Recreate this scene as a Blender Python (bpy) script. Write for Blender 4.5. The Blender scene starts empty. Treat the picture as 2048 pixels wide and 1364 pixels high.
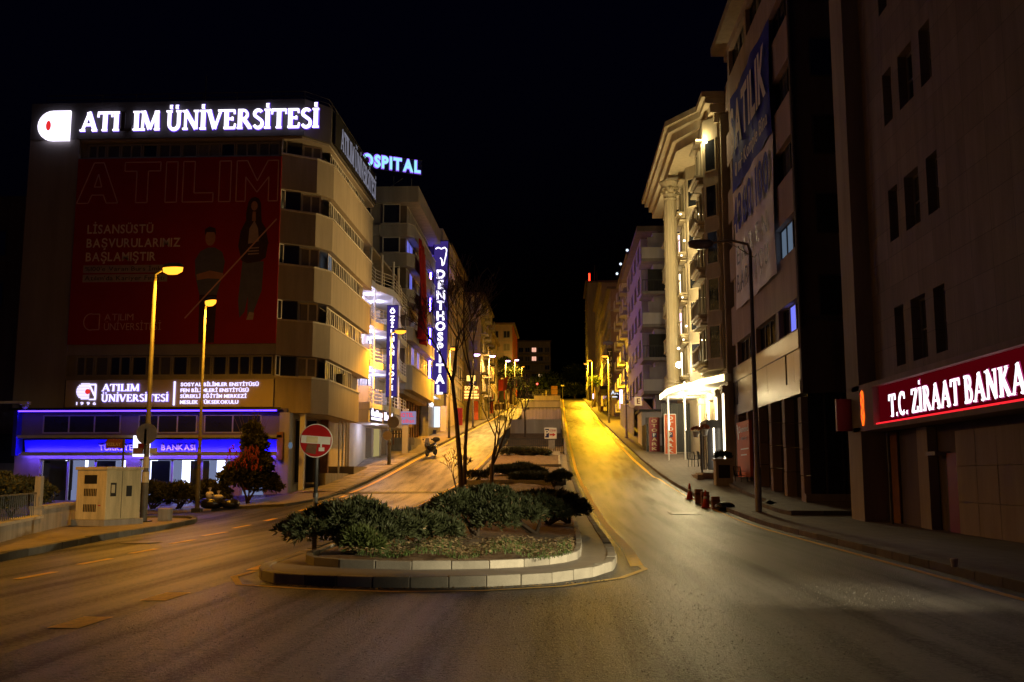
import bpy, bmesh, math, random
from mathutils import Vector, Matrix
random.seed(7)
R = math.radians
sc = bpy.context.scene
C = sc.collection

# ------------------------------------------------------------------ camera, sky, moonlight, exposure
cam_data = bpy.data.cameras.new('camera')
cam_data.sensor_width = 36.0
cam_data.lens = 35.0
cam_data.clip_end = 3000
cam = bpy.data.objects.new('camera', cam_data)
C.objects.link(cam)
cam.location = (0, 0, 1.6)
cam.rotation_euler = (R(90 + 7.7228), 0, R(2.7355))
sc.camera = cam

world = bpy.data.worlds.new('World')
sc.world = world
world.use_nodes = True
wn = world.node_tree.nodes
wl = world.node_tree.links
wn.clear()
w_out = wn.new('ShaderNodeOutputWorld')
w_bg = wn.new('ShaderNodeBackground')
w_sky = wn.new('ShaderNodeTexSky')
w_sky.sky_type = 'NISHITA'
w_sky.sun_disc = False
w_sky.sun_elevation = R(-4.0)
w_sky.sun_rotation = R(200)
w_sky.air_density = 1.0
w_sky.dust_density = 0.2
w_bg.inputs['Strength'].default_value = 0.042
w_tint = wn.new('ShaderNodeVectorMath')
w_tint.operation = 'MULTIPLY'
w_tint.inputs[1].default_value = (.42, .5, 3.0)
wl.new(w_sky.outputs[0], w_tint.inputs[0])
wl.new(w_tint.outputs[0], w_bg.inputs[0])
wl.new(w_bg.outputs[0], w_out.inputs[0])

moon = bpy.data.lights.new('moonlight', 'SUN')
moon.energy = 0.004
moon.angle = R(0.5)
moon.color = (1.0, 0.93, 0.82)
moon_o = bpy.data.objects.new('moonlight', moon)
C.objects.link(moon_o)
moon_o.rotation_euler = (R(55), 0, R(20))

vs = sc.view_settings
vs.view_transform = 'Standard'
vs.look = 'None'
vs.exposure = -0.3
vs.gamma = 1.0
vs.use_curve_mapping = False
sc.render.engine = 'CYCLES'
sc.cycles.use_denoising = True
sc.cycles.denoiser = 'OPENIMAGEDENOISE'
sc.cycles.max_bounces = 6
sc.cycles.diffuse_bounces = 3
sc.cycles.glossy_bounces = 3
sc.cycles.transmission_bounces = 3
sc.cycles.transparent_max_bounces = 12
sc.cycles.sample_clamp_indirect = 4.0
sc.cycles.sample_clamp_direct = 0.0
sc.cycles.use_light_tree = True
sc.cycles.caustics_reflective = False
sc.cycles.caustics_refractive = False

# ------------------------------------------------------------------ helpers
ORG = {}

def wo(o):
    return ORG.get(o.name, Vector((0, 0, 0))) if o else Vector((0, 0, 0))

def props(o, label=None, cat=None, group=None, kind=None):
    if label: o['label'] = label
    if cat: o['category'] = cat
    if group: o['group'] = group
    if kind: o['kind'] = kind
    return o

def thing(name, label, cat, loc, group=None):
    o = bpy.data.objects.new(name, None)
    C.objects.link(o)
    o.location = loc
    o.empty_display_size = 0.2
    ORG[o.name] = Vector(loc)
    return props(o, label, cat, group)

class MB:
    def __init__(s):
        s.v, s.f = [], []
    def add(s, vs_, fs):
        n = len(s.v)
        s.v += [tuple(p) for p in vs_]
        s.f += [tuple(i + n for i in f) for f in fs]
        return s
    def quad(s, a, b, c, d):
        return s.add([a, b, c, d], [(0, 1, 2, 3)])
    def tri(s, a, b, c):
        return s.add([a, b, c], [(0, 1, 2)])
    def box(s, x0, x1, y0, y1, z0, z1):
        v = [(x, y, z) for z in (z0, z1) for y in (y0, y1) for x in (x0, x1)]
        return s.add(v, [(0, 2, 3, 1), (4, 5, 7, 6), (0, 1, 5, 4), (2, 6, 7, 3), (0, 4, 6, 2), (1, 3, 7, 5)])
    def obox(s, c, u, v, w):
        c, u, v, w = map(Vector, (c, u, v, w))
        p = [c + a * u + b * v + d * w for d in (-1, 1) for b in (-1, 1) for a in (-1, 1)]
        return s.add(p, [(0, 2, 3, 1), (4, 5, 7, 6), (0, 1, 5, 4), (2, 6, 7, 3), (0, 4, 6, 2), (1, 3, 7, 5)])
    def bar(s, a, b, w, h=None, up=(0, 0, 1)):
        a, b = Vector(a), Vector(b)
        d = (b - a)
        L = d.length
        d.normalize()
        upv = Vector(up)
        if abs(d.dot(upv)) > .98: upv = Vector((0, 1, 0))
        sd = d.cross(upv).normalized()
        u2 = sd.cross(d)
        return s.obox((a + b) / 2, d * (L / 2), sd * (w / 2), u2 * ((h or w) / 2))
    def prism(s, poly, z0, z1):
        n = len(poly)
        v = [(x, y, z0) for x, y in poly] + [(x, y, z1) for x, y in poly]
        return s.add(v, [tuple(range(n - 1, -1, -1)), tuple(range(n, 2 * n))] + [(i, (i + 1) % n, n + (i + 1) % n, n + i) for i in range(n)])
    def tube(s, pts, rad, n=8, cap=True):
        pts = [Vector(p) for p in pts]
        if not isinstance(rad, (list, tuple)): rad = [rad] * len(pts)
        base = len(s.v)
        ref = None
        for i, p in enumerate(pts):
            d = (pts[min(i + 1, len(pts) - 1)] - pts[max(i - 1, 0)]).normalized()
            if ref is None or abs(ref.dot(d)) > .95:
                ref = Vector((1, 0, 0)) if abs(d.x) < .8 else Vector((0, 1, 0))
            a = (ref - d * ref.dot(d)).normalized()
            b = d.cross(a)
            ref = a
            for k in range(n):
                t = 2 * math.pi * k / n
                s.v.append(tuple(p + (a * math.cos(t) + b * math.sin(t)) * rad[i]))
        for i in range(len(pts) - 1):
            for k in range(n):
                k2 = (k + 1) % n
                s.f.append((base + i * n + k, base + i * n + k2, base + (i + 1) * n + k2, base + (i + 1) * n + k))
        if cap:
            s.f.append(tuple(base + k for k in range(n - 1, -1, -1)))
            s.f.append(tuple(base + (len(pts) - 1) * n + k for k in range(n)))
        return s
    def lathe(s, c, prof, n=16):
        c = Vector(c)
        base = len(s.v)
        for r, z in prof:
            for k in range(n):
                t = 2 * math.pi * k / n
                s.v.append((c.x + r * math.cos(t), c.y + r * math.sin(t), c.z + z))
        for i in range(len(prof) - 1):
            for k in range(n):
                k2 = (k + 1) % n
                s.f.append((base + i * n + k, base + i * n + k2, base + (i + 1) * n + k2, base + (i + 1) * n + k))
        s.f.append(tuple(base + k for k in range(n - 1, -1, -1)))
        s.f.append(tuple(base + (len(prof) - 1) * n + k for k in range(n)))
        return s
    def ball(s, c, r, n=10, m=6, sq=(1, 1, 1)):
        c = Vector(c)
        base = len(s.v)
        for j in range(m + 1):
            ph = math.pi * j / m
            for k in range(n):
                t = 2 * math.pi * k / n
                s.v.append((c.x + r * sq[0] * math.sin(ph) * math.cos(t), c.y + r * sq[1] * math.sin(ph) * math.sin(t), c.z + r * sq[2] * math.cos(ph)))
        for j in range(m):
            for k in range(n):
                k2 = (k + 1) % n
                s.f.append((base + j * n + k, base + (j + 1) * n + k, base + (j + 1) * n + k2, base + j * n + k2))
        return s
    def disc(s, c, r, u, v, w, n=28):
        """a round plate: radius r in the plane u,v with thickness vector w"""
        c, u, v, w = Vector(c), Vector(u), Vector(v), Vector(w)
        ring = [c + (u * math.cos(2 * math.pi * k / n) + v * math.sin(2 * math.pi * k / n)) * r for k in range(n)]
        return s.add(ring + [p + w for p in ring], [tuple(range(n - 1, -1, -1)), tuple(range(n, 2 * n))] + [(i, (i + 1) % n, n + (i + 1) % n, n + i) for i in range(n)])
    def build(s, name, mat_, parent=None, at=None, smooth=False, bevel=0, **pr):
        o_ = Vector(at) if at is not None else wo(parent)
        me = bpy.data.meshes.new(name)
        me.from_pydata([(p[0] - o_[0], p[1] - o_[1], p[2] - o_[2]) for p in s.v], [], s.f)
        me.update()
        me.materials.append(M[mat_] if isinstance(mat_, str) else mat_)
        if smooth:
            me.polygons.foreach_set('use_smooth', [True] * len(me.polygons))
        o = bpy.data.objects.new(name, me)
        C.objects.link(o)
        if parent:
            o.parent = parent
            if at is not None: o.location = o_ - wo(parent)
        elif at is not None:
            o.location = o_
        ORG[o.name] = o_
        if bevel:
            b = o.modifiers.new('bevel', 'BEVEL')
            b.width = bevel
            b.segments = 2
            b.limit_method = 'ANGLE'
        return props(o, **pr)

def place(name, me, parent, loc, rz=0):
    """an object that shares mesh data, put at world loc"""
    o = bpy.data.objects.new(name, me)
    C.objects.link(o)
    if parent:
        o.parent = parent
        o.location = Vector(loc) - wo(parent)
    else:
        o.location = loc
    o.rotation_euler.z = rz
    ORG[o.name] = Vector(loc)
    return o

def light(parent, loc, power, col, size=.12, spot=None, aim=None, blend=.5):
    d = bpy.data.lights.new('lamp_light', 'SPOT' if spot else 'POINT')
    d.energy = power
    d.color = col
    d.shadow_soft_size = size
    o = bpy.data.objects.new('lamp_light', d)
    C.objects.link(o)
    if parent:
        o.parent = parent
        o.location = Vector(loc) - wo(parent)
    else:
        o.location = loc
    if spot:
        d.spot_size = R(spot)
        d.spot_blend = blend
        o.rotation_euler = (Vector(aim) - Vector(loc)).to_track_quat('-Z', 'Y').to_euler()
    return o

# ------------------------------------------------------------------ materials
M = {}

def mat(name, col, rough=.7, var=.25, scale=3.0, bump=.15, spec=.4, metal=0., fine=60., coat=0., streak=None):
    if streak is None: streak = name.split('_')[0] in ('spandrel', 'front', 'plaster', 'clad', 'hotel', 'fascia', 'cabinet', 'concrete')
    m = bpy.data.materials.new(name)
    m.use_nodes = True
    n, l = m.node_tree.nodes, m.node_tree.links
    b = n['Principled BSDF']
    b.inputs['Roughness'].default_value = rough
    b.inputs['Specular IOR Level'].default_value = spec
    b.inputs['Metallic'].default_value = metal
    if coat:
        b.inputs['Coat Weight'].default_value = coat
        b.inputs['Coat Roughness'].default_value = .1
    tc = n.new('ShaderNodeTexCoord')
    n1 = n.new('ShaderNodeTexNoise')
    n1.inputs['Scale'].default_value = scale
    n1.inputs['Detail'].default_value = 6
    n1.inputs['Roughness'].default_value = .65
    if streak:
        mp = n.new('ShaderNodeMapping')
        mp.inputs['Scale'].default_value = (1.6, 1.6, .22)
        l.new(tc.outputs['Object'], mp.inputs['Vector'])
        l.new(mp.outputs[0], n1.inputs['Vector'])
        var *= 1.5
    else:
        l.new(tc.outputs['Object'], n1.inputs['Vector'])
    n2 = n.new('ShaderNodeTexNoise')
    n2.inputs['Scale'].default_value = fine
    n2.inputs['Detail'].default_value = 3
    l.new(tc.outputs['Object'], n2.inputs['Vector'])
    ad = n.new('ShaderNodeMath')
    ad.operation = 'MULTIPLY_ADD'
    l.new(n2.outputs['Fac'], ad.inputs[0])
    ad.inputs[1].default_value = .4
    l.new(n1.outputs['Fac'], ad.inputs[2])
    rp = n.new('ShaderNodeMapRange')
    rp.inputs['From Min'].default_value = .4
    rp.inputs['From Max'].default_value = 1.0
    rp.inputs['To Min'].default_value = 1 - var
    rp.inputs['To Max'].default_value = 1 + var
    l.new(ad.outputs[0], rp.inputs['Value'])
    mx = n.new('ShaderNodeVectorMath')
    mx.operation = 'SCALE'
    mx.inputs[0].default_value = col[:3]
    if name in ('kerb', 'kerb_dark', 'slab', 'hotel_stone', 'plaster_brown', 'spandrel', 'aluminium'):
        oi = n.new('ShaderNodeObjectInfo')
        om = n.new('ShaderNodeMapRange')
        om.inputs['To Min'].default_value, om.inputs['To Max'].default_value = (.68, 1.28) if name in ('kerb', 'slab', 'kerb_dark') else (.88, 1.1)
        l.new(oi.outputs['Random'], om.inputs['Value'])
        pm_ = n.new('ShaderNodeMath'); pm_.operation = 'MULTIPLY'
        l.new(om.outputs[0], pm_.inputs[0]); l.new(rp.outputs[0], pm_.inputs[1])
        l.new(pm_.outputs[0], mx.inputs['Scale'])
    else:
        l.new(rp.outputs[0], mx.inputs['Scale'])
    l.new(mx.outputs[0], b.inputs['Base Color'])
    if bump:
        bp = n.new('ShaderNodeBump')
        bp.inputs['Strength'].default_value = bump
        bp.inputs['Distance'].default_value = .02
        l.new(ad.outputs[0], bp.inputs['Height'])
        l.new(bp.outputs[0], b.inputs['Normal'])
    M[name] = m
    return m

def emit(name, col, s):
    m = bpy.data.materials.new(name)
    m.use_nodes = True
    n, l = m.node_tree.nodes, m.node_tree.links
    n.clear()
    o = n.new('ShaderNodeOutputMaterial')
    e = n.new('ShaderNodeEmission')
    e.inputs[0].default_value = (*col, 1)
    e.inputs[1].default_value = s
    l.new(e.outputs[0], o.inputs[0])
    # tiny or dim glowing pieces need no light sampling of their own
    m.cycles.emission_sampling = 'AUTO' if name in ('strip_blue', 'strip_lilac', 'letter_white', 'canopy_light', 'ziraat_glow', 'logo_box', 'shop_cool', 'sign_glow') else 'NONE'
    M[name] = m
    return m

def glass(name, tint=(.8, .85, .9), clear=.85):
    """thin clear pane: lets light through and mirrors a little"""
    m = bpy.data.materials.new(name)
    m.use_nodes = True
    n, l = m.node_tree.nodes, m.node_tree.links
    n.clear()
    o = n.new('ShaderNodeOutputMaterial')
    t = n.new('ShaderNodeBsdfTransparent')
    t.inputs[0].default_value = (*tint, 1)
    g = n.new('ShaderNodeBsdfGlossy')
    g.inputs['Roughness'].default_value = .04
    f = n.new('ShaderNodeFresnel')
    f.inputs[0].default_value = 1.45
    mx = n.new('ShaderNodeMixShader')
    l.new(f.outputs[0], mx.inputs[0])
    l.new(t.outputs[0], mx.inputs[1])
    l.new(g.outputs[0], mx.inputs[2])
    l.new(mx.outputs[0], o.inputs[0])
    M[name] = m
    return m

def brickmat(name, col, joint, sx, sy, rough=.75, axis='xy', var=.2, bump=.4, off=.5, mortar=.03, spec=.4):
    """fine courses of pavers, cladding or small blocks too far off to tell apart"""
    m = mat(name, col, rough, var, 1.5, 0, spec)
    n, l = m.node_tree.nodes, m.node_tree.links
    b = n['Principled BSDF']
    tc = n.new('ShaderNodeTexCoord')
    sep = n.new('ShaderNodeSeparateXYZ')
    l.new(tc.outputs['Object'], sep.inputs[0])
    cb = n.new('ShaderNodeCombineXYZ')
    l.new(sep.outputs['XYZ'.index(axis[0].upper())], cb.inputs[0])
    l.new(sep.outputs['XYZ'.index(axis[1].upper())], cb.inputs[1])
    br = n.new('ShaderNodeTexBrick')
    br.offset = off
    br.inputs['Scale'].default_value = 1
    br.inputs['Brick Width'].default_value = sx
    br.inputs['Row Height'].default_value = sy
    br.inputs['Mortar Size'].default_value = mortar * min(sx, sy)
    br.inputs['Mortar Smooth'].default_value = .3
    br.inputs['Color1'].default_value = (1, 1, 1, 1)
    br.inputs['Color2'].default_value = (.78, .78, .78, 1)
    br.inputs['Mortar'].default_value = (joint, joint, joint, 1)
    l.new(cb.outputs[0], br.inputs['Vector'])
    old = b.inputs['Base Color'].links[0].from_socket
    mu = n.new('ShaderNodeVectorMath')
    mu.operation = 'MULTIPLY'
    l.new(old, mu.inputs[0])
    l.new(br.outputs['Color'], mu.inputs[1])
    l.new(mu.outputs[0], b.inputs['Base Color'])
    bp = n.new('ShaderNodeBump')
    bp.invert = True
    bp.inputs['Strength'].default_value = bump
    bp.inputs['Distance'].default_value = .01
    l.new(br.outputs['Fac'], bp.inputs['Height'])
    l.new(bp.outputs[0], b.inputs['Normal'])
    return m

def asphalt(name, col, rough, coarse=1.0, wear=.35, grain=.4, gd=.006):
    m = bpy.data.materials.new(name)
    m.use_nodes = True
    n, l = m.node_tree.nodes, m.node_tree.links
    b = n['Principled BSDF']
    b.inputs['Specular IOR Level'].default_value = .5
    tc = n.new('ShaderNodeTexCoord')
    big = n.new('ShaderNodeTexNoise'); big.inputs['Scale'].default_value = .35; big.inputs['Detail'].default_value = 7
    mp = n.new('ShaderNodeMapping'); mp.inputs['Scale'].default_value = (1.0, .035, 1)
    strk = n.new('ShaderNodeTexNoise'); strk.inputs['Scale'].default_value = 2.2; strk.inputs['Detail'].default_value = 6
    gr = n.new('ShaderNodeTexVoronoi'); gr.inputs['Scale'].default_value = 120 * coarse
    gn = n.new('ShaderNodeTexNoise'); gn.inputs['Scale'].default_value = 260 * coarse; gn.inputs['Detail'].default_value = 2
    l.new(tc.outputs['Object'], big.inputs['Vector'])
    l.new(tc.outputs['Object'], mp.inputs['Vector']); l.new(mp.outputs[0], strk.inputs['Vector'])
    l.new(tc.outputs['Object'], gr.inputs['Vector']); l.new(tc.outputs['Object'], gn.inputs['Vector'])
    def mth(op, a, b_, c=None):
        k = n.new('ShaderNodeMath'); k.operation = op
        for i, x in enumerate((a, b_, c)):
            if x is None: continue
            if isinstance(x, (int, float)): k.inputs[i].default_value = x
            else: l.new(x, k.inputs[i])
        return k.outputs[0]
    mix = mth('ADD', mth('MULTIPLY', big.outputs['Fac'], .9), mth('MULTIPLY', strk.outputs['Fac'], .7))
    f = mth('ADD', mth('MULTIPLY', mth('SUBTRACT', mix, .8), wear * 3), 1.0)
    md_ = n.new('ShaderNodeTexNoise'); md_.inputs['Scale'].default_value = 15; md_.inputs['Detail'].default_value = 8; md_.inputs['Roughness'].default_value = .9
    l.new(tc.outputs['Object'], md_.inputs['Vector'])
    f = mth('MULTIPLY', f, mth('ADD', mth('MULTIPLY', gn.outputs['Fac'], .9), .55))
    f = mth('MULTIPLY', f, mth('MAXIMUM', mth('ADD', mth('MULTIPLY', mth('SUBTRACT', md_.outputs['Fac'], .5), 3.4), 1.0), .25))
    wp = n.new('ShaderNodeTexNoise'); wp.inputs['Scale'].default_value = 1.1; wp.inputs['Detail'].default_value = 5
    l.new(tc.outputs['Object'], wp.inputs['Vector'])
    wv = n.new('ShaderNodeVectorMath'); wv.operation = 'MULTIPLY_ADD'; wv.inputs[1].default_value = (1.6, 1.6, 0)
    l.new(wp.outputs['Color'], wv.inputs[0]); l.new(tc.outputs['Object'], wv.inputs[2])
    cr = n.new('ShaderNodeTexVoronoi'); cr.feature = 'DISTANCE_TO_EDGE'; cr.inputs['Scale'].default_value = .16
    l.new(wv.outputs[0], cr.inputs['Vector'])
    crk = n.new('ShaderNodeMapRange'); crk.inputs['From Max'].default_value = .0045; crk.inputs['To Min'].default_value = .3
    l.new(cr.outputs['Distance'], crk.inputs['Value'])
    f = mth('MULTIPLY', f, crk.outputs[0])
    sc_ = n.new('ShaderNodeVectorMath'); sc_.operation = 'SCALE'; sc_.inputs[0].default_value = col
    l.new(f, sc_.inputs['Scale']); l.new(sc_.outputs[0], b.inputs['Base Color'])
    l.new(mth('ADD', mth('ADD', mth('MULTIPLY', mth('SUBTRACT', mix, .8), .18), rough), mth('MULTIPLY', mth('SUBTRACT', md_.outputs['Fac'], .5), .8)), b.inputs['Roughness'])
    spv = mth('ADD', mth('MULTIPLY', mth('SUBTRACT', md_.outputs['Fac'], .5), 5.0), mth('ADD', mth('MULTIPLY', mth('SUBTRACT', strk.outputs['Fac'], .5), 2.6), .36))
    spv = mth('MINIMUM', mth('MAXIMUM', spv, .03), 1.5)
    l.new(spv, b.inputs['Specular IOR Level'])
    bp = n.new('ShaderNodeBump'); bp.inputs['Strength'].default_value = grain; bp.inputs['Distance'].default_value = gd
    l.new(mth('ADD', mth('ADD', gr.outputs['Distance'], mth('MULTIPLY', gn.outputs['Fac'], .5)), mth('MULTIPLY', md_.outputs['Fac'], 2.2)), bp.inputs['Height'])
    l.new(bp.outputs[0], b.inputs['Normal'])
    M[name] = m

asphalt('asphalt', (.036, .034, .033), .5)
asphalt('asphalt_old', (.044, .04, .036), .42, .3, .5, 1.0, .012)
mat('ground', (.05, .045, .04), .9)
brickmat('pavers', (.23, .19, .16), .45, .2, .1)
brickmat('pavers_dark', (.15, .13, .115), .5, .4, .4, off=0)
mat('slab', (.27, .235, .21), .65, .22, 2, .2)
mat('kerb', (.36, .33, .28), .75, .3, 2.5, .3)
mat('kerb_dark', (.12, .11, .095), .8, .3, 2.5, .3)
mat('yellow_paint', (.75, .43, .02), .6, .35, 6, .2)
mat('worn_yellow', (.6, .4, .1), .65, .5, 9, .2)
mat('soil', (.22, .15, .09), .95, .5, 5, .6)
mat('iron', (.05, .045, .04), .5, .3, 20, .3, metal=.6)
mat('spandrel', (.32, .27, .21), .9, .16, 1.2, .5, fine=35)
mat('spandrel_lip', (.5, .46, .4), .8, .2, 3, .2)
mat('front_wall', (.27, .25, .24), .9, .14, .8, .3, fine=30)
mat('fascia', (.1, .095, .1), .8, .12, .8, .15)
mat('soffit', (.42, .37, .32), .8, .15, 1, .1)
mat('frame_white', (.6, .57, .52), .5, .12, 4, .05)
mat('frame_grey', (.3, .29, .28), .5, .12, 4, .05)
mat('frame_dark', (.06, .055, .05), .5, .2, 4, .05)
mat('pane', (.02, .022, .026), .06, .3, .8, 0, .7)
mat('pane_curtain', (.2, .19, .18), .25, .25, 5, 0, .6)
mat('pane_blind', (.1, .1, .105), .2, .2, 3, 0, .6)
mat('banner_red', (.34, .016, .014), .7, .12, .6, .05, .2)
mat('banner_ink', (.07, .035, .04), .75, .2, 3, 0, .2)
mat('banner_denim', (.13, .13, .19), .75, .2, 3, 0, .2)
mat('banner_skin', (.45, .24, .17), .75, .2, 3, 0, .2)
mat('banner_grey', (.42, .33, .34), .75, .2, 3, 0, .2)
mat('banner_line', (.7, .42, .4), .7, .1, 3, 0, .2)
mat('banner_white', (.8, .68, .64), .7, .1, 3, 0, .2)
mat('sign_cream', (.4, .33, .25), .6, .1, 1, .05)
mat('blue_panel', (.02, .015, .55), .45, .12, 1, .05)
mat('black', (.012, .012, .013), .5, .3, 4, .1)
mat('metal_pole', (.1, .095, .085), .6, .5, 3, .25, metal=.2)
mat('metal_dark', (.05, .05, .05), .5, .3, 4, .2, metal=.4)
mat('rust', (.14, .06, .03), .8, .4, 8, .3)
mat('white_paint', (.7, .69, .66), .55, .15, 2, .1)
mat('cabinet', (.56, .46, .26), .6, .3, 2.2, .2)
mat('concrete', (.3, .27, .23), .9, .3, 1.5, .4)
mat('sign_red', (.38, .015, .015), .35, .15, 3, .03)
mat('sign_white', (.68, .66, .62), .4, .12, 5, .03)
mat('sign_back', (.26, .25, .24), .45, .2, 4, .05, metal=.5)
mat('brown_sign', (.2, .07, .02), .5, .15, 4, .03)
mat('tape', (.6, .5, .3), .6, .2, 8, .05)
mat('plaster_white', (.62, .62, .64), .8, .1, 1, .1)
mat('plaster_grey', (.3, .29, .29), .9, .18, 1, .25)
mat('plaster_tan', (.36, .31, .24), .9, .2, 1, .25)
mat('plaster_brown', (.3, .22, .17), .9, .2, 1, .25)
mat('plaster_pink', (.37, .29, .26), .9, .2, 1, .25)
mat('step_stone', (.13, .09, .055), .9, .3, 2, .3)
mat('plaster_lilac', (.41, .395, .42), .85, .15, 1, .2)
mat('bank_upper', (.13, .11, .17), .85, .15, 1, .2)
mat('plaster_dark', (.13, .1, .085), .85, .25, 1, .2)
mat('hotel_stone', (.52, .44, .29), .75, .12, 2, .2)
mat('hotel_wall', (.4, .34, .23), .8, .14, 2, .2)
brickmat('clad_tan', (.3, .25, .19), .5, 1.2, .9, axis='yz', off=0, mortar=.012, bump=.3)
brickmat('clad_metal', (.2, .2, .21), .5, 1.2, 1.2, axis='yz', off=0, mortar=.012, bump=.3, rough=.4)
mat('aluminium', (.12, .115, .12), .4, .2, 1.2, .08, metal=.75)
mat('wood', (.24, .11, .05), .7, .3, 4, .2)
mat('corrugated', (.5, .5, .49), .45, .3, 2, .1, metal=.5)
mat('red_cloth', (.33, .012, .015), .8, .12, 1.5, .1, .2)
mat('red_paint', (.4, .03, .02), .6, .25, 2, .1)
mat('orange_board', (.55, .1, .025), .6, .15, 2, .05)
mat('maroon', (.22, .02, .03), .5, .15, 2, .05)
mat('navy', (.015, .02, .1), .5, .2, 3, .05)
mat('banner_blue', (.03, .045, .42), .7, .12, 1, .05, .2)
mat('banner_pale', (.74, .71, .78), .75, .12, 1, .1, .2)
mat('bag_black', (.012, .011, .01), .22, .3, 8, .5, .7)
mat('bag_white', (.65, .6, .58), .5, .15, 8, .3)
mat('rubber', (.015, .015, .015), .7, .3, 8, .1)
mat('scooter_paint', (.02, .02, .022), .2, .2, 4, 0, .7, coat=.5)
mat('chrome', (.6, .6, .6), .15, .1, 4, 0, metal=1)
mat('bark', (.085, .06, .04), .95, .4, 9, .8)
mat('terracotta', (.4, .13, .05), .8, .2, 6, .2)
mat('cone', (.55, .06, .02), .5, .2, 4, .05)
mat('paper', (.6, .57, .52), .7, .15, 5, .1)

def leafmat(name, col, tr=.25):
    m = mat(name, col, .6, .55, 2.2, 0, .35, fine=18)
    b = m.node_tree.nodes['Principled BSDF']
    b.inputs['Subsurface Weight'].default_value = 0
leafmat('juniper', (.06, .072, .03))
leafmat('juniper_light', (.085, .11, .03))
leafmat('hedge_leaf', (.06, .06, .025))
leafmat('berry_leaf', (.05, .05, .022))
leafmat('tree_leaf', (.035, .055, .018))
mat('berry', (.3, .055, .012), .5, .3, 20, 0)
leafmat('grass', (.09, .15, .035))
mat('grit', (.13, .12, .11), .3, .5, 20, 0, .7)
leafmat('dry_leaf', (.33, .24, .13))

glass('clear_glass')
SOD = (1.0, .41, .022)
emit('lamp_sodium', (1.0, .36, .025), 3.0)
emit('lamp_violet', (.95, .55, 1.0), 9)
emit('letter_white', (.86, .8, 1.0), 2.6)
emit('letter_cool', (.62, .56, 1.0), 2.4)
emit('letter_dim', (.75, .74, .95), .3)
emit('logo_red', (.8, .03, .03), 1.2)
emit('letter_teal', (.35, .85, .95), 1.3)
emit('halo_violet', (.25, .1, 1.0), 2.2)  # halo colours: glow around sign letters, drawn as wider emissive strokes behind them
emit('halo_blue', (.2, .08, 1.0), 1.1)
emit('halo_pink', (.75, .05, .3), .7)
mat('pole_grey', (.24, .22, .2), .5, .35, 3, .2, metal=.2)
emit('strip_blue', (.06, .02, 1.0), 12)
emit('strip_lilac', (.09, .05, 1.0), 110)
emit('bank_light', (.72, .74, 1.0), 5)
emit('bank_wall_glow', (.5, .55, .9), .5)  # wall is no lamp; the room's light on it is put into a glowing colour
emit('logo_box', (.85, .85, 1.0), 2.5)
emit('room_white', (.8, .76, 1.0), 3)
emit('sign_glow', (.16, .09, .7), .3)
emit('canopy_light', (1.0, .74, .32), 8)
emit('led_rope', (1.0, .86, .62), 6)
emit('led_lilac', (.85, .6, 1.0), 4)
emit('star_light', (1.0, .92, .68), 120)
emit('red_beacon', (1.0, .03, .01), 8)
emit('window_warm', (1.0, .62, .25), .9)
emit('window_pink', (1.0, .5, .35), 1.3)
emit('window_cool', (.5, .7, 1.0), .22)
emit('window_blue', (.2, .22, 1.0), 1.2)
emit('ziraat_red', (.55, .004, .02), .13)
emit('ziraat_glow', (1.0, .02, .03), 1.6)
emit('ziraat_logo', (1.0, .13, .01), 2.2)
emit('ziraat_letter', (1.0, .9, .97), 2.2)
emit('amber_sign', (1.0, .6, .12), 3)
emit('hotel_red', (1.0, .08, .12), 1.0)
emit('hotel_lilac', (.6, .5, .85), .55)
emit('door_glow', (1.0, .78, .3), .45)
emit('shop_cool', (.75, .85, 1.0), 1.6)
emit('green_sign', (.2, 1.0, .6), 1.5)
emit('signal_red', (1.0, .06, .04), 10)
# ------------------------------------------------------------------ terrain
SL = .102

def gz(Y):
    if Y < 28: return 0.
    if Y < 56: return SL * (Y - 28) ** 2 / 56
    if Y < 232: return SL * (Y - 42)
    if Y < 252: return SL * 190 + SL * (Y - 232) * (1 - (Y - 232) / 40)
    return SL * 190 + SL * 10 - .02 * (Y - 252)

def sstep(t):
    t = max(0., min(1., t))
    return t * t * (3 - 2 * t)

def G(X, Y):
    w = sstep((X + 17.5) / 6.0)
    if Y > 56: w = max(w, sstep((Y - 56) / 12))
    return gz(Y) * w

def lerp_line(tab, Y):
    if Y <= tab[0][1]: return tab[0][0]
    for (x0, y0), (x1, y1) in zip(tab, tab[1:]):
        if Y <= y1:
            return x0 + (x1 - x0) * (Y - y0) / (y1 - y0)
    return tab[-1][0]

KR = [(6.35, -30), (6.35, 14), (6.5, 28), (6.45, 40), (6.1, 50), (5.75, 58), (5.5, 68), (5.35, 84), (5.1, 121), (5.2, 180), (5.4, 235)]
ML = [(-4.95, 16.6), (-5.05, 20), (-5.5, 28), (-5.75, 37), (-5.45, 46), (-4.95, 56), (-4.75, 70), (-4.6, 100), (-4.6, 235)]
MR = [(1.0, 18.2), (1.1, 22), (1.1, 30), (1.05, 40), (.9, 50), (.65, 62), (.5, 88), (.4, 130), (.5, 235)]
KL = [(-11.5, 41.6), (-10.75, 45), (-10.5, 49), (-10.3, 58), (-10.2, 68), (-9.9, 80), (-9.3, 110), (-8.9, 127), (-8.4, 195), (-8.3, 235)]

def frange(a, b, s):
    out = []
    x = a
    while x < b - 1e-6:
        out.append(x)
        x += s
    return out + [b]

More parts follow.
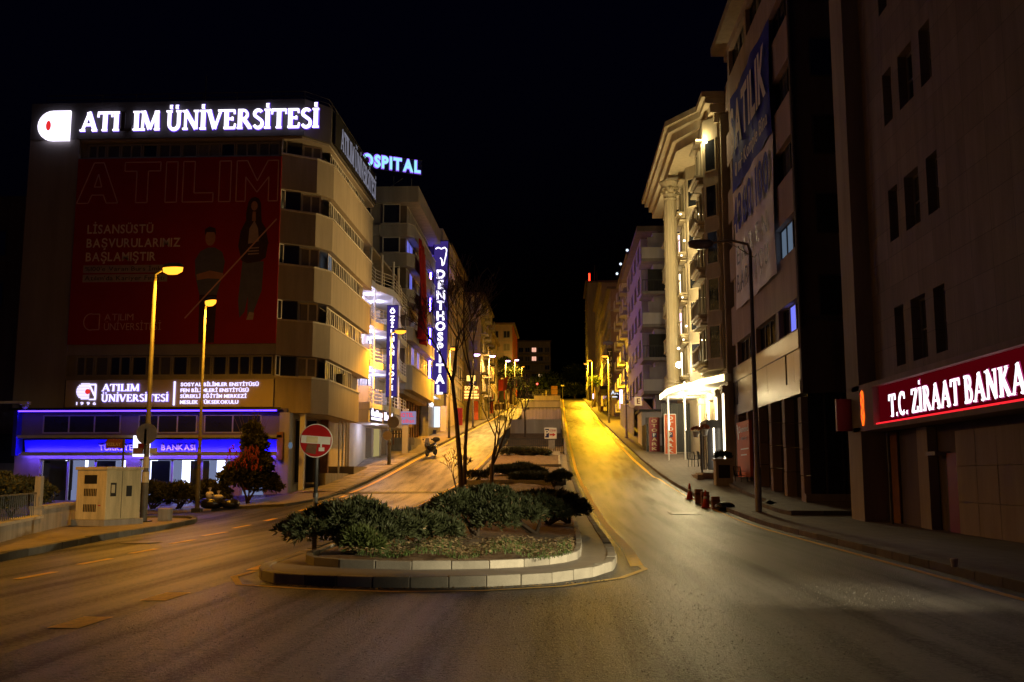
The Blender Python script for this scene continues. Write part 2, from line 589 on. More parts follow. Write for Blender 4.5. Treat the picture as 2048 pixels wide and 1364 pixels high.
def sheet(name, fl, fr, ys, nx, dz, m, **pr):
    """a strip of surface between two lines X=fl(Y), X=fr(Y) that follows the terrain"""
    b = MB()
    for Y in ys:
        x0, x1 = fl(Y), fr(Y)
        for i in range(nx + 1):
            X = x0 + (x1 - x0) * i / nx
            b.v.append((X, Y, G(X, Y) + dz))
    for j in range(len(ys) - 1):
        for i in range(nx):
            a = j * (nx + 1) + i
            b.f.append((a, a + 1, a + nx + 2, a + nx + 1))
    return b.build(name, m, smooth=True, **pr)

gb = MB()
gxs = [-600, -200, -60, -30, -20, -17, -15, -13, -11, -8, -4, 0, 4, 8, 12, 20, 40, 200, 600]
gys = [-200, -60, -20, 0, 20] + frange(28, 60, 2) + frange(66, 232, 8) + [236, 240, 246, 252, 300, 400, 900]
for Y in gys:
    for X in gxs:
        gb.v.append((X, Y, G(X, Y) - .03))
for j in range(len(gys) - 1):
    for i in range(len(gxs) - 1):
        a = j * len(gxs) + i
        gb.f.append((a, a + 1, a + len(gxs) + 1, a + len(gxs)))
gb.build('ground', 'ground', kind='structure')

ys_road = frange(-30, 28, 4) + frange(29, 60, 1)[0:] + frange(62, 232, 4) + [234, 236, 240, 246, 252, 262, 280]
road = sheet('road', lambda Y: -34 if Y < 48.5 else -13., lambda Y: 7.2, ys_road, 40, 0, 'asphalt', kind='structure')
sheet('road_old_surface', lambda Y: -5.05, lambda Y: 7.0, frange(-20, 15.6, 2), 6, .004, 'asphalt_old', kind='structure')
sheet('right_carriageway', lambda Y: lerp_line(MR, Y) - .1 if Y > 19 else -4.8 + 5.8 * min(1, (Y - 15.6) / 2.2), lambda Y: 7.0, frange(15.6, 28, .8) + frange(29, 60, 1) + frange(62, 232, 4), 8, .004, 'asphalt_old', kind='structure')

# yellow edge lines and lane dashes, children of the road
def line(fx, y0, y1, w, m, name='edge_line', step=1.0, dz=.008):
    b = MB()
    ys = frange(y0, y1, step)
    for Y in ys:
        X = fx(Y)
        b.v += [(X - w / 2, Y, G(X, Y) + dz), (X + w / 2, Y, G(X, Y) + dz)]
    for j in range(len(ys) - 1):
        b.f.append((2 * j, 2 * j + 1, 2 * j + 3, 2 * j + 2))
    return b.build(name, m, road)

line(lambda Y: lerp_line(KR, Y) - (.5 if Y > 56 else .34), 2, 60, .14, 'yellow_paint')
line(lambda Y: lerp_line(KR, Y) - .5, 60, 150, .2, 'yellow_paint')
line(lambda Y: lerp_line(MR, Y) + .36, 18.2, 52, .24, 'yellow_paint')
line(lambda Y: lerp_line(MR, Y) + .3, 52, 228, .18, 'yellow_paint')
line(lambda Y: lerp_line(ML, Y) - .32, 17.2, 140, .2, 'yellow_paint')
line(lambda Y: lerp_line(KL, Y) + .33, 48.6, 73, .2, 'yellow_paint')
line(lambda Y: lerp_line(KL, Y) + .3, 77, 190, .2, 'yellow_paint')
for y0, y1, x in ((15.5, 16.7, -8.48), (18.1, 19.4, -8.75), (20.7, 22.0, -8.92), (23.7, 25.2, -9.25), (26.8, 28.7, -9.6), (30.5, 32.2, -10.0), (12.9, 14.2, -8.3), (10.2, 11.5, -8.2)):
    line(lambda Y, x=x: x, y0, y1, .15, 'worn_yellow', 'lane_dash')
for y0, y1 in ((8.0, 8.8), (10.6, 11.45), (12.95, 13.85)):
    line(lambda Y: -5.27, y0, y1, .34, 'worn_yellow', 'lane_dash')
for y0, y1, x in ((39.3, 40.4, -10.25), (41.9, 43.2, -10.3), (44.2, 45.4, -10.25), (46.2, 47.4, -10.15), (34.2, 35.4, -10.1)):
    line(lambda Y, x=x: x, y0, y1, .2, 'yellow_paint', 'lane_dash')
# the curved yellow line round the nose of the island
nb = MB()
nose = [(-5.15, 17.0), (-5.2, 16.0), (-4.75, 14.85), (-3.6, 14.35), (-2.3, 14.05), (-1.1, 14.25), (0.0, 14.85), (.95, 16.1), (1.45, 17.6), (1.42, 18.4)]
for i in range(len(nose)):
    p = Vector(nose[i]); d = (Vector(nose[min(i + 1, len(nose) - 1)]) - Vector(nose[max(i - 1, 0)])).normalized()
    q = Vector((-d.y, d.x)) * .055
    nb.v += [(p.x + q.x, p.y + q.y, .012), (p.x - q.x, p.y - q.y, .012)]
for i in range(len(nose) - 1):
    nb.f.append((2 * i, 2 * i + 1, 2 * i + 3, 2 * i + 2))
nb.build('edge_line', 'worn_yellow', road)

# manhole covers and an open patch
def manhole(x, y, r, label, square=False):
    t = thing('manhole_cover', label, 'manhole cover', (x, y, G(x, y)), 'iron covers in the street')
    ring, lid = MB(), MB()
    z = G(x, y) + .006
    slope = (G(x, y + .5) - G(x, y - .5))
    if square:
        lid.obox((x, y, z + .004), (r, 0, 0), (0, r, r * slope), (0, 0, .006))
        ring.obox((x, y, z), (r + .08, 0, 0), (0, r + .08, (r + .08) * slope), (0, 0, .005))
    else:
        lid.disc((x, y, z + .006), r, (1, 0, 0), (0, 1, slope), (0, 0, .008), 24)
        ring.disc((x, y, z), r + .07, (1, 0, 0), (0, 1, slope), (0, 0, .006), 24)
    ring.build('rim', 'kerb_dark', t)
    lid.build('lid', 'iron', t)
manhole(-10.1, 24.0, .42, 'round iron cover in the road beside the utility cabinet kerb')
manhole(-14.3, 33.6, .4, 'iron cover in the pavement beside the first tall lamp post')
manhole(4.7, 38.4, .5, 'dark square cover in the right carriageway near the traffic cones', True)
manhole(-12.4, 44.6, .45, 'iron cover in the sloping pavement corner below the corner building', True)

# ------------------------------------------------------------------ pavements with kerbs
def stone(b, p, q, inw, h, zb, w=.16, drop=.1):
    """one kerb stone between plan points p,q; inw = inward unit normal; top at zb+h"""
    (x0, y0), (x1, y1) = p, q
    g0, g1 = zb(x0, y0), zb(x1, y1)
    ix, iy = inw[0] * w, inw[1] * w
    v = [(x0, y0, g0 - drop), (x1, y1, g1 - drop), (x1 + ix, y1 + iy, g1 - drop), (x0 + ix, y0 + iy, g0 - drop),
         (x0, y0, g0 + h), (x1, y1, g1 + h), (x1 + ix, y1 + iy, g1 + h), (x0 + ix, y0 + iy, g0 + h)]
    b.add(v, [(0, 3, 2, 1), (4, 5, 6, 7), (0, 1, 5, 4), (1, 2, 6, 5), (2, 3, 7, 6), (3, 0, 4, 7)])

def kerb_run(parent, pts, h, m, L=.9, zb=G, w=.16, gap=.012, left=True, far=70, jit=.008, name='kerb_stone'):
    """stones laid end to end along a plan polyline; past Y=far they are joined"""
    seg = []
    acc = [Vector(pts[0])]
    rest = L
    cur = Vector(pts[0])
    for q in pts[1:]:
        q = Vector(q)
        while (q - cur).length >= rest:
            cur = cur + (q - cur).normalized() * rest
            acc.append(cur.copy())
            rest = L
        rest -= (q - cur).length
        cur = q
    if (acc[-1] - cur).length > .15: acc.append(cur)
    tail = MB()
    for a, c in zip(acc, acc[1:]):
        d = (c - a).normalized()
        nrm = Vector((-d.y, d.x)) if left else Vector((d.y, -d.x))
        a2, c2 = a + d * gap / 2, c - d * gap / 2
        j = random.uniform(-jit, jit)
        o_ = nrm * random.uniform(-jit, jit)
        b = MB() if a.y < far else tail
        stone(b, a2 + o_, c2 + o_, nrm, h + j, zb, w)
        if b is not tail:
            b.build(name, m, parent, bevel=.012 if a.y < 40 else 0)
    if tail.v:
        tail.build('kerb', m, parent).__setitem__('kind', 'stuff')

# right pavement
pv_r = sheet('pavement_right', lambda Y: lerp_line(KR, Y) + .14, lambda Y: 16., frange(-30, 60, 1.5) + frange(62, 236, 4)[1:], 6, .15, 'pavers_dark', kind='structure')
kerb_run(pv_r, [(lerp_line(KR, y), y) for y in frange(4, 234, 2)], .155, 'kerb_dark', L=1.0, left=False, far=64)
# raised terrace before the vacant building
tb = MB()
ty = frange(35.5, 57, 1.5)
for Y in ty:
    for X in (7.9 if Y < 40 else 8.5, 10.2):
        tb.v.append((X, Y, G(X, Y) + .3))
for j in range(len(ty) - 1):
    tb.f.append((2 * j, 2 * j + 1, 2 * j + 3, 2 * j + 2))
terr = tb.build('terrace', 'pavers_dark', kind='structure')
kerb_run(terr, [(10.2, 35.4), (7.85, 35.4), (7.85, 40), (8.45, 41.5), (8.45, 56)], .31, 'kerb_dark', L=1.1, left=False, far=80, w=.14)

# left pavement beside the utility cabinet
pl = MB()
edge = [(-10.1, -30), (-10.25, 10), (-10.5, 18.5), (-11.4, 24.5), (-11.95, 31), (-12.1, 33.2), (-12.6, 34.5), (-13.6, 35.1), (-40, 35.6)]
poly = edge + [(-40, -30)]
n_ = len(poly)
pl.add([(x - .1, y, .145) for x, y in poly], [tuple(range(n_))])
pv_l = pl.build('pavement_left', 'pavers', kind='structure')
kerb_run(pv_l, [e for e in edge if e[1] > 5][0:7] + [(-20, 35.3)], .155, 'kerb_dark', L=1.0, left=True, far=80)

# left pavement along the corner building, climbing with the street
pv_u = MB()
kl2 = lambda Y: lerp_line(KL, Y)
ys = frange(41.6, 60, .8) + frange(62, 236, 4)[1:]
for Y in ys:
    for i in range(7):
        x0 = -26 if Y < 49 else -16
        X = x0 + (kl2(Y) + -.12 - x0) * i / 6
        rise = .02 + .12 * sstep((Y - 42) / 6)
        pv_u.v.append((X, Y, G(X, Y) + rise))
for j in range(len(ys) - 1):
    for i in range(6):
        a = j * 7 + i
        pv_u.f.append((a, a + 1, a + 8, a + 7))
pv_u = pv_u.build('pavement_hill', 'pavers', smooth=True, kind='structure')
kerb_run(pv_u, [(-14.5, 41.3), (-11.5, 41.6), (-10.75, 45), (-10.5, 49)], .1, 'kerb_dark', L=1.0, left=True, far=64)
kerb_run(pv_u, [(kl2(y), y) for y in frange(49, 234, 2)], .15, 'kerb_dark', L=1.0, left=True, far=66)
# paving slabs laid along the slope
yy = 48.2
while yy < 72:
    for k in range(5):
        x1 = kl2(yy) - .2 - k * .55
        b = MB()
        g = .008
        c = [(x1 - .55 + g, yy + g), (x1 - g, yy + g), (x1 - g, yy + .6 - g), (x1 - .55 + g, yy + .6 - g)]
        j = random.uniform(0, .012)
        zz = [G(x, y) + .15 + j for x, y in c]
        b.add([(x, y, z - .03) for (x, y), z in zip(c, zz)] + [(x, y, z) for (x, y), z in zip(c, zz)], [(4, 5, 6, 7), (0, 1, 5, 4), (1, 2, 6, 5), (2, 3, 7, 6), (3, 0, 4, 7)])
        b.build('paving_slab', 'slab', pv_u)
    yy += .6

# ------------------------------------------------------------------ island / median
isl_out = [(-5.05, 20), (-4.95, 16.6), (-4.75, 15.75), (-4.35, 15.15), (-3.6, 14.8), (-2.4, 14.55), (-1.2, 14.72), (-.2, 15.25), (.5, 16.2), (.9, 17.4), (1.05, 19), (1.1, 22)]
isl_in = [(-4.55, 20), (-4.45, 17.5), (-4.2, 16.6), (-3.6, 16.1), (-2.4, 15.8), (-1.3, 15.95), (-.5, 16.4), (.05, 17.1), (.35, 18.1), (.42, 20), (.45, 22)]
md = MB()
ysm = frange(22, 72, 1.5) + frange(74, 234, 4)
for Y in ysm:
    xl, xr = lerp_line(ML, Y) + .1, lerp_line(MR, Y) - .1
    for i in range(5):
        X = xl + (xr - xl) * i / 4
        md.v.append((X, Y, G(X, Y) + .15))
for j in range(len(ysm) - 1):
    for i in range(4):
        a = j * 5 + i
        md.f.append((a, a + 1, a + 6, a + 5))
md.add([(x + (.08 if x < -2 else -.08), y + .06, .15) for x, y in isl_out] + [(1.0, 22.01, .15), (-5.1, 22.01, .15)], [tuple(range(len(isl_out) + 2))])
median = md.build('median', 'slab', kind='structure')
left_out = [(lerp_line(ML, y), y) for y in frange(20, 234, 2)]
kerb_run(median, isl_out, .16, 'kerb', L=.56, left=False if False else True, far=80, w=.17, jit=.006)
kerb_run(median, [(lerp_line(MR, y), y) for y in frange(22, 234, 2)], .18, 'kerb_dark', L=.9, left=True, far=60)
kerb_run(median, left_out[::-1], .18, 'kerb_dark', L=.9, left=True, far=60)
# inner kerb
inner = [(lerp_line(ML, y) + .5, y) for y in frange(20, 69, 2)][::-1] + isl_in[1:] + [(lerp_line(MR, y) - .62, y) for y in frange(24, 69, 2)]
kerb_run(median, inner, .28, 'kerb', L=.62, left=True, far=60, w=.12, jit=.006)
# soil bed
sb = MB()
rows = [(16.25, -3.5, -1.2), (17, -4.1, -.2), (18, -4.3, .15)] + [(y, lerp_line(ML, y) + .6, lerp_line(MR, y) - .72) for y in frange(19.5, 69.5, .7)]
for Y, xl, xr in rows:
    for i in range(25):
        X = xl + (xr - xl) * i / 24
        t = math.sin(math.pi * i / 24)
        zz = G(X, Y) + .235 + .12 * t * min(1, (Y - 16) / 2) + .035 * math.sin(X * 3.1 + Y * 2.3) * t + .03 * math.sin(X * 7.7 - Y * 5.1) * t
        sb.v.append((X, Y, zz))
for j in range(len(rows) - 1):
    for i in range(24):
        a = j * 25 + i
        sb.f.append((a, a + 1, a + 26, a + 25))
soil = sb.build('soil_bed', 'soil', median, smooth=True)

def soilz(X, Y):
    return G(X, Y) + .3
# cross kerbs that terrace the bed
for y0, h in ((50, .52), (60.5, .42), (69.3, .5)):
    x0, x1 = lerp_line(ML, y0) + .6, lerp_line(MR, y0) - .6
    kerb_run(median, [(x1, y0), (x0, y0)], h, 'kerb', L=1.0, left=False, far=90, w=.16)
# ------------------------------------------------------------------ lettering
GL = {}

def glyph(ch, off):
    k = (ch, off)
    if k in GL: return GL[k]
    cu = bpy.data.curves.new('glyph', 'FONT')
    cu.body = ch
    cu.size = 1
    cu.offset = off
    cu.resolution_u = 3
    cu.fill_mode = 'FRONT'
    ob = bpy.data.objects.new('glyph', cu)
    me = bpy.data.meshes.new_from_object(ob)
    vsx = [(v.co.x, v.co.y) for v in me.vertices]
    fs = [tuple(p.vertices) for p in me.polygons]
    # outline edges for the sides
    cnt = {}
    for f in fs:
        for a, b in zip(f, f[1:] + f[:1]):
            cnt[(a, b)] = 1
    rim = [(a, b) for (a, b) in cnt if (b, a) not in cnt]
    bpy.data.objects.remove(ob)
    bpy.data.curves.remove(cu)
    bpy.data.meshes.remove(me)
    x0 = min([p[0] for p in vsx] or [0]); x1 = max([p[0] for p in vsx] or [.3])
    GL[k] = ([(x - x0, y) for x, y in vsx], fs, rim, x1 - x0)
    return GL[k]

CAP = max(p[1] for p in glyph('H', 0)[0])
FR = {'-y': (Vector((1, 0, 0)), Vector((0, -1, 0))), '+x': (Vector((0, 1, 0)), Vector((1, 0, 0))), '-x': (Vector((0, -1, 0)), Vector((-1, 0, 0)))}
UP = Vector((0, 0, 1))

def add_glyph(b, g, o, u, v, n, s, sx, ext):
    vs_, fs, rim, w = g
    p0 = [o + u * (x * s * sx) + v * (y * s) + n * ext for x, y in vs_]
    nv = len(vs_)
    if ext > .004:
        p1 = [o + u * (x * s * sx) + v * (y * s) for x, y in vs_]
        b.add(p0 + p1, fs + [(a + nv, c + nv, c, a) for a, c in rim])
    else:
        b.add(p0, fs)

def text(parent, string, o, h, face, m, width=None, ext=.03, off=0., gap=.09, split=False, name='lettering', align='l', u=None, v=None):
    """raised letters; o = lower left corner (or centre with align c), h = cap height; split gives each letter its own object"""
    if u is None:
        u, n = FR[face]
    else:
        u = Vector(u).normalized(); n = Vector(face)
    v = Vector(v) if v is not None else UP
    o = Vector(o)
    s = h / CAP
    if h >= .3 and name != 'halo': split = True
    pen = 0
    items = []
    for ch in string:
        if ch == ' ':
            pen += .32
            continue
        g = glyph(ch, off)
        items.append((ch, pen, g))
        pen += g[3] + gap
    total = (pen - gap) * s
    sx = width / total if width else 1
    if align == 'c': o = o - u * (total * sx / 2)
    one = MB()
    out = []
    for ch, p, g in items:
        b = MB() if split else one
        add_glyph(b, g, o + u * (p * s * sx), u, v, n, s, sx, ext)
        if split: out.append(b.build('letter', m, parent))
    if not split:
        out.append(one.build(name, m, parent))
        out[-1]['kind'] = 'stuff'
    return out

# Roman capitals drawn as thick and thin strokes with serifs
def arc(cx, cy, rx, ry, a0, a1, n=10):
    return [(cx + rx * math.cos(R(a0 + (a1 - a0) * i / n)), cy + ry * math.sin(R(a0 + (a1 - a0) * i / n))) for i in range(n + 1)]
TK, TN, SF = .165, .085, .065
def sf(x, y, w=.15): return ('l', [(x - w, y + (SF / 2 if y < .5 else -SF / 2)), (x + w, y + (SF / 2 if y < .5 else -SF / 2))], SF)
SER = {
 'A': (.86, [('l', [(.07, 0), (.42, .98)], TN), ('l', [(.4, 1), (.76, 0)], TK), ('l', [(.2, .33), (.62, .33)], TN), sf(.1, 0), sf(.74, 0)]),
 'T': (.8, [('l', [(.4, 0), (.4, 1)], TK), ('l', [(.02, .955), (.78, .955)], .09), ('l', [(.05, .99), (.02, .72)], .06), ('l', [(.75, .99), (.78, .72)], .06), sf(.4, 0)]),
 'I': (.36, [('l', [(.18, 0), (.18, 1)], TK), sf(.18, 0, .17), sf(.18, 1, .17)]),
 'L': (.68, [('l', [(.18, 0), (.18, 1)], TK), sf(.18, 1, .17), ('l', [(.04, .04), (.62, .04)], .08), ('l', [(.6, 0), (.65, .27)], .06)]),
 'M': (1.06, [('l', [(.13, 0), (.17, 1)], TN), ('l', [(.17, 1), (.53, .04)], TK), ('l', [(.53, .04), (.87, 1)], TN), ('l', [(.88, 1), (.92, 0)], TK), sf(.13, 0), sf(.92, 0), sf(.12, 1, .1), sf(.93, 1, .1)]),
 'U': (.86, [('p', [(.18, 1), (.18, .3)] + arc(.43, .3, .25, .28, 180, 360) + [(.68, .3), (.68, 1)], .125), sf(.18, 1, .16), sf(.68, 1, .14)]),
 'N': (.9, [('l', [(.16, 0), (.16, 1)], TN), ('l', [(.14, 1), (.74, .02)], TK), ('l', [(.74, 0), (.74, 1)], TN), sf(.16, 0, .14), sf(.74, 1, .14), sf(.08, 1, .08)]),
 'V': (.84, [('l', [(.1, 1), (.42, 0)], TK), ('l', [(.42, 0), (.74, 1)], TN), sf(.1, 1), sf(.74, 1)]),
 'E': (.7, [('l', [(.18, 0), (.18, 1)], TK), ('l', [(.05, .96), (.6, .96)], .08), ('l', [(.18, .52), (.5, .52)], .08), ('l', [(.05, .04), (.62, .04)], .08), ('l', [(.59, 1), (.61, .76)], .06), ('l', [(.6, 0), (.65, .26)], .06), ('l', [(.5, .42), (.5, .62)], .06)]),
 'R': (.82, [('l', [(.18, 0), (.18, 1)], TK), sf(.18, 0), ('p', [(.08, .96), (.36, .96)] + arc(.36, .74, .2, .22, 90, -90) + [(.18, .5)], .095), ('l', [(.38, .5), (.72, .03)], TK), sf(.72, 0, .1)]),
 'S': (.6, [('p', arc(.3, .75, .2, .21, 25, 200, 9) + arc(.3, .26, .22, .23, 60, -155, 10), .12)]),
 'C': (.82, [('p', arc(.43, .5, .35, .45, 48, 312, 16), .13), ('l', [(.66, .97), (.7, .68)], .06)]),
 'Z': (.74, [('l', [(.1, .955), (.66, .955)], .09), ('l', [(.62, .97), (.1, .03)], TK), ('l', [(.06, .045), (.66, .045)], .09), ('l', [(.1, 1), (.07, .76)], .06), ('l', [(.65, 0), (.69, .25)], .06)]),
 'B': (.74, [('l', [(.18, 0), (.18, 1)], TK), ('p', [(.05, .96), (.36, .96)] + arc(.36, .75, .17, .21, 90, -90) + [(.18, .54)], .1), ('p', [(.3, .54)] + arc(.38, .29, .22, .25, 90, -90) + [(.05, .04)], .1)]),
 'K': (.86, [('l', [(.18, 0), (.18, 1)], TK), sf(.18, 0), sf(.18, 1), ('l', [(.22, .42), (.64, .97)], TN), ('l', [(.34, .58), (.72, .03)], TK), sf(.72, 0, .12), sf(.64, 1, .12)]),
 'F': (.66, [('l', [(.18, 0), (.18, 1)], TK), ('l', [(.05, .96), (.6, .96)], .08), ('l', [(.18, .52), (.5, .52)], .08), sf(.18, 0)]),
 '.': (.24, [('l', [(.04, .08), (.2, .08)], .16)]),
}
def dots(ch):
    if ch == 'İ': return SER['I'][0], SER['I'][1] + [('l', [(.1, 1.2), (.26, 1.2)], .16)]
    if ch == 'Ü': return SER['U'][0], SER['U'][1] + [('l', [(.2, 1.2), (.35, 1.2)], .15), ('l', [(.51, 1.2), (.66, 1.2)], .15)]
    return SER[ch]

def roman(parent, string, o, h, face, m, width, ext=.08, gap=.02, skip=(), m_skip=None, split=True, bold=1.0):
    u, n = FR[face]
    o = Vector(o)
    pen = 0
    lay = []
    for ch in string:
        if ch == ' ':
            pen += .3
            continue
        w, st = dots(ch)
        lay.append((ch, pen, st))
        pen += w + gap
    sx = width / ((pen - gap) * h)
    whole = MB()
    for i, (ch, p, st) in enumerate(lay):
        b = MB() if split else whole
        keep = (list(whole.v), list(whole.f))
        for k, (_, pts, w) in enumerate(st):
            e = ext + .0015 * k
            w *= bold
            P = [Vector((p + x, y)) for x, y in pts]
            vv = []
            for q in range(len(P)):
                d = (P[min(q + 1, len(P) - 1)] - P[max(q - 1, 0)]).normalized()
                nn = Vector((-d.y, d.x)) * (w / 2)
                vv += [P[q] + nn, P[q] - nn]
            f3 = lambda a, dep: o + u * (a.x * h * sx) + UP * (a.y * h) + n * dep
            nq = len(vv)
            fs = []
            for q in range(len(P) - 1):
                a = 2 * q
                fs.append((a, a + 1, a + 3, a + 2))
                fs.append((a, a + 2, a + 2 + nq, a + nq))
                fs.append((a + 1, a + 1 + nq, a + 3 + nq, a + 3))
            b.add([f3(a, e) for a in vv] + [f3(a, 0.0) for a in vv], fs)
        if split:
            b.build('letter', m_skip if i in skip else m, parent)
        elif i in skip:
            whole.v, whole.f = keep
    if not split: whole.build('halo', m, parent)['kind'] = 'stuff'

# ------------------------------------------------------------------ windows
WM = {}

def win_mesh(w, h, cols, rows, fr, dep, fm):
    k = ('f', round(w, 3), round(h, 3), cols, rows, fr, dep, fm)
    if k not in WM:
        b = MB()
        b.box(-w / 2, w / 2, -dep, 0, 0, fr); b.box(-w / 2, w / 2, -dep, 0, h - fr, h)
        for i in range(cols + 1):
            x = -w / 2 + fr / 2 + (w - fr) * i / cols
            b.box(x - fr / 2, x + fr / 2, -dep + .002, 0, fr, h - fr)
        for j in range(1, rows):
            z = h * j / rows
            b.box(-w / 2 + fr, w / 2 - fr, -dep + .006, 0, z - fr / 3, z + fr / 3)
        me = bpy.data.meshes.new('window')
        me.from_pydata(b.v, [], b.f)
        me.materials.append(M[fm])
        WM[k] = me
    return WM[k]

def pane_mesh(w, h, pm):
    k = ('p', round(w, 3), round(h, 3), pm)
    if k not in WM:
        me = bpy.data.meshes.new('pane')
        me.from_pydata([(-w / 2, -.015, .01), (w / 2, -.015, .01), (w / 2, -.015, h - .01), (-w / 2, -.015, h - .01)], [], [(0, 1, 2, 3)])
        me.materials.append(M[pm])
        WM[k] = me
    return WM[k]

ROT = {'-y': 0, '+x': R(90), '-x': R(-90)}

def win(root, loc, w, h, face, cols=2, rows=1, fr=.06, dep=.07, fm='frame_white', pm=None, sill=None, name='window'):
    rz = ROT[face] if isinstance(face, str) else face
    o = place(name, win_mesh(w, h, cols, rows, fr, dep, fm), root, loc, rz)
    pm = pm or random.choice(['pane', 'pane', 'pane_curtain', 'pane_blind'])
    p = bpy.data.objects.new('pane', pane_mesh(w, h, pm))
    C.objects.link(p)
    p.parent = o
    if sill:
        k = ('s', round(w, 3), sill)
        if k not in WM:
            b = MB().box(-w / 2 - .1, w / 2 + .1, -.16, .0, -.09, -.005)
            me = bpy.data.meshes.new('sill'); me.from_pydata(b.v, [], b.f); me.materials.append(M[sill]); WM[k] = me
        q = bpy.data.objects.new('sill', WM[k]); C.objects.link(q); q.parent = o
    return o

def wrow(root, face, plane, a0, a1, n, z, w, h, **k):
    for i in range(n):
        a = a0 + (a1 - a0) * (i + .5) / n
        win(root, (a, plane, z) if face == '-y' else (plane, a, z), w, h, face, **k)

# ------------------------------------------------------------------ the corner university building
FY = 49.0
ub = thing('office_building', 'seven storey concrete corner block with banded windows, red banner and rooftop letters', 'building', (-20, FY, .2))
w_ = MB()
w_.box(-27.6, -24.95, FY, 66, 5.0, 20.9)                      # blank left wall
w_.build('side_wall', 'front_wall', ub)
w_ = MB()
w_.box(-24.95, -14.2, FY + .35, 66, 5.0, 19.0)                # wall behind banner, set back a little
w_.build('front_wall', 'front_wall', ub)
for z0, z1 in ((6.42, 6.6), (7.66, 8.3), (17.9, 18.02)):
    MB().box(-24.95, -14.15, FY + .05, FY + .35, z0, z1).build('ledge', 'front_wall', ub)
# top and bottom strip windows on the front: every sash its own window
for z, h in ((18.05, .76), (6.62, 1.02)):
    xs = [-24.6, -23.6, -22.85, -21.7, -20.85, -19.6, -18.75, -17.55, -16.75, -15.55, -14.4]
    for a, b_ in zip(xs, xs[1:]):
        win(ub, ((a + b_) / 2, FY + .35, z), b_ - a - .03, h, '-y', cols=2 if b_ - a > .95 else 1, fr=.07, dep=.12, fm='frame_grey', pm=random.choice(['pane', 'pane_blind', 'pane_blind', 'pane_curtain']) if z > 10 else random.choice(['pane', 'pane', 'pane_blind']))
# roof fascia that carries the letters, round the corner
DX0, DX1, DYF = -14.15, -12.0, 51.3
fb = MB()
fb.prism([(-27.6, FY - .05), (-13.1, FY - .05), (-12.0, 50.3), (-11.9, 62.6), (-20, 62.6), (-20, 55), (-27.6, 55)], 19.03, 21.0)
fb.build('roof_fascia', 'fascia', ub)
MB().prism([(-24.9, FY + .05), (-13.2, FY + .05), (-12.1, 50.4), (-12.0, 62.5), (-16, 62.5), (-16, 55), (-24.9, 55)], 18.9, 19.02).build('roof_soffit', 'soffit', ub)
rl = MB()
for x in frange(-24, -13.2, 1.8): rl.tube([(x, FY + .3, 21), (x, FY + .3, 21.55)], .02, 5)
for z in (21.3, 21.55):
    rl.tube([(-27, FY + .3, z), (-13.2, FY + .3, z), (-12.2, 50.5, z), (-12.1, 62.3, z)], .022, 5)
for y in frange(51, 62, 1.8): rl.tube([(-12.15, y, 21), (-12.15, y, 21.55)], .02, 5)
rl.build('roof_railing', 'metal_pole', ub)
# core of the corner, behind the balconies' windows
core = [(-14.2, FY + .4), (-14.2, 50.2), (-12.75, 51.9), (-12.7, 62.0), (-20, 62.0), (-20, FY + .4)]
MB().prism(core, 4.9, 18.9).build('corner_wall', 'soffit', ub)
# spandrels: top z, bottom z, far end
LV = [(18.05, 16.25, 62.4), (15.1, 13.4, 62.4), (12.25, 10.5, 62.0), (9.38, 7.65, 62.0), (6.5, 4.75, 59.0)]
for i, (zt, zb, ye) in enumerate(LV):
    # diagonal front panel, thick
    a, b_, c = (-14.2, FY - .02), (-12.25, 50.6), (-12.0, 51.2)
    fp = MB()
    t = .22
    fp.prism([a, (-12.62, 50.0), (-12.62 - .1, 50.3), (-14.2, FY + .45)], zb, zt)
    fp.build('spandrel', 'spandrel', ub)
    fp = MB()
    fp.prism([(-12.62, 50.0), c, (-12.25, 51.4), (-12.72, 50.3)], zb, zt)
    fp.build('spandrel', 'spandrel', ub)
    fp = MB()
    fp.prism([c, (-12.0, ye), (-12.22, ye), (-12.25, 51.4)], zb, zt)
    fp.build('spandrel', 'spandrel', ub)
    lp = MB()
    lp.prism([(-14.22, FY - .07), (-12.6, 49.94), (-11.95, 51.18), (-11.95, ye + .04), (-12.26, ye + .04), (-12.3, 51.45), (-12.75, 50.36), (-14.22, FY + .47)], zt, zt + .09)
    lp.build('spandrel_lip', 'spandrel_lip', ub)
    fl = MB()
    fl.prism([(-14.15, FY + .1), (-12.72, 50.25), (-12.22, 51.35), (-12.2, ye - .02), (-14.15, ye - .02)], zb + .02, zb + .2)
    fl.build('floor_slab', 'soffit', ub)
    # windows behind this spandrel
    z = zt + .1
    h = (LV[i - 1][1] if i else 18.9) - z - .02
    ang = math.atan2(1.7, 1.45)
    win(ub, (-14.18, FY + .2, z), .34, h, R(62), cols=1, fr=.05, dep=.05, fm='frame_white', pm='pane')
    win(ub, (-13.78, FY + .62, z), .85, h, R(20), cols=1, fr=.03, dep=.02, fm='frame_dark', pm='pane')
    win(ub, (-12.98, 50.32, z), 1.02, h, R(26), cols=2, fr=.08, dep=.06, fm='frame_white', pm='pane_curtain')
    y = 51.5
    k = 0
    while y < ye - 1.6:
        ww = .92
        lit = 'window_cool' if (i, k) in ((2, 0),) else None
        win(ub, (-12.32, y + ww / 2, z), ww, h, '+x', cols=2, fr=.06, dep=.05, fm='frame_white', pm=lit or random.choice(['pane', 'pane_curtain', 'pane_curtain', 'pane_blind']))
        y += ww + .02
        k += 1
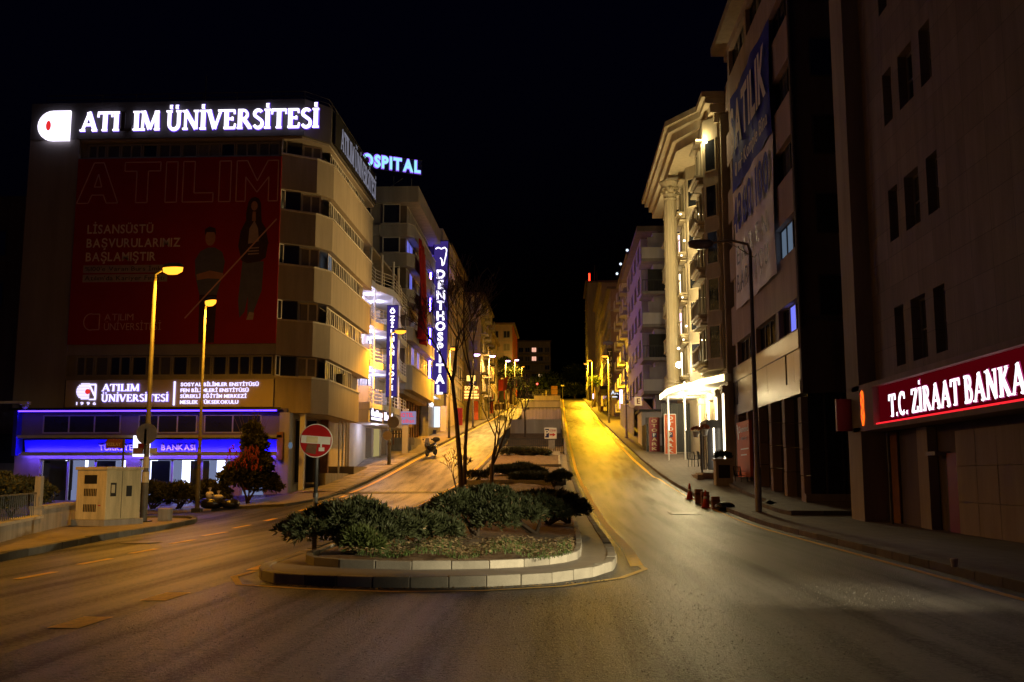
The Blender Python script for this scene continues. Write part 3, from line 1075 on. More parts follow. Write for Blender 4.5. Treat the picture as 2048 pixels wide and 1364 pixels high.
# air conditioner on the lowest ribbon
MB().tube([(-19.5, 52, 21), (-19.5, 52, 23.6)], .03, 5).build('antenna', 'metal_pole', ub)
MB().tube([(-24.6, 53, 21), (-24.6, 53, 22.6)], .03, 5).build('antenna', 'metal_pole', ub)
ac = thing('air_conditioner', 'air conditioner hung outside the lowest ribbon window of the concrete corner block', 'air conditioner', (-12.05, 54.6, 6.6))
MB().box(-12.28, -11.95, 54.2, 55.0, 6.6, 7.2).build('case', 'frame_dark', ac, bevel=.02)
MB().disc((-11.94, 54.5, 6.9), .24, (0, 1, 0), (0, 0, 1), (.012, 0, 0), 18).build('fan_grille', 'metal_dark', ac)

# banner on the front
bn = thing('banner', 'huge dark red banner with outlined capitals and two printed people on the corner block', 'banner', (-19.6, FY, 8.2))
MB().box(-24.9, -14.2, FY - .12, FY - .06, 8.2, 17.92).build('cloth', 'banner_red', bn)
by = FY - .125

def outline_letters(s, x0, x1, z0, z1):
    W = {'A': 1.15, 'T': 1.0, 'I': .32, 'L': .85, 'M': 1.15}
    tot = sum(W[c] for c in s) + .16 * (len(s) - 1)
    k = (x1 - x0) / tot
    x = x0
    hh = z1 - z0
    for c in s:
        b = MB()
        w = W[c] * k
        st = .32 * k
        P = {'I': [[(0, 0), (w, 0), (w, hh), (0, hh)]],
             'L': [[(0, 0), (w, 0), (w, .22 * hh), (st, .22 * hh), (st, hh), (0, hh)]],
             'T': [[(w / 2 - st / 2, 0), (w / 2 + st / 2, 0), (w / 2 + st / 2, .78 * hh), (w, .78 * hh), (w, hh), (0, hh), (0, .78 * hh), (w / 2 - st / 2, .78 * hh)]],
             'A': [[(0, 0), (st, 0), (.36 * w, .2 * hh), (.64 * w, .2 * hh), (w - st, 0), (w, 0), (.62 * w, hh), (.38 * w, hh)], [(.41 * w, .4 * hh), (.59 * w, .4 * hh), (.5 * w, .72 * hh)]],
             'M': [[(0, 0), (st * .8, 0), (st * .8, .6 * hh), (w / 2, .22 * hh), (w - st * .8, .6 * hh), (w - st * .8, 0), (w, 0), (w, hh), (w - st * .9, hh), (w / 2, .5 * hh), (st * .9, hh), (0, hh)]]}[c]
        for loop in P:
            for (ax, az), (bx, bz) in zip(loop, loop[1:] + loop[:1]):
                b.bar((x + ax, by - .004, z0 + az), (x + bx, by - .004, z0 + bz), .055, .012, up=(0, 1, 0))
        x += w + .16 * k
        b.build('letter', 'banner_line', bn)
outline_letters('ATILIM', -24.85, -14.35, 15.55, 17.7)
for s, z in (('LİSANSÜSTÜ', 13.95), ('BAŞVURULARIMIZ', 13.22), ('BAŞLAMIŞTIR', 12.5)):
    text(bn, s, (-24.2, by, z), .44, '-y', 'banner_white', ext=.004, off=.02, width={'L': 3.45, 'B': 4.9 if 'V' in s else 3.65}[s[0]])
for s, z, w in (("%100'e Varan Burs İmkanı", 11.98, 4.7), ("Atılım'da Kariyer Fırsatı", 11.5, 4.4)):
    MB().box(-24.3, -24.3 + w, by - .004, by, z - .1, z + .3).build('text_strip', 'banner_grey', bn)
    text(bn, s, (-24.2, by - .006, z), .22, '-y', 'banner_ink', ext=.003, off=.005, width=w - .25)
text(bn, 'ATILIM', (-23.05, by, 9.42), .34, '-y', 'banner_line', ext=.004, width=1.5)
text(bn, 'ÜNİVERSİTESİ', (-23.05, by, 8.92), .36, '-y', 'banner_line', ext=.004, width=2.95)
lg = MB()
for k in range(14):
    a0, a1 = R(70 + k * 16), R(70 + (k + 1) * 16)
    lg.bar((-23.75 + .36 * math.cos(a0), by - .004, 9.35 + .42 * math.sin(a0)), (-23.75 + .36 * math.cos(a1), by - .004, 9.35 + .42 * math.sin(a1)), .05, .012, up=(0, 1, 0))
for a, b_ in (((-23.7, 9.75), (-23.3, 9.75)), ((-23.3, 9.75), (-23.3, 8.95)), ((-23.3, 8.95), (-23.7, 8.95))):
    lg.bar((a[0], by - .004, a[1]), (b_[0], by - .004, b_[1]), .05, .012, up=(0, 1, 0))
lg.build('printed_logo', 'banner_line', bn)
MB().bar((-18.9, by - .02, 9.5), (-14.35, by - .02, 14.6), .07, .01, up=(0, 1, 0)).build('printed_line', 'banner_line', bn)

def flat(pts, y, name, m):
    n2 = len(pts)
    MB().add([(x, y, z) for x, z in pts], [tuple(range(n2))]).build(name, m, bn)

def ell(cx, cz, rx, rz, n=16):
    return [(cx + rx * math.cos(2 * math.pi * k / n), cz + rz * math.sin(2 * math.pi * k / n)) for k in range(n)]
# printed woman in dark jacket, full length
flat([(-16.1, 12.45), (-16.3, 13.2), (-16.2, 14.0), (-15.95, 14.5), (-15.7, 14.75), (-15.4, 14.75), (-15.15, 14.5), (-14.9, 14.1), (-14.75, 13.4), (-14.85, 12.6), (-15.15, 12.4), (-15.8, 12.3)], by - .006, 'printed_figure', 'banner_ink')
flat([(-15.9, 14.2), (-15.95, 14.9), (-15.85, 15.5), (-15.7, 15.72), (-15.5, 15.78), (-15.3, 15.68), (-15.18, 15.4), (-15.15, 14.8), (-15.1, 14.2), (-15.3, 14.4), (-15.5, 14.9), (-15.75, 14.4)], by - .0075, 'printed_hair', 'banner_ink')
flat([(-15.63, 14.5), (-15.43, 14.5), (-15.45, 15.0), (-15.61, 15.0)], by - .0105, 'printed_neck', 'banner_skin')
for zs_ in (12.75, 12.9, 13.05): flat([(-15.78, zs_), (-15.22, zs_ + .03), (-15.22, zs_ + .09), (-15.78, zs_ + .06)], by - .0125, 'printed_stripe', 'banner_grey')
flat(ell(-15.53, 15.3, .17, .25), by - .0115, 'printed_face', 'banner_skin')
flat([(-15.8, 13.1), (-15.75, 14.1), (-15.5, 14.55), (-15.3, 14.1), (-15.2, 13.1)], by - .009, 'printed_blouse', 'banner_grey')
flat([(-16.1, 13.25), (-15.6, 13.35), (-15.0, 13.5), (-14.7, 13.35), (-15.0, 13.1), (-15.7, 13.05)], by - .012, 'printed_arm', 'banner_ink')
flat([(-16.05, 12.4), (-14.95, 12.4), (-15.0, 10.9), (-15.35, 9.9), (-15.45, 9.4), (-15.7, 9.4), (-15.7, 10.6), (-15.85, 9.8), (-16.1, 9.5), (-16.2, 10.4)], by - .005, 'printed_trousers', 'banner_denim')
flat([(-15.75, 9.4), (-15.4, 9.4), (-15.35, 9.75), (-15.6, 9.8)], by - .008, 'printed_shoe', 'banner_grey')
# printed man with folded arms
flat([(-18.45, 11.7), (-18.5, 12.5), (-18.25, 12.95), (-17.85, 13.15), (-17.5, 13.15), (-17.1, 12.9), (-16.95, 12.4), (-17.05, 11.7), (-17.3, 10.7), (-18.2, 10.7)], by - .006, 'printed_figure', 'banner_denim')
flat(ell(-17.75, 13.65, .26, .42), by - .009, 'printed_face', 'banner_skin')
flat([(-18.05, 13.75), (-18.05, 14.1), (-17.8, 14.25), (-17.5, 14.15), (-17.45, 13.75), (-17.55, 13.95), (-17.95, 13.95)], by - .012, 'printed_hair', 'banner_ink')
flat([(-18.4, 11.75), (-17.7, 11.95), (-17.0, 11.8), (-17.05, 11.5), (-17.8, 11.55), (-18.35, 11.45)], by - .012, 'printed_arm', 'banner_skin')
flat([(-18.2, 10.7), (-17.3, 10.7), (-17.35, 8.25), (-18.15, 8.25)], by - .005, 'printed_trousers', 'banner_ink')

# roof letters, front
rs = thing('roof_sign', 'white lit roof letters across the front of the corner block, one letter dark', 'sign', (-20, FY - .05, 19.2))
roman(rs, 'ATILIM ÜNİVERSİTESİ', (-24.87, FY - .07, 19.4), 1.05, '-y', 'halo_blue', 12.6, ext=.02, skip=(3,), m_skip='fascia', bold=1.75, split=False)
roman(rs, 'ATILIM ÜNİVERSİTESİ', (-24.85, FY - .1, 19.42), 1.02, '-y', 'letter_white', 12.55, ext=.1, skip=(3,), m_skip='fascia', bold=1.25)

def uni_logo(root, x0, z0, s, y, halo=True):
    """round left half, square right half, red dot"""
    body = MB()
    pts = [(s * (.5 + .5 * math.cos(R(a))), s * (.5 + .5 * math.sin(R(a)))) for a in range(90, 271, 15)] + [(s * 1.06, 0), (s * 1.06, s), (s * .78, s)]
    n3 = len(pts)
    body.add([(x0 + px, y, z0 + pz) for px, pz in pts] + [(x0 + px, y + .12, z0 + pz) for px, pz in pts], [tuple(range(n3))] + [(i, i + n3, (i + 1) % n3 + n3, (i + 1) % n3) for i in range(n3)])
    body.build('logo_plate', 'letter_white', root)
    MB().add([(x0 + s * (.36 + .085 * math.cos(2 * math.pi * k / 16)), y - .01, z0 + s * (.5 + .17 * math.sin(2 * math.pi * k / 16))) for k in range(16)], [tuple(range(16))]).build('logo_dot', 'logo_red', root)
lo = thing('logo_sign', 'lit white round and square emblem with red dot at the left roof corner', 'sign', (-26.3, FY - .1, 19))
uni_logo(lo, -27.15, 18.92, 1.62, FY - .2)

# roof letters, street side
ss = thing('roof_sign', 'dimmer white roof letters running up the street side of the corner block', 'sign', (-11.9, 56, 19.2))
MB().box(-11.89, -11.84, 50.6, 62.4, 19.12, 20.95).build('backing', 'black', ss)
roman(ss, 'ATILIM ÜNİVERSİTESİ', (-11.84, 52.0, 19.35), 1.2, '+x', 'letter_dim', 10.3, ext=.012, bold=1.0)

# lower lit sign board
ls = thing('sign_board', 'cream sign board with white lit letters and emblem above the blue bank front', 'sign', (-19.6, FY, 5))
MB().box(-24.85, -14.25, FY - .1, FY + .3, 5.02, 6.4).build('board', 'sign_cream', ls)
roman(ls, 'ATILIM', (-22.95, FY - .12, 5.82), .36, '-y', 'letter_cool', 1.9, ext=.05, bold=1.2)
roman(ls, 'ATILIM', (-22.96, FY - .105, 5.81), .375, '-y', 'halo_blue', 1.93, ext=.01, bold=1.8, split=False)
roman(ls, 'ÜNİVERSİTESİ', (-22.99, FY - .105, 5.29), .375, '-y', 'halo_blue', 3.48, ext=.01, bold=1.8, split=False)
roman(ls, 'ÜNİVERSİTESİ', (-22.98, FY - .12, 5.3), .36, '-y', 'letter_cool', 3.45, ext=.05, bold=1.2)
MB().box(-19.3, -19.22, FY - .16, FY - .1, 5.1, 6.3).build('divider', 'letter_cool', ls)
for k, (s, w) in enumerate((('SOSYAL BİLİMLER ENSTİTÜSÜ', 3.95), ('FEN BİLİMLERİ ENSTİTÜSÜ', 3.45), ('SÜREKLİ EĞİTİM MERKEZİ', 3.35), ('MESLEK YÜKSEKOKULU', 2.95))):
    text(ls, s, (-18.95, FY - .1, 6.06 - k * .295), .17, '-y', 'letter_cool', width=w, ext=.04, off=.02)
lgp = MB()
for k in range(11):
    z = 5.42 + k * .075
    r_ = .42
    dz = z - 5.8
    if abs(dz) < r_: lgp.box(-23.85 - math.sqrt(r_ * r_ - dz * dz), -23.62, FY - .15, FY - .1, z, z + .05)
lgp.build('logo_stripes', 'letter_cool', ls)
lgp = MB()
for a in ((-23.6, -23.28, 6.12, 6.2), (-23.34, -23.26, 5.42, 6.14), (-23.6, -23.28, 5.38, 5.44)):
    lgp.box(a[0], a[1], FY - .15, FY - .1, a[2], a[3])
lgp.bar((-23.6, FY - .125, 6.1), (-23.34, FY - .125, 5.6), .07, .05, up=(0, 1, 0))
lgp.build('logo_frame', 'letter_cool', ls)
MB().disc((-23.68, FY - .16, 5.8), .13, (1, 0, 0), (0, 0, 1), (0, -.02, 0), 16).build('logo_dot', 'logo_red', ls)
text(ls, '1996', (-24.25, FY - .1, 5.14), .14, '-y', 'letter_cool', width=1.0, ext=.03, off=.01, gap=.5)

# ------------------------------------------------------------------ bank on the ground floor
bk = thing('bank_branch', 'bank branch with blue lit fascia, dark upper windows and bright show windows', 'bank', (-20, FY, .2))
wl_ = MB()
for a, b_ in ((-27.3, -26.0), (-21.6, -20.9), (-16.3, -15.8), (-14.6, -13.6)):
    wl_.box(a, b_, FY - .02, FY + .4, .1, 2.45)
wl_.box(-27.3, -13.6, FY - .04, FY + .42, 2.45, 2.72)
wl_.build('piers', 'plaster_brown', bk)
MB().box(-27.3, -13.6, FY + .1, FY + .5, 3.48, 4.95).build('upper_wall', 'bank_upper', bk)
MB().box(-27.3, -13.7, FY - .3, FY + .1, 3.48, 3.62).build('ledge', 'plaster_grey', bk)
for x, w, c in ((-24.0, 4.0, 3), (-19.6, 3.0, 3), (-16.3, 2.9, 2)):
    win(bk, (x, FY + .1, 3.72), w, .92, '-y', cols=c, fr=.06, dep=.06, fm='frame_grey', pm='pane')
MB().box(-27.6, -13.8, FY - .34, FY - .1, 4.87, 4.98).build('canopy_edge', 'black', bk)
MB().box(-27.2, -14.0, FY - .33, FY - .28, 4.79, 4.85).build('blue_strip', 'strip_blue', bk)
MB().box(-27.2, -14.0, FY - .27, FY + .1, 4.8, 4.86).build('canopy_soffit', 'frame_grey', bk)
MB().box(-27.3, -27.1, FY - .35, FY + .3, 2.6, 4.85).build('blue_side', 'blue_panel', bk)
# blue fascia: panel leaning out, light trough beneath
fz = MB()
fz.add([(-26.7, FY - .32, 3.4), (-13.9, FY - .32, 3.4), (-13.9, FY - .1, 2.74), (-26.7, FY - .1, 2.74)], [(3, 2, 1, 0)])
fz.add([(-26.7, FY - .1, 2.74), (-13.9, FY - .1, 2.74), (-13.9, FY + .3, 2.74), (-26.7, FY + .3, 2.74)], [(0, 1, 2, 3)])
fz.build('fascia', 'blue_panel', bk)
MB().box(-26.7, -13.95, FY - .36, FY - .3, 2.72, 2.76).build('fascia_strip', 'strip_lilac', bk)
MB().box(-26.75, -13.9, FY - .42, FY - .37, 2.6, 2.79).build('trough', 'plaster_grey', bk)
tilt = Vector((0, -.22, .66)).normalized()
nf = Vector((0, -.66, -.22)).normalized()
text(bk, 'TÜRKİYE', (-22.9, FY - .17, 2.88), .27, nf, 'sign_white', width=1.7, ext=.03, off=.02, u=(1, 0, 0), v=tilt)
text(bk, 'BANKASI', (-19.75, FY - .17, 2.88), .27, nf, 'sign_white', width=1.72, ext=.03, off=.02, u=(1, 0, 0), v=tilt)
MB().box(-21.05, -20.25, FY - .55, FY - .35, 2.55, 3.58).build('logo_box', 'logo_box', bk)
MB().box(-20.8, -20.5, FY - .56, FY - .552, 2.9, 3.2).build('logo_mark', 'maroon', bk)
MB().box(-13.95, -13.65, FY - .3, FY + .1, 2.4, 3.75).build('fascia_end', 'wood', bk)
# bright interior
room = MB()
room.quad((-26, FY + 3.4, .25), (-14, FY + 3.4, .25), (-14, FY + 3.4, 2.6), (-26, FY + 3.4, 2.6))
room.build('back_wall', 'bank_wall_glow', bk)
MB().quad((-26, FY + .3, .22), (-14, FY + .3, .22), (-14, FY + 3.4, .22), (-26, FY + 3.4, .22)).build('inner_floor', 'plaster_white', bk)
MB().box(-26, -14, FY + .4, FY + 3.4, 2.62, 2.7).build('inner_ceiling', 'plaster_white', bk)
for x, y, w in ((-24.9, .55, .12), (-23.9, .6, .12), (-22.0, .8, .35), (-20.55, .9, .35), (-18.9, 1.2, .6), (-17.1, .9, .4), (-15.3, .9, .5)):
    MB().box(x - w / 2, x + w / 2, FY + y, FY + y + .08, .9 if w < .5 else 1.25, 2.4).build('light_panel', 'bank_light', bk)
MB().box(-25.8, -14.6, FY + .62, FY + .74, 2.5, 2.56).build('ceiling_tube', 'bank_light', bk)
for x, w, z0, m_ in ((-25.1, 1.2, .9, 'pane_blind'), (-22.8, 1.0, 1.2, 'navy'), (-20.0, .95, .8, 'navy'), (-18.0, .95, .6, 'pane_blind'), (-15.7, .7, .9, 'maroon')):
    MB().box(x - w / 2, x + w / 2, FY + .42, FY + .45, z0, 2.36).build('poster', m_, bk)
for x in (-24.5, -22.2, -19.6, -17.0):
    light(bk, (x, FY + 1.2, 2.4), 90, (.62, .66, 1), .25)
for x in (-19.2, -17.6):
    MB().box(x - .6, x + .6, FY + 1.4, FY + 2.0, .25, 1.0).build('counter', 'navy', bk)
for x0, x1 in ((-26, -24.6), (-24.6, -23.2), (-23.2, -21.6), (-20.9, -19.3), (-19.3, -17.8), (-17.8, -16.3), (-15.8, -14.6)):
    b = MB()
    b.box(x0, x0 + .05, FY + .12, FY + .2, .25, 2.44); b.box(x1 - .05, x1, FY + .12, FY + .2, .25, 2.44)
    b.box(x0 + .05, x1 - .05, FY + .12, FY + .2, 2.38, 2.44); b.box(x0 + .05, x1 - .05, FY + .12, FY + .2, .25, .4)
    w = b.build('show_window', 'frame_grey', bk)
    MB().quad((x0 + .05, FY + .16, .4), (x1 - .05, FY + .16, .4), (x1 - .05, FY + .16, 2.38), (x0 + .05, FY + .16, 2.38)).build('pane', 'clear_glass', w)
# corner ground floor under the overhang
cg = thing('corner_entrance', 'recessed ground floor corner with grey door and white pier under the overhang', 'entrance', (-13.5, 51, .9))
MB().prism([(-13.6, FY + .5), (-13.55, 50.9), (-13.4, 61.9), (-14.4, 61.9), (-14.4, FY + .5)], .2, 4.76).build('wall', 'hotel_wall', cg)
MB().box(-13.9, -13.4, FY - .05, FY + .5, .3, 4.74).build('pier', 'plaster_grey', cg)
MB().box(-13.15, -12.9, 50.0, 50.25, .7, 4.74).build('pillar', 'plaster_white', cg)
win(cg, (-13.05, 50.9, 1.2), 1.2, 3.3, R(18), cols=2, fr=.08, dep=.06, fm='frame_grey', pm='pane', name='door')
MB().box(-13.4, -13.1, 52.6, 53.3, 2.3, 3.3).build('meter_box', 'frame_white', cg, bevel=.02)
MB().box(-13.45, -13.0, 55.6, 55.9, 1.4, 4.74).build('shutter_post', 'wood', cg)
for y in (56.6, 57.6, 58.6): MB().tube([(-12.6, y, gz(y) + .1), (-12.6, y, 4.74)], .05, 6).build('post', 'white_paint', cg)
MB().box(-13.4, -12.2, 51.8, 57.5, .9, 1.75).build('step_block', 'concrete', cg)
MB().box(-13.39, -11.9, 57.5, 61.5, 1.3, 2.15).build('step_block', 'slab', cg)
MB().disc((-13.3, FY - .1, 3.1), .1, (1, 0, 0), (0, 0, 1.6), (0, -.05, 0), 20).build('round_plate', 'window_cool', cg)
# shadowed neighbour at the far left
nl = thing('neighbour_block', 'unlit dark block at the left edge behind the corner building', 'building', (-38, 55, 0))
MB().box(-50, -27.75, 54, 70, 0, 17.5).build('wall', 'plaster_dark', nl)
for z in (4.2, 8.0, 11.0, 14.0): wrow(nl, '-y', 54, -33.5, -28, 2, z, 1.5, 1.5, fm='frame_dark', pm='pane')
for x in (-33,):
    MB().box(-36, -28, 53.6, 54, 2.3, 3.9).build('shop_fascia', 'black', nl)
# ------------------------------------------------------------------ hotel with white curved balconies (left row)
oh = thing('hotel_building', 'white hotel with curved lit balconies and tube railings behind the concrete corner block', 'building', (-14, 66, 2.2))
MB().box(-24, -13.3, 62.7, 76, 2, 14.6).build('wall', 'plaster_white', oh)

def edge_x(y):
    return -12.05 + .75 * sstep((y - 64.0) / 3.0) - .25 * sstep((y - 69.5) / 3.0)
bys = frange(62.75, 74.5, .45)
for k, z in enumerate((6.15, 8.9, 11.55, 14.1)):
    poly = [(edge_x(y), y) for y in bys] + [(-13.3, 74.5), (-13.3, 62.75)]
    MB().prism(poly, z - .32, z + .12).build('balcony_slab', 'plaster_white', oh)
    rl = MB()
    for dz in (.35, .58, .81, 1.04):
        rl.tube([(edge_x(y) - .06, y, z + dz) for y in bys], .022, 5)
    for y in bys[::3]: rl.tube([(edge_x(y) - .06, y, z + .1), (edge_x(y) - .06, y, z + 1.05)], .025, 5)
    rl.build('railing', 'white_paint', oh)
    if k < 3:
        zc = (8.9, 11.55, 14.1)[k] - .33
        for y in (64.3, 67.0, 70.2):
            MB().box(-13.2, -12.25, y - .05, y + .05, z + .12, z + 1.3).build('divider', 'plaster_tan', oh)
            MB().tube([(edge_x(y) - .12, y, z + .12), (edge_x(y) - .12, y, zc)], .07, 8).build('column', 'white_paint', oh)
        for y in (63.4, 65.7, 68.6):
            MB().box(-13.28, -13.22, y - .5, y + .45, z + .12, z + 2.1).build('balcony_door', 'plaster_grey', oh)
            lm = MB().disc((-12.8, y, zc - .03), .14, (1, 0, 0), (0, 1, 0), (0, 0, .03), 14).build('ceiling_lamp', 'room_white', oh)
            light(oh, (-12.75, y, zc - .2), 110, (.72, .66, 1), .12)
# roof terrace
for y in (63.2, 65.4, 67.6, 69.8): MB().tube([(edge_x(y) - .2, y, 14.2), (edge_x(y) - .2, y, 16.4)], .09, 8).build('terrace_post', 'white_paint', oh)
MB().box(-16, -12.2, 63, 74, 16.4, 16.55).build('terrace_roof', 'plaster_tan', oh)
# entrance
MB().box(-24, -13.9, 62.75, 66.4, 2, 5.8).build('ground_wall', 'plaster_tan', oh)
MB().prism([(-12.1, 62.75), (-11.35, 67), (-11.5, 74.4), (-13.29, 74.4), (-13.29, 62.75)], 5.0, 5.8).build('canopy', 'plaster_white', oh)
g = MB()
d = Vector((1.5, 4.8, 0)).normalized()
rz = math.atan2(4.8, 1.5)
for i in range(4):
    p = Vector((-13.7, 66.8, 2.75)) + d * (i * 1.15 + .5)
    win(oh, p, 1.1, 2.2, rz, cols=1, fr=.07, dep=.08, fm='frame_white', pm=('door_glow' if i in (0, 2) else 'pane_curtain'), name='entrance_door')
MB().box(-20, -13.8, 66.5, 74, 2.2, 5.0).build('lobby_wall', 'plaster_tan', oh)
for y in (64.8, 66.2): MB().disc((-12.2, y, 4.97), .13, (1, 0, 0), (0, 1, 0), (0, 0, .02), 12).build('downlight', 'room_white', oh)
light(oh, (-12.2, 65.6, 4.8), 60, (.85, .8, 1), .15)
cs = thing('canopy_sign', 'white and blue lit sign boxes along the white hotel canopy', 'sign', (-11.8, 66, 5.1))
for (a, b_), m_ in zip((((-12.02, 62.9), (-11.65, 65.2)), ((-11.62, 65.35), (-11.28, 67.4))), ('letter_cool', 'navy')):
    MB().prism([a, b_, (b_[0] - .12, b_[1]), (a[0] - .12, a[1])], 5.05, 5.9).build('sign_box', 'navy', cs)
u_ = Vector((.37, 2.3, 0)).normalized(); n_f = Vector((u_.y, -u_.x, 0))
text(cs, 'Özilhan', Vector((-12.0, 62.95, 5.42)) + n_f * .01, .36, n_f, 'letter_white', width=2.1, ext=.03, off=.05, u=u_)
MB().obox(Vector((-11.84, 64.05, 5.25)) + n_f * .015, u_ * 1.0, n_f * .01, Vector((0, 0, .08))).build('sign_strip', 'letter_white', cs)
text(cs, 'Hotel', Vector((-11.6, 65.5, 5.3)) + n_f * .01, .45, n_f, 'letter_white', width=1.6, ext=.03, off=.06, u=u_)
vs_ = thing('vertical_sign', 'tall narrow blue vertical sign with white letters on the white hotel', 'sign', (-11.05, 65.1, 6.9))
MB().box(-11.45, -10.67, 65.0, 65.2, 6.75, 12.9).build('panel', 'navy', vs_)
MB().box(-11.41, -10.71, 64.96, 64.995, 6.8, 12.85).build('glow_panel', 'sign_glow', vs_)
zz = 12.32
for ch in 'ÖZİLHAN HOTEL':
    if ch != ' ':
        text(vs_, ch, (-11.06, 64.95, zz), .29, '-y', 'letter_white', ext=.05, off=.05, split=True, align='c')
    zz -= .465
for z in (8, 10, 12): MB().bar((-11.45, 65.1, z), (-12.0, 65.1, z), .05).build('bracket', 'metal_dark', vs_)

# ------------------------------------------------------------------ grey block with projecting bays
gb_ = thing('office_building', 'grey office block with projecting bays and broad roof slab below the roof sign', 'building', (-14, 84, 3.5))
MB().box(-26, -13.0, 77, 91.8, 3, 23.2).build('wall', 'plaster_grey', gb_)
MB().box(-24, -11.1, 76.5, 92, 23.2, 24.5).build('roof_slab', 'plaster_grey', gb_)
for i, z in enumerate((9.2, 12.2, 15.2, 18.1, 20.5)):
    b = MB()
    b.prism([(-14.2, 76.75), (-12.0, 76.75), (-11.55, 77.5), (-11.55, 91.2), (-13.0, 91.2), (-14.2, 91.2)], z - (.0 if i else .9), z + 1.0)
    b.build('bay_spandrel', 'plaster_grey', gb_)
    MB().prism([(-14.2, 76.72), (-11.98, 76.72), (-11.5, 77.48), (-11.5, 91.25), (-13, 91.25), (-14.2, 91.25)], z + 1.0, z + 1.06).build('bay_sill', 'spandrel_lip', gb_)
    MB().box(-16.6, -14.2, 76.6, 77, z + .1, z + .9).build('balcony_front', 'plaster_grey', gb_)
    zt = (12.2, 15.2, 18.1, 20.5, 23.2)[i]
    h = zt - z - 1.1
    if h > .5:
        for k in range(8):
            y = 78.4 + k * 1.6
            win(gb_, (-12.2, y, z + 1.08), 1.5, h, '+x', cols=2, fr=.07, dep=.06, fm='frame_white', pm='window_blue' if (i, k) in ((0, 2), (0, 4), (2, 1), (3, 0), (3, 1)) else 'pane')
        win(gb_, (-13.3, 76.95, z + 1.08), 1.4, h, '-y', cols=1, fr=.08, dep=.1, fm='frame_white', pm='pane')
        win(gb_, (-15.4, 76.99, z + 1.0), .9, h + .1, '-y', cols=1, fr=.08, dep=.06, fm='frame_white', pm='pane')
        MB().box(-14.1, -12.25, 77.6, 91, z + 1.06, zt).build('bay_core', 'plaster_dark', gb_)
fnb = MB().prism([(-13, 77.2), (-12.2, 77.2), (-12.2, 91), (-13, 91)], 8.0, 8.3)
fnb.build('bay_foot', 'plaster_tan', gb_)
for y in frange(77.4, 91, 1.5): MB().box(-13.4, -12.9, y - .12, y + .12, 3.6, 8.0).build('ground_pier', 'wood', gb_)
MB().box(-13.02, -12.98, 77.2, 91, 3.4, 8.0).build('ground_glazing', 'pane', gb_)
MB().box(-13.0, -12.3, 77.5, 83, 5.6, 6.5).build('awning_board', 'wood', gb_)
# hanging flag
fl = MB()
nx, nz = 14, 14
for j in range(nz + 1):
    t = j / nz
    for i in range(nx + 1):
        s = i / nx
        y = 77.9 + 4.6 * s * (1 - .15 * t) + .5 * t
        x = -11.25 + .25 * math.sin(s * 13 + t * 2) * (.3 + t) + .12 * math.sin(s * 5)
        fl.v.append((x, y, 20.6 - 7.9 * t - .35 * s))
for j in range(nz):
    for i in range(nx):
        a = j * (nx + 1) + i
        fl.f.append((a, a + 1, a + nx + 2, a + nx + 1))
fo = fl.build('flag', 'red_cloth', at=(-11.3, 80, 12.5), smooth=True, label='long red cloth flag hanging down the street side of the grey office block', cat='flag')
so = fo.modifiers.new('thickness', 'SOLIDIFY'); so.thickness = .02
# roof sign
hs = thing('roof_sign', 'pale blue lit HOSPITAL letters on posts above the grey office roof', 'sign', (-14, 80.5, 24.5))
ru = Vector((.88, .475, 0)).normalized(); rn = Vector((ru.y, -ru.x, 0))
re_ = Vector((-11.75, 82, 27.2))
W_ = 9.4
MB().obox(re_ - ru * (W_ / 2) - rn * .06 + UP * .55, ru * (W_ / 2 + .15), rn * .04, UP * .68).build('panel', 'navy', hs)
for z in (-.1, .3, .75, 1.18): MB().obox(re_ - ru * (W_ / 2) + rn * -.005 + UP * z, ru * (W_ / 2 + .15), rn * .012, UP * .025).build('slat', 'metal_pole', hs)
text(hs, 'DENTHOSPITAL', re_ - ru * (W_ + .02) + rn * .02 + UP * .1, .95, rn, 'letter_teal', width=W_, ext=.06, off=.04, u=ru, split=True)
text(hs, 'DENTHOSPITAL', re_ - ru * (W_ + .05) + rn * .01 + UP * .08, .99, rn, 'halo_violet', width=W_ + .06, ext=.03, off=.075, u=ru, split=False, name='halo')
for k in range(6):
    p = re_ - ru * (.8 + k * 1.6)
    MB().tube([(p.x, p.y, 24.45), (p.x, p.y, 26.7)], .05, 6).build('post', 'metal_pole', hs)
p, q = re_ - ru * 1.6, re_ - ru * 4.2
MB().tube([(p.x, p.y, 26.6), (q.x, q.y, 24.5)], .03, 5).build('brace', 'metal_pole', hs)

# ------------------------------------------------------------------ hospital
dh = thing('hospital_building', 'narrow panelled hospital front washed violet by its tall vertical letters', 'building', (-14, 98, 5))
MB().box(-26, -12.2, 92.1, 104.5, 4.5, 23.6).build('wall', 'clad_metal', dh)
MB().prism([(-12.2, 92.2), (-11.0, 92.2), (-11.0, 104.4), (-12.2, 104.4)], 22.4, 25.0).build('eave_panel', 'plaster_lilac', dh)
for i in range(5):
    wrow(dh, '+x', -12.19, 93.5, 104, 5, 10.2 + 2.6 * i, 1.5, 1.7, fm='frame_grey', pm=None)
MB().box(-12.19, -12.1, 92.3, 92.5, 9.5, 22).build('light_strip', 'strip_lilac', dh)
MB().box(-13.6, -11.6, 92.0, 97, 9.0, 9.5).build('portal_top', 'corrugated', dh)
for y in (92.1, 93.4, 94.7): MB().box(-13.5, -12.9, y, y + .25, 5.4, 9.0).build('portal_post', 'corrugated', dh)
MB().box(-12.5, -11.65, 96.5, 96.7, 6.3, 8.3).build('lit_door', 'shop_cool', dh)
MB().box(-13.3, -11.9, 95.8, 96.4, 5.3, 6.0).build('entrance_step', 'navy', dh)
MB().box(-12.0, -11.4, 100, 100.3, 6.0, 8.6).build('arch_panel', 'white_paint', dh)
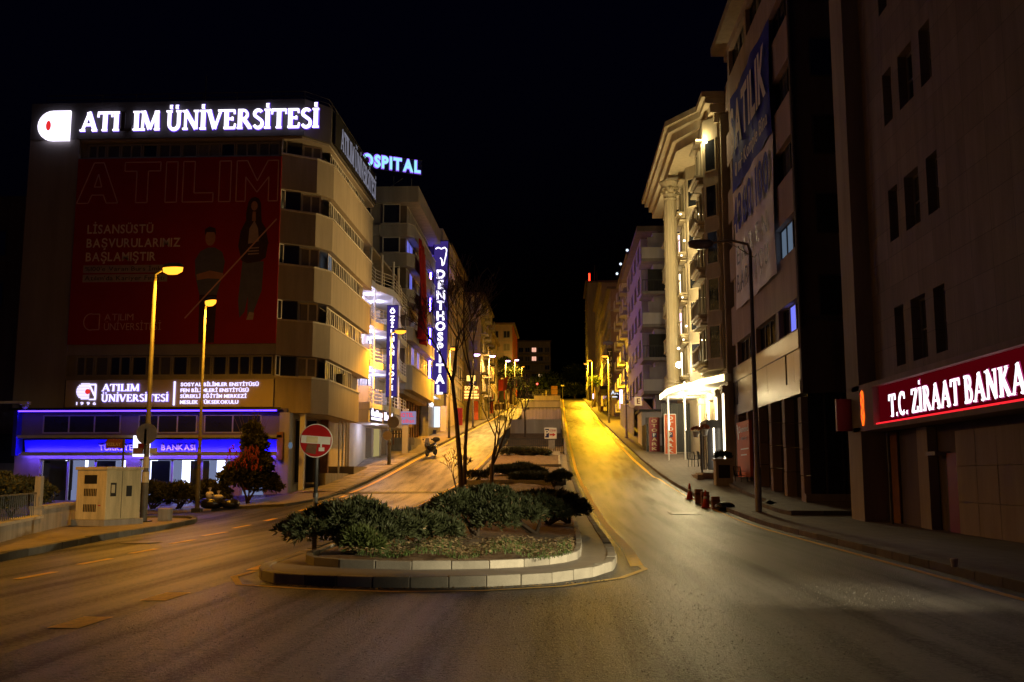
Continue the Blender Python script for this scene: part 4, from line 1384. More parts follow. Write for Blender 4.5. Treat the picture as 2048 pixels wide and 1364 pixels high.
light(dh, (-12.2, 95.4, 8.4), 120, (.8, .85, 1), .2)
ds = thing('vertical_sign', 'very tall violet vertical sign with tooth emblem and white letters', 'sign', (-11, 91.2, 9))
MB().box(-11.75, -10.3, 91.2, 91.5, 9.1, 23.6).build('panel', 'navy', ds)
MB().box(-11.68, -10.38, 91.16, 91.195, 9.2, 23.5).build('glow_panel', 'sign_glow', ds)
zz = 19.95
for ch in 'DENTHOSPITAL':
    text(ds, ch, (-11.02, 91.15, zz), .76, '-y', 'letter_white', ext=.05, off=.045, split=True, align='c')
    zz -= .985
tp = [(-11.55, 22.75), (-11.3, 22.9), (-11.0, 22.75), (-10.7, 22.9), (-10.5, 22.7), (-10.55, 22.2), (-10.75, 21.3), (-10.9, 21.15), (-10.95, 21.75), (-11.1, 21.9)]
tm = MB()
for a, b_ in zip(tp, tp[1:]): tm.bar((a[0], 91.13, a[1]), (b_[0], 91.13, b_[1]), .11, .05, up=(0, 1, 0))
tm.build('tooth_emblem', 'letter_white', ds)

# ------------------------------------------------------------------ houses farther up the left side
def house(label, X0, X1, Y0, Y1, z0, z1, m, side, nwy, nwx, floors, zf, fh, cat='building', wh=1.4, ww=1.2, fm='frame_grey', eave=.5, balc=False, name='apartment_building', lit={}, end_face=True):
    t = thing(name, label, cat, ((X0 + X1) / 2, (Y0 + Y1) / 2, z0))
    MB().box(X0, X1, Y0, Y1, z0 - 1, z1).build('wall', m, t)
    MB().box(X0 - eave, X1 + eave, Y0 - eave * .6, Y1 + eave * .4, z1, z1 + .35).build('roof', 'plaster_dark', t)
    face, plane = ('+x', X1) if side > 0 else ('-x', X0)
    for i in range(floors):
        z = zf + i * fh
        for k in range(nwy):
            y = Y0 + (Y1 - Y0) * (k + .5) / nwy
            win(t, (plane, y, z), min(ww, (Y1 - Y0) / nwy * .75), wh, face, cols=2, fr=.08, dep=.08, fm=fm, pm=lit.get((i, k)), sill='plaster_grey')
            if balc and k % 2 == 0:
                s = 1 if side > 0 else -1
                MB().box(min(plane, plane + s * .9), max(plane, plane + s * .9), y - 1.1, y + 1.1, z - .35, z - .15).build('balcony_slab', 'plaster_grey', t)
                MB().box(min(plane + s * .82, plane + s * .9), max(plane + s * .82, plane + s * .9), y - 1.1, y + 1.1, z - .149, z + .75).build('balcony_front', m, t)
        if end_face:
            for k in range(nwx):
                x = X0 + (X1 - X0) * (k + .5) / nwx
                win(t, (x, Y0, z), ww, wh, '-y', cols=2, fr=.08, dep=.08, fm=fm, pm=lit.get((i, 'e%d' % k)), sill='plaster_grey')
        MB().box(X0 - .06, X1 + .06, Y0 - .06, Y1 + .06, z - .62, z - .5).build('string_course', 'plaster_grey', t)
    return t
house('tall pinkish apartment block just above the hospital with grey string courses', -22, -12.0, 105, 124, 6.5, 26.2, 'plaster_pink', 1, 7, 3, 6, 10.6, 2.6, balc=False, lit={(4, 2): 'window_pink'})
house('tan apartment block stepping forward of its neighbours, amber signs at its foot', -16, -10.0, 125.5, 144, 8.5, 24.6, 'plaster_tan', 1, 6, 3, 5, 12.4, 2.5, balc=True)
house('plain low brown block above the tan apartments on the left', -20, -10.8, 146, 172, 10.5, 24.0, 'plaster_brown', 1, 8, 3, 4, 14.0, 2.5)
n5 = house('pale block with a red painted street side near the left hilltop', -20, -9.0, 190, 210, 15, 30.6, 'plaster_pink', 1, 0, 5, 5, 18.0, 2.5, ww=1.3)
MB().box(-8.98, -8.9, 190.1, 209.9, 18, 30.4).build('red_side', 'red_paint', n5)
fb_ = house('far wide apartment block closing the street with a few lit windows', -16, -2.6, 290, 306, 20, 40.8, 'plaster_tan', 1, 3, 7, 6, 24.6, 2.6, eave=.4, lit={(5, 'e4'): 'window_pink', (2, 'e5'): 'window_warm', (4, 'e4'): 'window_pink'}, ww=1.4)
for i in range(6):
    MB().box(-14, -3.2, 288.9, 290, 24.3 + 2.6 * i - .35, 24.3 + 2.6 * i - .15).build('balcony_slab', 'plaster_grey', fb_)

# shop signs and stalls at the foot of the left row
sg = thing('shop_sign', 'amber lit shop sign with rows of lettering below the tan apartments', 'sign', (-10.4, 118, 10.5))
MB().box(-11.4, -9.5, 118, 118.15, 10.5, 12.3).build('board', 'wood', sg)
text(sg, 'ŞOFÖR', (-11.3, 117.98, 11.85), .34, '-y', 'amber_sign', width=1.7, ext=.03, off=.02)
for z, w in ((11.45, 1.5), (11.1, 1.7), (10.75, 1.7)):
    MB().box(-11.3, -11.3 + w, 117.95, 117.99, z, z + .2).build('text_row', 'amber_sign', sg)
sg = thing('shop_sign', 'bright square amber sign box above the lettered amber sign', 'sign', (-10.4, 117, 12.7))
MB().box(-10.95, -9.95, 117, 117.25, 12.75, 13.4).build('face', 'amber_sign', sg)
MB().box(-11.0, -9.9, 117.02, 117.3, 12.68, 13.47).build('frame', 'metal_dark', sg)
MB().tube([(-10.0, 117.3, 13.1), (-11.9, 117.3, 13.1)], .05, 6).build('bracket', 'metal_dark', sg)
light(sg, (-10.4, 116.6, 13.0), 80, (1, .6, .2), .2)
for i, (x, y, h, lab) in enumerate(((-10.9, 108.5, 2.2, 'red upright stall banner nearest the violet letters'), (-10.2, 121, 2.6, 'red upright banner below the amber sign'), (-9.7, 141, 3.0, 'red shop banner beside the second violet lamp'))):
    t = thing('banner', lab, 'banner', (x, y, G(x, y)))
    MB().box(x - .3, x + .3, y, y + .08, G(x, y) + .3, G(x, y) + h).build('cloth', 'orange_board' if i else 'red_paint', t)
    MB().tube([(x - .35, y + .04, G(x, y)), (x - .35, y + .04, G(x, y) + h + .15)], .03, 6).build('pole', 'metal_dark', t)
t = thing('flag', 'tilted orange feather flag on the left near the hilltop', 'flag', (-8.2, 150, 11))
fg = MB().add([(-8.5, 150, 14.3), (-8.0, 150, 14.5), (-7.75, 150, 16.7), (-8.35, 150, 16.3)], [(0, 1, 2, 3)])
fg.build('cloth', 'orange_board', t).modifiers.new('t', 'SOLIDIFY').thickness = .02
MB().tube([(-8.55, 150.02, G(-8.5, 150)), (-8.4, 150.02, 16.4)], .03, 6).build('pole', 'metal_pole', t)
t = thing('red_shop', 'dark red shop awning front beyond the tan apartments', 'shop', (-10, 176, 13.5))
MB().box(-10.7, -9.6, 174, 180, 13.6, 18.4).build('facade', 'red_paint', t)
MB().box(-9.58, -9.5, 174.5, 179.5, 14, 16.6).build('opening', 'black', t)
MB().box(-10.6, -9.7, 173.9, 173.98, 14, 16.4).build('opening', 'black', t)
# low planter walls on the left pavement
for y, x in ((160, -9.6), (168, -9.4), (129, -10.2)):
    t = thing('planter_box', {160: 'low tan planter wall on the left pavement below the violet lamp', 168: 'low tan planter wall farther up the left pavement', 129: 'low planter wall on the left pavement below the tan apartments'}[y], 'planter', (x, y, G(x, y)), 'street planters')
    MB().box(x - .9, x + .9, y, y + 1.5, G(x, y), G(x, y + 1.5) + .9).build('walls', 'plaster_tan', t)
    MB().box(x - .75, x + .75, y + .15, y + 1.35, G(x, y + 1.5) + .7, G(x, y + 1.5) + .92).build('soil', 'soil', t)
# ------------------------------------------------------------------ right row, nearest: bank with red sign
zb = thing('bank_building', 'tan bank building with narrow tall windows above the red lit sign, right edge', 'building', (10.5, 22, .1))
wins = [(30.15, 29.35), (28.75, 27.6), (27.0, 26.2)]
FX = 10.1
zrows = [(4.85, 6.62), (8.65, 10.25), (12.3, 13.95), (15.9, 17.5)]
w_ = MB()
cuts = [33.5, 30.15, 29.35, 28.75, 27.6, 27.0, 26.2, 4.0]
for i, (a, b_) in enumerate(zip(cuts, cuts[1:])):
    if i % 2 == 0:
        w_.box(FX + .001 * i, FX + .5, b_, a, 4.4, 20)
w_.build('wall', 'clad_tan', zb)
sp = MB()
zc = [4.4] + [q for r_ in zrows for q in r_] + [20]
for i in range(0, len(zc) - 1, 2):
    for a, b_ in wins: MB().box(FX + .003, FX + .5, b_ + .001, a - .001, zc[i], zc[i + 1]).build('window_apron', 'clad_tan', zb)
MB().box(FX - .55, FX + .5, 32.2, 33.6, 0, 20).build('pilaster', 'plaster_tan', zb)
for a, b_ in wins:
    for z0, z1 in zrows:
        win(zb, (FX + .32, (a + b_) / 2, z0), a - b_, z1 - z0, '-x', cols=1 if a - b_ < 1 else 2, rows=2, fr=.06, dep=.06, fm='frame_grey', pm=random.choice(['pane', 'pane_blind']), sill='plaster_tan')
MB().box(FX + .5, 20, 4, 33.5, 0, 20).build('core', 'plaster_dark', zb)
# ground floor: stone cladding slabs, each one laid, with door and openings
rec = MB().box(FX + .3, FX + .49, 4, 33.4, 0, 3.0).build('ground_wall', 'plaster_dark', zb)
yy = 26.1
cl = None
while yy > 4.2:
    for k in range(3):
        z0 = .05 + k * .9
        b = MB().box(FX + random.uniform(0, .012), FX + .29, yy - 1.19, yy - .008, z0 + .005, z0 + .893)
        b.build('stone_slab', 'plaster_tan', zb)
    yy -= 1.2
for a, b_, m_ in ((32.1, 31.2, 'wood'), (30.6, 28.9, 'plaster_dark'), (28.9, 28.1, 'plaster_tan')):
    MB().box(FX + (.02 if m_ == 'plaster_tan' else .22), FX + .28, b_, a, .05, 2.95).build('door_panel' if m_ != 'plaster_tan' else 'pier', m_, zb)
MB().box(FX + .1, FX + .28, 26.2, 27.0, .05, 2.2).build('red_door', 'maroon', zb)
MB().box(FX - .12, FX + .29, 27.2, 27.9, 2.15, 2.25).build('lintel', 'frame_grey', zb)
MB().tube([(FX - .1, 31.0, 0), (FX - .1, 31.0, 2.9)], .05, 8).build('downpipe', 'metal_pole', zb)
zs = thing('bank_sign', 'long red lit bank sign with white raised letters and orange wheat emblem', 'sign', (9.7, 22, 3))
bx = MB()
bx.box(9.55, FX + .3, 4.5, 33.0, 3.0, 3.14); bx.box(9.55, FX + .3, 4.5, 33.0, 4.3, 4.46)
bx.box(9.56, FX + .3, 30.9, 33.0, 3.14, 4.3)
bx.build('frame', 'plaster_pink', zs)
MB().box(9.75, FX + .25, 4.5, 30.88, 3.14, 4.3).build('red_panel', 'ziraat_red', zs)
MB().box(9.62, 9.74, 4.5, 30.85, 3.145, 3.2).build('red_strip', 'ziraat_glow', zs)
roman(zs, 'T.C. ZİRAAT BANKASI', (9.74, 29.9, 3.32), .66, '-x', 'ziraat_letter', 9.45, ext=.03, bold=.98, gap=.07)
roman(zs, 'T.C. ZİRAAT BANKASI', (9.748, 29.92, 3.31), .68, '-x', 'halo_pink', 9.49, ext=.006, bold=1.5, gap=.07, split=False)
lgz = MB()
lp_ = [(0, .62), (.14, .55), (.18, .3), (.15, 0), (.2, -.3), (.08, -.6), (-.08, -.6), (-.2, -.3), (-.15, 0), (-.18, .3), (-.14, .55)]
lgz.add([(9.54, 31.9 - a, 3.72 + b_ * .92) for a, b_ in lp_], [tuple(range(len(lp_)))])
lgz.build('wheat_emblem', 'ziraat_logo', zs)
em_ = MB()
for k in range(5): em_.bar((9.53, 31.9, 3.35 + k * .17), (9.53, 31.9 - (.14 if k % 2 else -.14), 3.5 + k * .17), .03, .01, up=(1, 0, 0))
em_.build('emblem_veins', 'ziraat_glow', zs)
MB().box(9.05, 9.54, 33.05, 33.2, 3.05, 4.1).build('blade_panel', 'maroon', zs)

# ------------------------------------------------------------------ vacant office building with sale banner
vb = thing('office_building', 'dark vacant office building with aluminium band and hanging sale banner', 'building', (10, 48, .6))
VX = 9.7
Y0, Y1 = 40.5, 55.9
sills = [7.57, 10.93, 14.28, 17.63, 20.98, 24.0]
prev = 7.5
for i, z in enumerate(sills):
    top = z + (1.5 if i else 1.25)
    if z - prev > .05: MB().box(VX, VX + .4, Y0, Y1, prev, z).build('spandrel', 'plaster_pink', vb)
    prev = top
    ww = 1.15
    k = 0
    y = Y0 + .15
    while y + ww < Y1:
        if k % 4 == 3:
            MB().box(VX + .02, VX + .38, y, y + .55, z, top).build('mullion_pier', 'plaster_pink', vb)
            y += .55
        lit = {(0, 1): 'window_blue', (1, 1): 'window_cool', (1, 2): 'window_cool'}.get((i, k))
        win(vb, (VX + .3, y + ww / 2, z), ww - .02, top - z, '-x', cols=1, fr=.05, dep=.06, fm='frame_dark', pm=lit or random.choice(['pane', 'pane', 'pane_blind']))
        y += ww
        k += 1
MB().box(VX, VX + .4, Y0, Y1, prev, 26.0).build('spandrel', 'plaster_pink', vb)
MB().box(VX + .42, 18, Y0 + .02, Y1 - .02, 4.9, 26).build('core', 'plaster_dark', vb)
MB().box(9.0, 18, 39.9, 56.2, 26.0, 26.5).build('roof_eave', 'plaster_tan', vb)
# aluminium band: single panels
MB().box(VX - .02, VX + .4, Y0 - .02, Y1, 4.9, 5.45).build('band_strip', 'aluminium', vb)
MB().box(VX - .02, VX + .4, Y0 - .02, Y1, 6.75, 7.49).build('band_strip', 'aluminium', vb)
for a, b_ in ((40.5, 41.6), (41.62, 42.9), (43.2, 47.0), (47.04, 51.0), (51.04, 54.8), (55.0, 55.9)):
    MB().box(VX + .03, VX + .4, a, b_, 5.46, 6.74).build('band_panel', 'aluminium', vb)
# end wall towards the camera
MB().box(VX + .01, 18, Y0 - .3, Y0, 4.9, 26).build('end_wall', 'plaster_dark', vb)
for z in (8.0, 11.4, 14.75, 18.1, 21.4):
    win(vb, (11.15, Y0 - .3, z), 1.3, 1.7, '-y', cols=1, fr=.06, dep=.05, fm='frame_dark', pm='pane')
MB().tube([(VX + .02, Y0 - .38, 7.5), (VX + .02, Y0 - .38, 26)], .07, 8).build('downpipe', 'metal_pole', vb)
MB().tube([(VX + .1, Y0 - .38, 7.95), (11.5, Y0 - .38, 7.75)], .06, 8).build('downpipe', 'metal_pole', vb)
# ground floor
for y in (40.55, 43.5, 46.3, 49.1, 51.9, 54.7):
    for k in range(4):
        MB().box(VX + random.uniform(-.01, .01), VX + .55, y, y + .5, G(VX, y) + .3 + k * 1.05, min(4.89, G(VX, y) + .3 + (k + 1) * 1.05 - .03)).build('pier_block', 'plaster_brown', vb)
MB().box(VX + .4, VX + .45, 40.6, 55.6, .4, 4.89).build('shop_glass', 'pane', vb)
MB().box(VX + .2, 18, Y0 - .28, Y0 - .22, .9, 4.88).build('end_glass', 'pane', vb)
MB().box(VX - .03, 18, Y0 - .36, Y0 - .05, .3, .9).build('plinth', 'clad_tan', vb)
for x in (10.5, 11.15, 11.35): MB().box(x, x + .07, Y0 - .34, Y0 - .28, .9, 4.88).build('glazing_bar', 'aluminium' if x > 11 else 'frame_dark', vb)
MB().box(VX - .02, VX + .3, 55.0, 55.9, 1.4, 4.9).build('end_pier', 'plaster_dark', vb)
op = thing('billboard', 'orange red poster board with white lettering beside the hotel entrance', 'billboard', (9.4, 52, 1.6))
MB().box(9.45, 9.6, 50.4, 53.9, 1.55, 4.4).build('board', 'orange_board', op)
text(op, 'Demond', (9.445, 53.2, 3.85), .32, '-x', 'sign_white', width=2.6, ext=.006, off=.01, split=True)
text(op, 'rent a car', (9.445, 52.6, 3.45), .2, '-x', 'sign_white', width=1.5, ext=.006)
for z, w in ((2.95, 2.2), (2.65, 1.6)): MB().box(9.44, 9.446, 52.8 - w, 52.8, z, z + .06).build('text_row', 'sign_white', op)
for k in range(3): MB().bar((9.44, 53.8 - k * .12, 4.3), (9.44, 53.45 - k * .12, 3.5), .06, .006, up=(1, 0, 0)).build('stripe', 'sign_white', op)
# banner
sb_ = thing('banner', 'blue and white sale banner hanging down the dark vacant office building', 'banner', (9.6, 48, 10.4))
def cloth(y0, y1, z0, z1, m_, x):
    b = MB()
    n1, n2 = 16, 14
    for j in range(n2 + 1):
        for i in range(n1 + 1):
            s, t = i / n1, j / n2
            b.v.append((x - .05 * math.sin(s * 9 + t * 4) - .04 * math.sin(s * 21), y0 + (y1 - y0) * s, z0 + (z1 - z0) * t))
    for j in range(n2):
        for i in range(n1):
            a = j * (n1 + 1) + i
            b.f.append((a, a + n1 + 1, a + n1 + 2, a + 1))
    return b.build('cloth', m_, sb_, smooth=True)
cloth(43.3, 53.2, 16.8, 22.2, 'banner_blue', 9.55)
cloth(43.3, 53.2, 10.4, 16.8, 'banner_pale', 9.55)
bxx = 9.42
text(sb_, 'SATILIK', (bxx, 52.9, 18.9), 2.3, '-x', 'banner_pale', width=9.2, ext=.006, off=.03)
text(sb_, '0 m² Komple Bina', (bxx, 51.8, 17.35), .72, '-x', 'banner_pale', width=8.2, ext=.006, off=.01)
text(sb_, '4360 100', (bxx, 52.7, 14.4), 1.75, '-x', 'banner_blue', width=9.0, ext=.006, off=.03)
text(sb_, 'EKREN', (bxx, 52.0, 12.6), .95, '-x', 'navy', width=7.6, ext=.006, gap=.5)
text(sb_, 'BARUTÇU', (bxx, 52.2, 11.15), .95, '-x', 'navy', width=7.8, ext=.006, gap=.4)

# ------------------------------------------------------------------ classical hotel
ht = thing('hotel_building', 'floodlit cream classical hotel with giant column, cornice and bay windows', 'building', (9, 66, 2))
HX = 9.4
MB().box(HX, 18, 56.0, 80, 2, 22.4).build('wall', 'hotel_wall', ht)
# near bay: chamfered, faces down the street; then a second bay
def bay(ya, yb, x, z0, z1):
    MB().prism([(HX + .1, ya), (HX - .15, ya), (x, ya + .8), (x, yb - .8), (HX - .1, yb), (HX + .1, yb)], z0, z1).build('bay', 'hotel_wall', ht)
bay(56.3, 61.2, 8.55, 7.6, 22.4)
bay(64.0, 69.6, 8.5, 7.6, 22.4)
bay(71.5, 77.0, 8.5, 7.6, 22.4)
# rusticated pier blocks between the bays: each block its own piece
for yp in (61.6, 70.2):
    for k in range(18):
        MB().box(HX - .5 + random.uniform(-.008, .008), HX, yp, yp + 1.4, 7.6 + k * .82, 7.6 + k * .82 + .79).build('rustic_block', 'hotel_stone', ht)
fl_z = [8.2, 10.95, 13.7, 16.45, 19.2]
for i, z in enumerate(fl_z):
    for (ya, yb, x) in ((56.3, 61.2, 8.55), (64.0, 69.6, 8.5), (71.5, 77.0, 8.5)):
        ym = (ya + yb) / 2
        win(ht, (x, ym - .75, z), 1.1, 1.95, '-x', cols=1, fr=.08, dep=.08, fm='hotel_stone', pm='pane')
        win(ht, (x, ym + .75, z), 1.1, 1.95, '-x', cols=1, fr=.08, dep=.08, fm='hotel_stone', pm='pane')
        dd = math.atan2(.8, HX - .15 - x)
        cx, cy = (HX - .15 + x) / 2, ya + .4
        win(ht, (cx, cy, z), .85, 1.95, -dd, cols=1, fr=.07, dep=.05, fm='hotel_stone', pm='pane')
        # balcony ledge under the window with a stepped profile
        b = MB()
        b.box(x - .55, x, ym - 1.5, ym + 1.5, z - .18, z - .06)
        b.box(x - .42, x, ym - 1.35, ym + 1.35, z - .3, z - .182)
        b.box(x - .25, x, ym - 1.2, ym + 1.2, z - .45, z - .302)
        b.build('window_ledge', 'hotel_stone', ht)
        # pediment above
        b = MB()
        b.box(x - .4, x, ym - 1.5, ym - .1, z + 2.05, z + 2.15)
        b.box(x - .4, x, ym + .1, ym + 1.5, z + 2.05, z + 2.15)
        b.build('pediment', 'hotel_stone', ht)
        if i < 4:
            rb = MB()
            for k in range(5): rb.tube([(x - .5, ym - 1.3 + k * .65, z - .06), (x - .5, ym - 1.3 + k * .65, z + .7)], .04, 6)
            rb.box(x - .56, x - .44, ym - 1.45, ym + 1.45, z + .7, z + .8)
            rb.build('balustrade', 'hotel_stone', ht)
    if i in (0, 1, 2, 3):
        MB().box(8.36, 8.44, 68.4, 68.5, z + .05, z + 1.8).build('light_rope', 'led_rope' if i % 2 == 0 else 'led_lilac', ht)
    # floodlight on each ledge, washing the stone
    MB().ball((7.95, 63.6, z - .7), .06, 8, 5).build('flood_lamp', 'led_rope', ht)
    light(ht, (7.85, 63.4, z - .75), 170, (1, .76, .34), .06)
    if i in (1, 3):
        MB().ball((8.0, 62.4, z), .07, 8, 5).build('flood_lamp', 'led_rope', ht)
        light(ht, (7.6, 62.0, z + .1), 260, (1, .8, .42), .08)
    if i in (0, 2, 4):
        MB().ball((7.9, 70.6, z), .07, 8, 5).build('flood_lamp', 'led_rope', ht)
        light(ht, (7.6, 70.6, z + .1), 260, (1, .8, .42), .08)
MB().ball((8.6, 57.2, 21.3), .09, 8, 5).build('flood_lamp', 'led_rope', ht)
light(ht, (8.3, 56.9, 21.2), 160, (1, .8, .4), .08)
# giant fluted column
colm = MB()
prof = [(.62, 7.3), (.62, 7.6), (.55, 7.62), (.58, 7.8), (.46, 7.95), (.43, 13), (.4, 20.3), (.5, 20.4), (.42, 20.5)]
colm.lathe((7.65, 66.8, 0), prof, 24)
colm.build('column_shaft', 'hotel_stone', ht, smooth=False)
for k in range(12):
    a = 2 * math.pi * k / 12
    MB().tube([(7.65 + .42 * math.cos(a), 66.8 + .42 * math.sin(a), 8.1), (7.65 + .39 * math.cos(a), 66.8 + .39 * math.sin(a), 20.2)], .05, 5).build('column_rib', 'hotel_stone', ht)
cp_ = MB().lathe((7.65, 66.8, 0), [(.42, 20.5), (.5, 20.7), (.44, 20.8), (.6, 21.1), (.5, 21.15), (.72, 21.5), (.72, 21.6)], 16)
for k in range(12):
    a = 2 * math.pi * k / 12
    cp_.ball((7.65 + .56 * math.cos(a), 66.8 + .56 * math.sin(a), 21.05 if k % 2 else 20.8), .13, 6, 5)
cp_.build('column_capital', 'hotel_stone', ht)
# cornice in three steps
for k, (e, za, zb_) in enumerate(((.0, 22.0, 22.55), (.25, 22.56, 23.05), (.55, 23.06, 23.4), (.75, 23.41, 23.75))):
    poly = [(7.5 - e, 61.5 - e), (7.5 - e, 78 + e), (10, 78 + e), (10, 56.2 - e * .5), (9.1 - e, 56.2 - e * .5), (9.1 - e, 58.2), (8.6 - e, 59.0)]
    MB().prism(poly, za, zb_).build('cornice', 'hotel_stone', ht)
MB().tube([(8.5, 62, 23.7), (8.5, 62, 25.2)], .03, 5).build('antenna', 'metal_pole', ht)
# ground floor wall and arches
MB().box(HX + .05, HX + .3, 55.95, 70, 1.6, 7.2).build('entrance_wall', 'hotel_stone', ht)
for y in (57.6, 60.2, 62.8):
    ar = MB()
    pts = [(y - .7, 2.2)] + [(y + .7 * math.cos(R(a)), 4.6 + .7 * math.sin(R(a))) for a in range(180, -1, -20)] + [(y + .7, 2.2)]
    n4_ = len(pts)
    ar.add([(HX + .03, a, b_) for a, b_ in pts], [tuple(range(n4_))])
    ar.build('arch', 'pane', ht)
for y in (54.6 + 1.5, 58.6, 61.6, 65.4):
    MB().box(HX - .22, HX + .04, y - .2, y + .2, G(9, y) + .2, 6.6).build('pilaster', 'hotel_stone', ht)
    MB().box(HX - .34, HX + .04, y - .32, y + .32, 6.2, 6.6).build('pilaster_cap', 'hotel_stone', ht)
    MB().box(HX - .31, HX - .23, y - .07, y + .07, G(9, y) + .4, 6.15).build('light_rope', 'led_rope', ht)
# canopy
cpoly = [(9.6, 55.9), (9.2, 55.95), (8.75, 57.5), (8.3, 58.6), (8.05, 60.6), (7.5, 62.2), (7.05, 65.2), (7.05, 70.0), (9.6, 70.0)]
MB().prism(cpoly, 6.85, 7.28).build('canopy', 'white_paint', ht)
ce = MB()
for a, b_ in zip(cpoly[1:7], cpoly[2:8]):
    ce.bar((a[0] - .03, a[1] - .03, 7.06), (b_[0] - .03, b_[1] - .03, 7.06), .05, .34)
ce.build('canopy_light_band', 'canopy_light', ht)
for x, y in ((8.6, 61), (8.6, 64), (8.2, 67)):
    MB().disc((x, y, 6.83), .16, (1, 0, 0), (0, 1, 0), (0, 0, .015), 14).build('downlight', 'canopy_light', ht)
    light(ht, (x, y, 6.55), 480, (1, .8, .42), .15)
for x, y in ((7.15, 66.3), (8.3, 66.8)):
    MB().tube([(x, y, G(x, y) + .15), (x, y, 6.85)], .055, 8).build('canopy_post', 'white_paint', ht)
    MB().tube([(x + .06, y - .04, 4.6), (x + .05, y - .06, 6.8)], .02, 5).build('light_rope', 'led_rope', ht)
# entrance floodlight that shines down the street
MB().ball((7.75, 64.6, 8.75), .2, 12, 8).build('flood_lamp', 'star_light', ht)
MB().box(7.65, 7.95, 64.75, 64.95, 8.55, 8.95).build('flood_housing', 'metal_dark', ht)
MB().ball((7.55, 62.9, 9.6), .09, 8, 5).build('flood_lamp', 'led_rope', ht)  # made-up second flood lamp, added to brighten the corner block's spandrels
light(ht, (7.45, 62.8, 9.6), 15000, (1, .62, .2), .12, spot=46, aim=(-12.5, 55, 13), blend=.8)
light(ht, (7.75, 64.35, 8.7), 1900, (1, .82, .4), .15, spot=70, aim=(3.6, 36, 0), blend=.7)
# glass vestibule and steps
MB().box(8.3, 9.38, 57.0, 59.6, 4.35, 4.75).build('vestibule_roof', 'frame_dark', ht)
for x, y, w, f in ((8.85, 57.02, 1.05, '-y'), (8.31, 57.7, 1.2, '-x'), (8.31, 58.95, 1.2, '-x')):
    win(ht, (x, y, 1.95), w, 2.4, f, cols=1, fr=.05, dep=.05, fm='frame_dark', pm='pane_blind', name='entrance_door')
MB().box(8.66, 8.74, 56.93, 56.97, 2.1, 4.3).build('light_rope', 'led_rope', ht)
MB().box(7.7, 9.4, 54.6, 60.2, 1.2, 1.78).build('step', 'kerb', ht)
MB().box(7.35, 7.699, 54.2, 60.4, 1.2, 1.68).build('step', 'kerb', ht)
# dark parking entrance beside it
pk = thing('garage_gate', 'black gate panel of the parking entrance behind the orange signs', 'gate', (8.6, 72, 3))
for k in range(6): MB().box(7.35 + k * .38, 7.72 + k * .38, 72.4, 72.46, 3.2, 6.8).build('gate_panel', 'black', pk)
MB().box(7.3, 9.7, 72.3, 72.39, 3.05, 3.3).build('base', 'concrete', pk)

def otopark(x0, x1, y, z0, z1, m_, mt, label, edge):
    t = thing('parking_sign', label, 'sign', ((x0 + x1) / 2, y, z0), 'upright parking signs')
    MB().box(x0, x1, y, y + .22, z0, z1).build('board', m_, t)
    b = MB()
    b.box(x0 - .03, x0 + .02, y - .02, y + .02, z0, z1); b.box(x1 - .02, x1 + .03, y - .02, y + .02, z0, z1)
    b.box(x0 + .02, x1 - .02, y - .02, y + .02, z1 - .04, z1 + .03); b.box(x0 + .02, x1 - .02, y - .02, y + .02, z0 - .02, z0 + .04)
    b.build('frame', edge, t)
    n_l = 7
    st = (z1 - z0 - .15) / n_l
    cx = (x0 + x1) / 2
    for k, ch in enumerate('OTOPARK'):
        zc = z1 - .08 - (k + 1) * st
        if ch == 'P':
            MB().box(cx - .17, cx + .17, y - .03, y - .012, zc - .02, zc + st - .04).build('plate', 'navy', t)
            text(t, 'P', (cx, y - .032, zc + .04), st * .7, '-y', 'sign_white', ext=.006, off=.02, split=True, align='c', width=.2)
        else:
            text(t, ch, (cx, y - .012, zc + .06), st * .62, '-y', mt, ext=.01, off=.03, split=True, align='c', width=(x1 - x0) * .55)
otopark(6.55, 7.3, 73.6, 3.35, 5.85, 'maroon', 'tape', 'dim maroon vertical parking sign, left of the two', 'wood')
otopark(7.42, 8.22, 71.2, 3.12, 5.95, 'orange_board', 'sign_white', 'brighter orange vertical parking sign, right of the two', 'sign_white')
MB().box(6.35, 6.5, 73.7, 77.5, 3.3, 5.4).build('hoarding', 'black', at=(6.4, 75, 3.3), label='black hoarding beside the dim maroon parking sign', cat='hoarding')

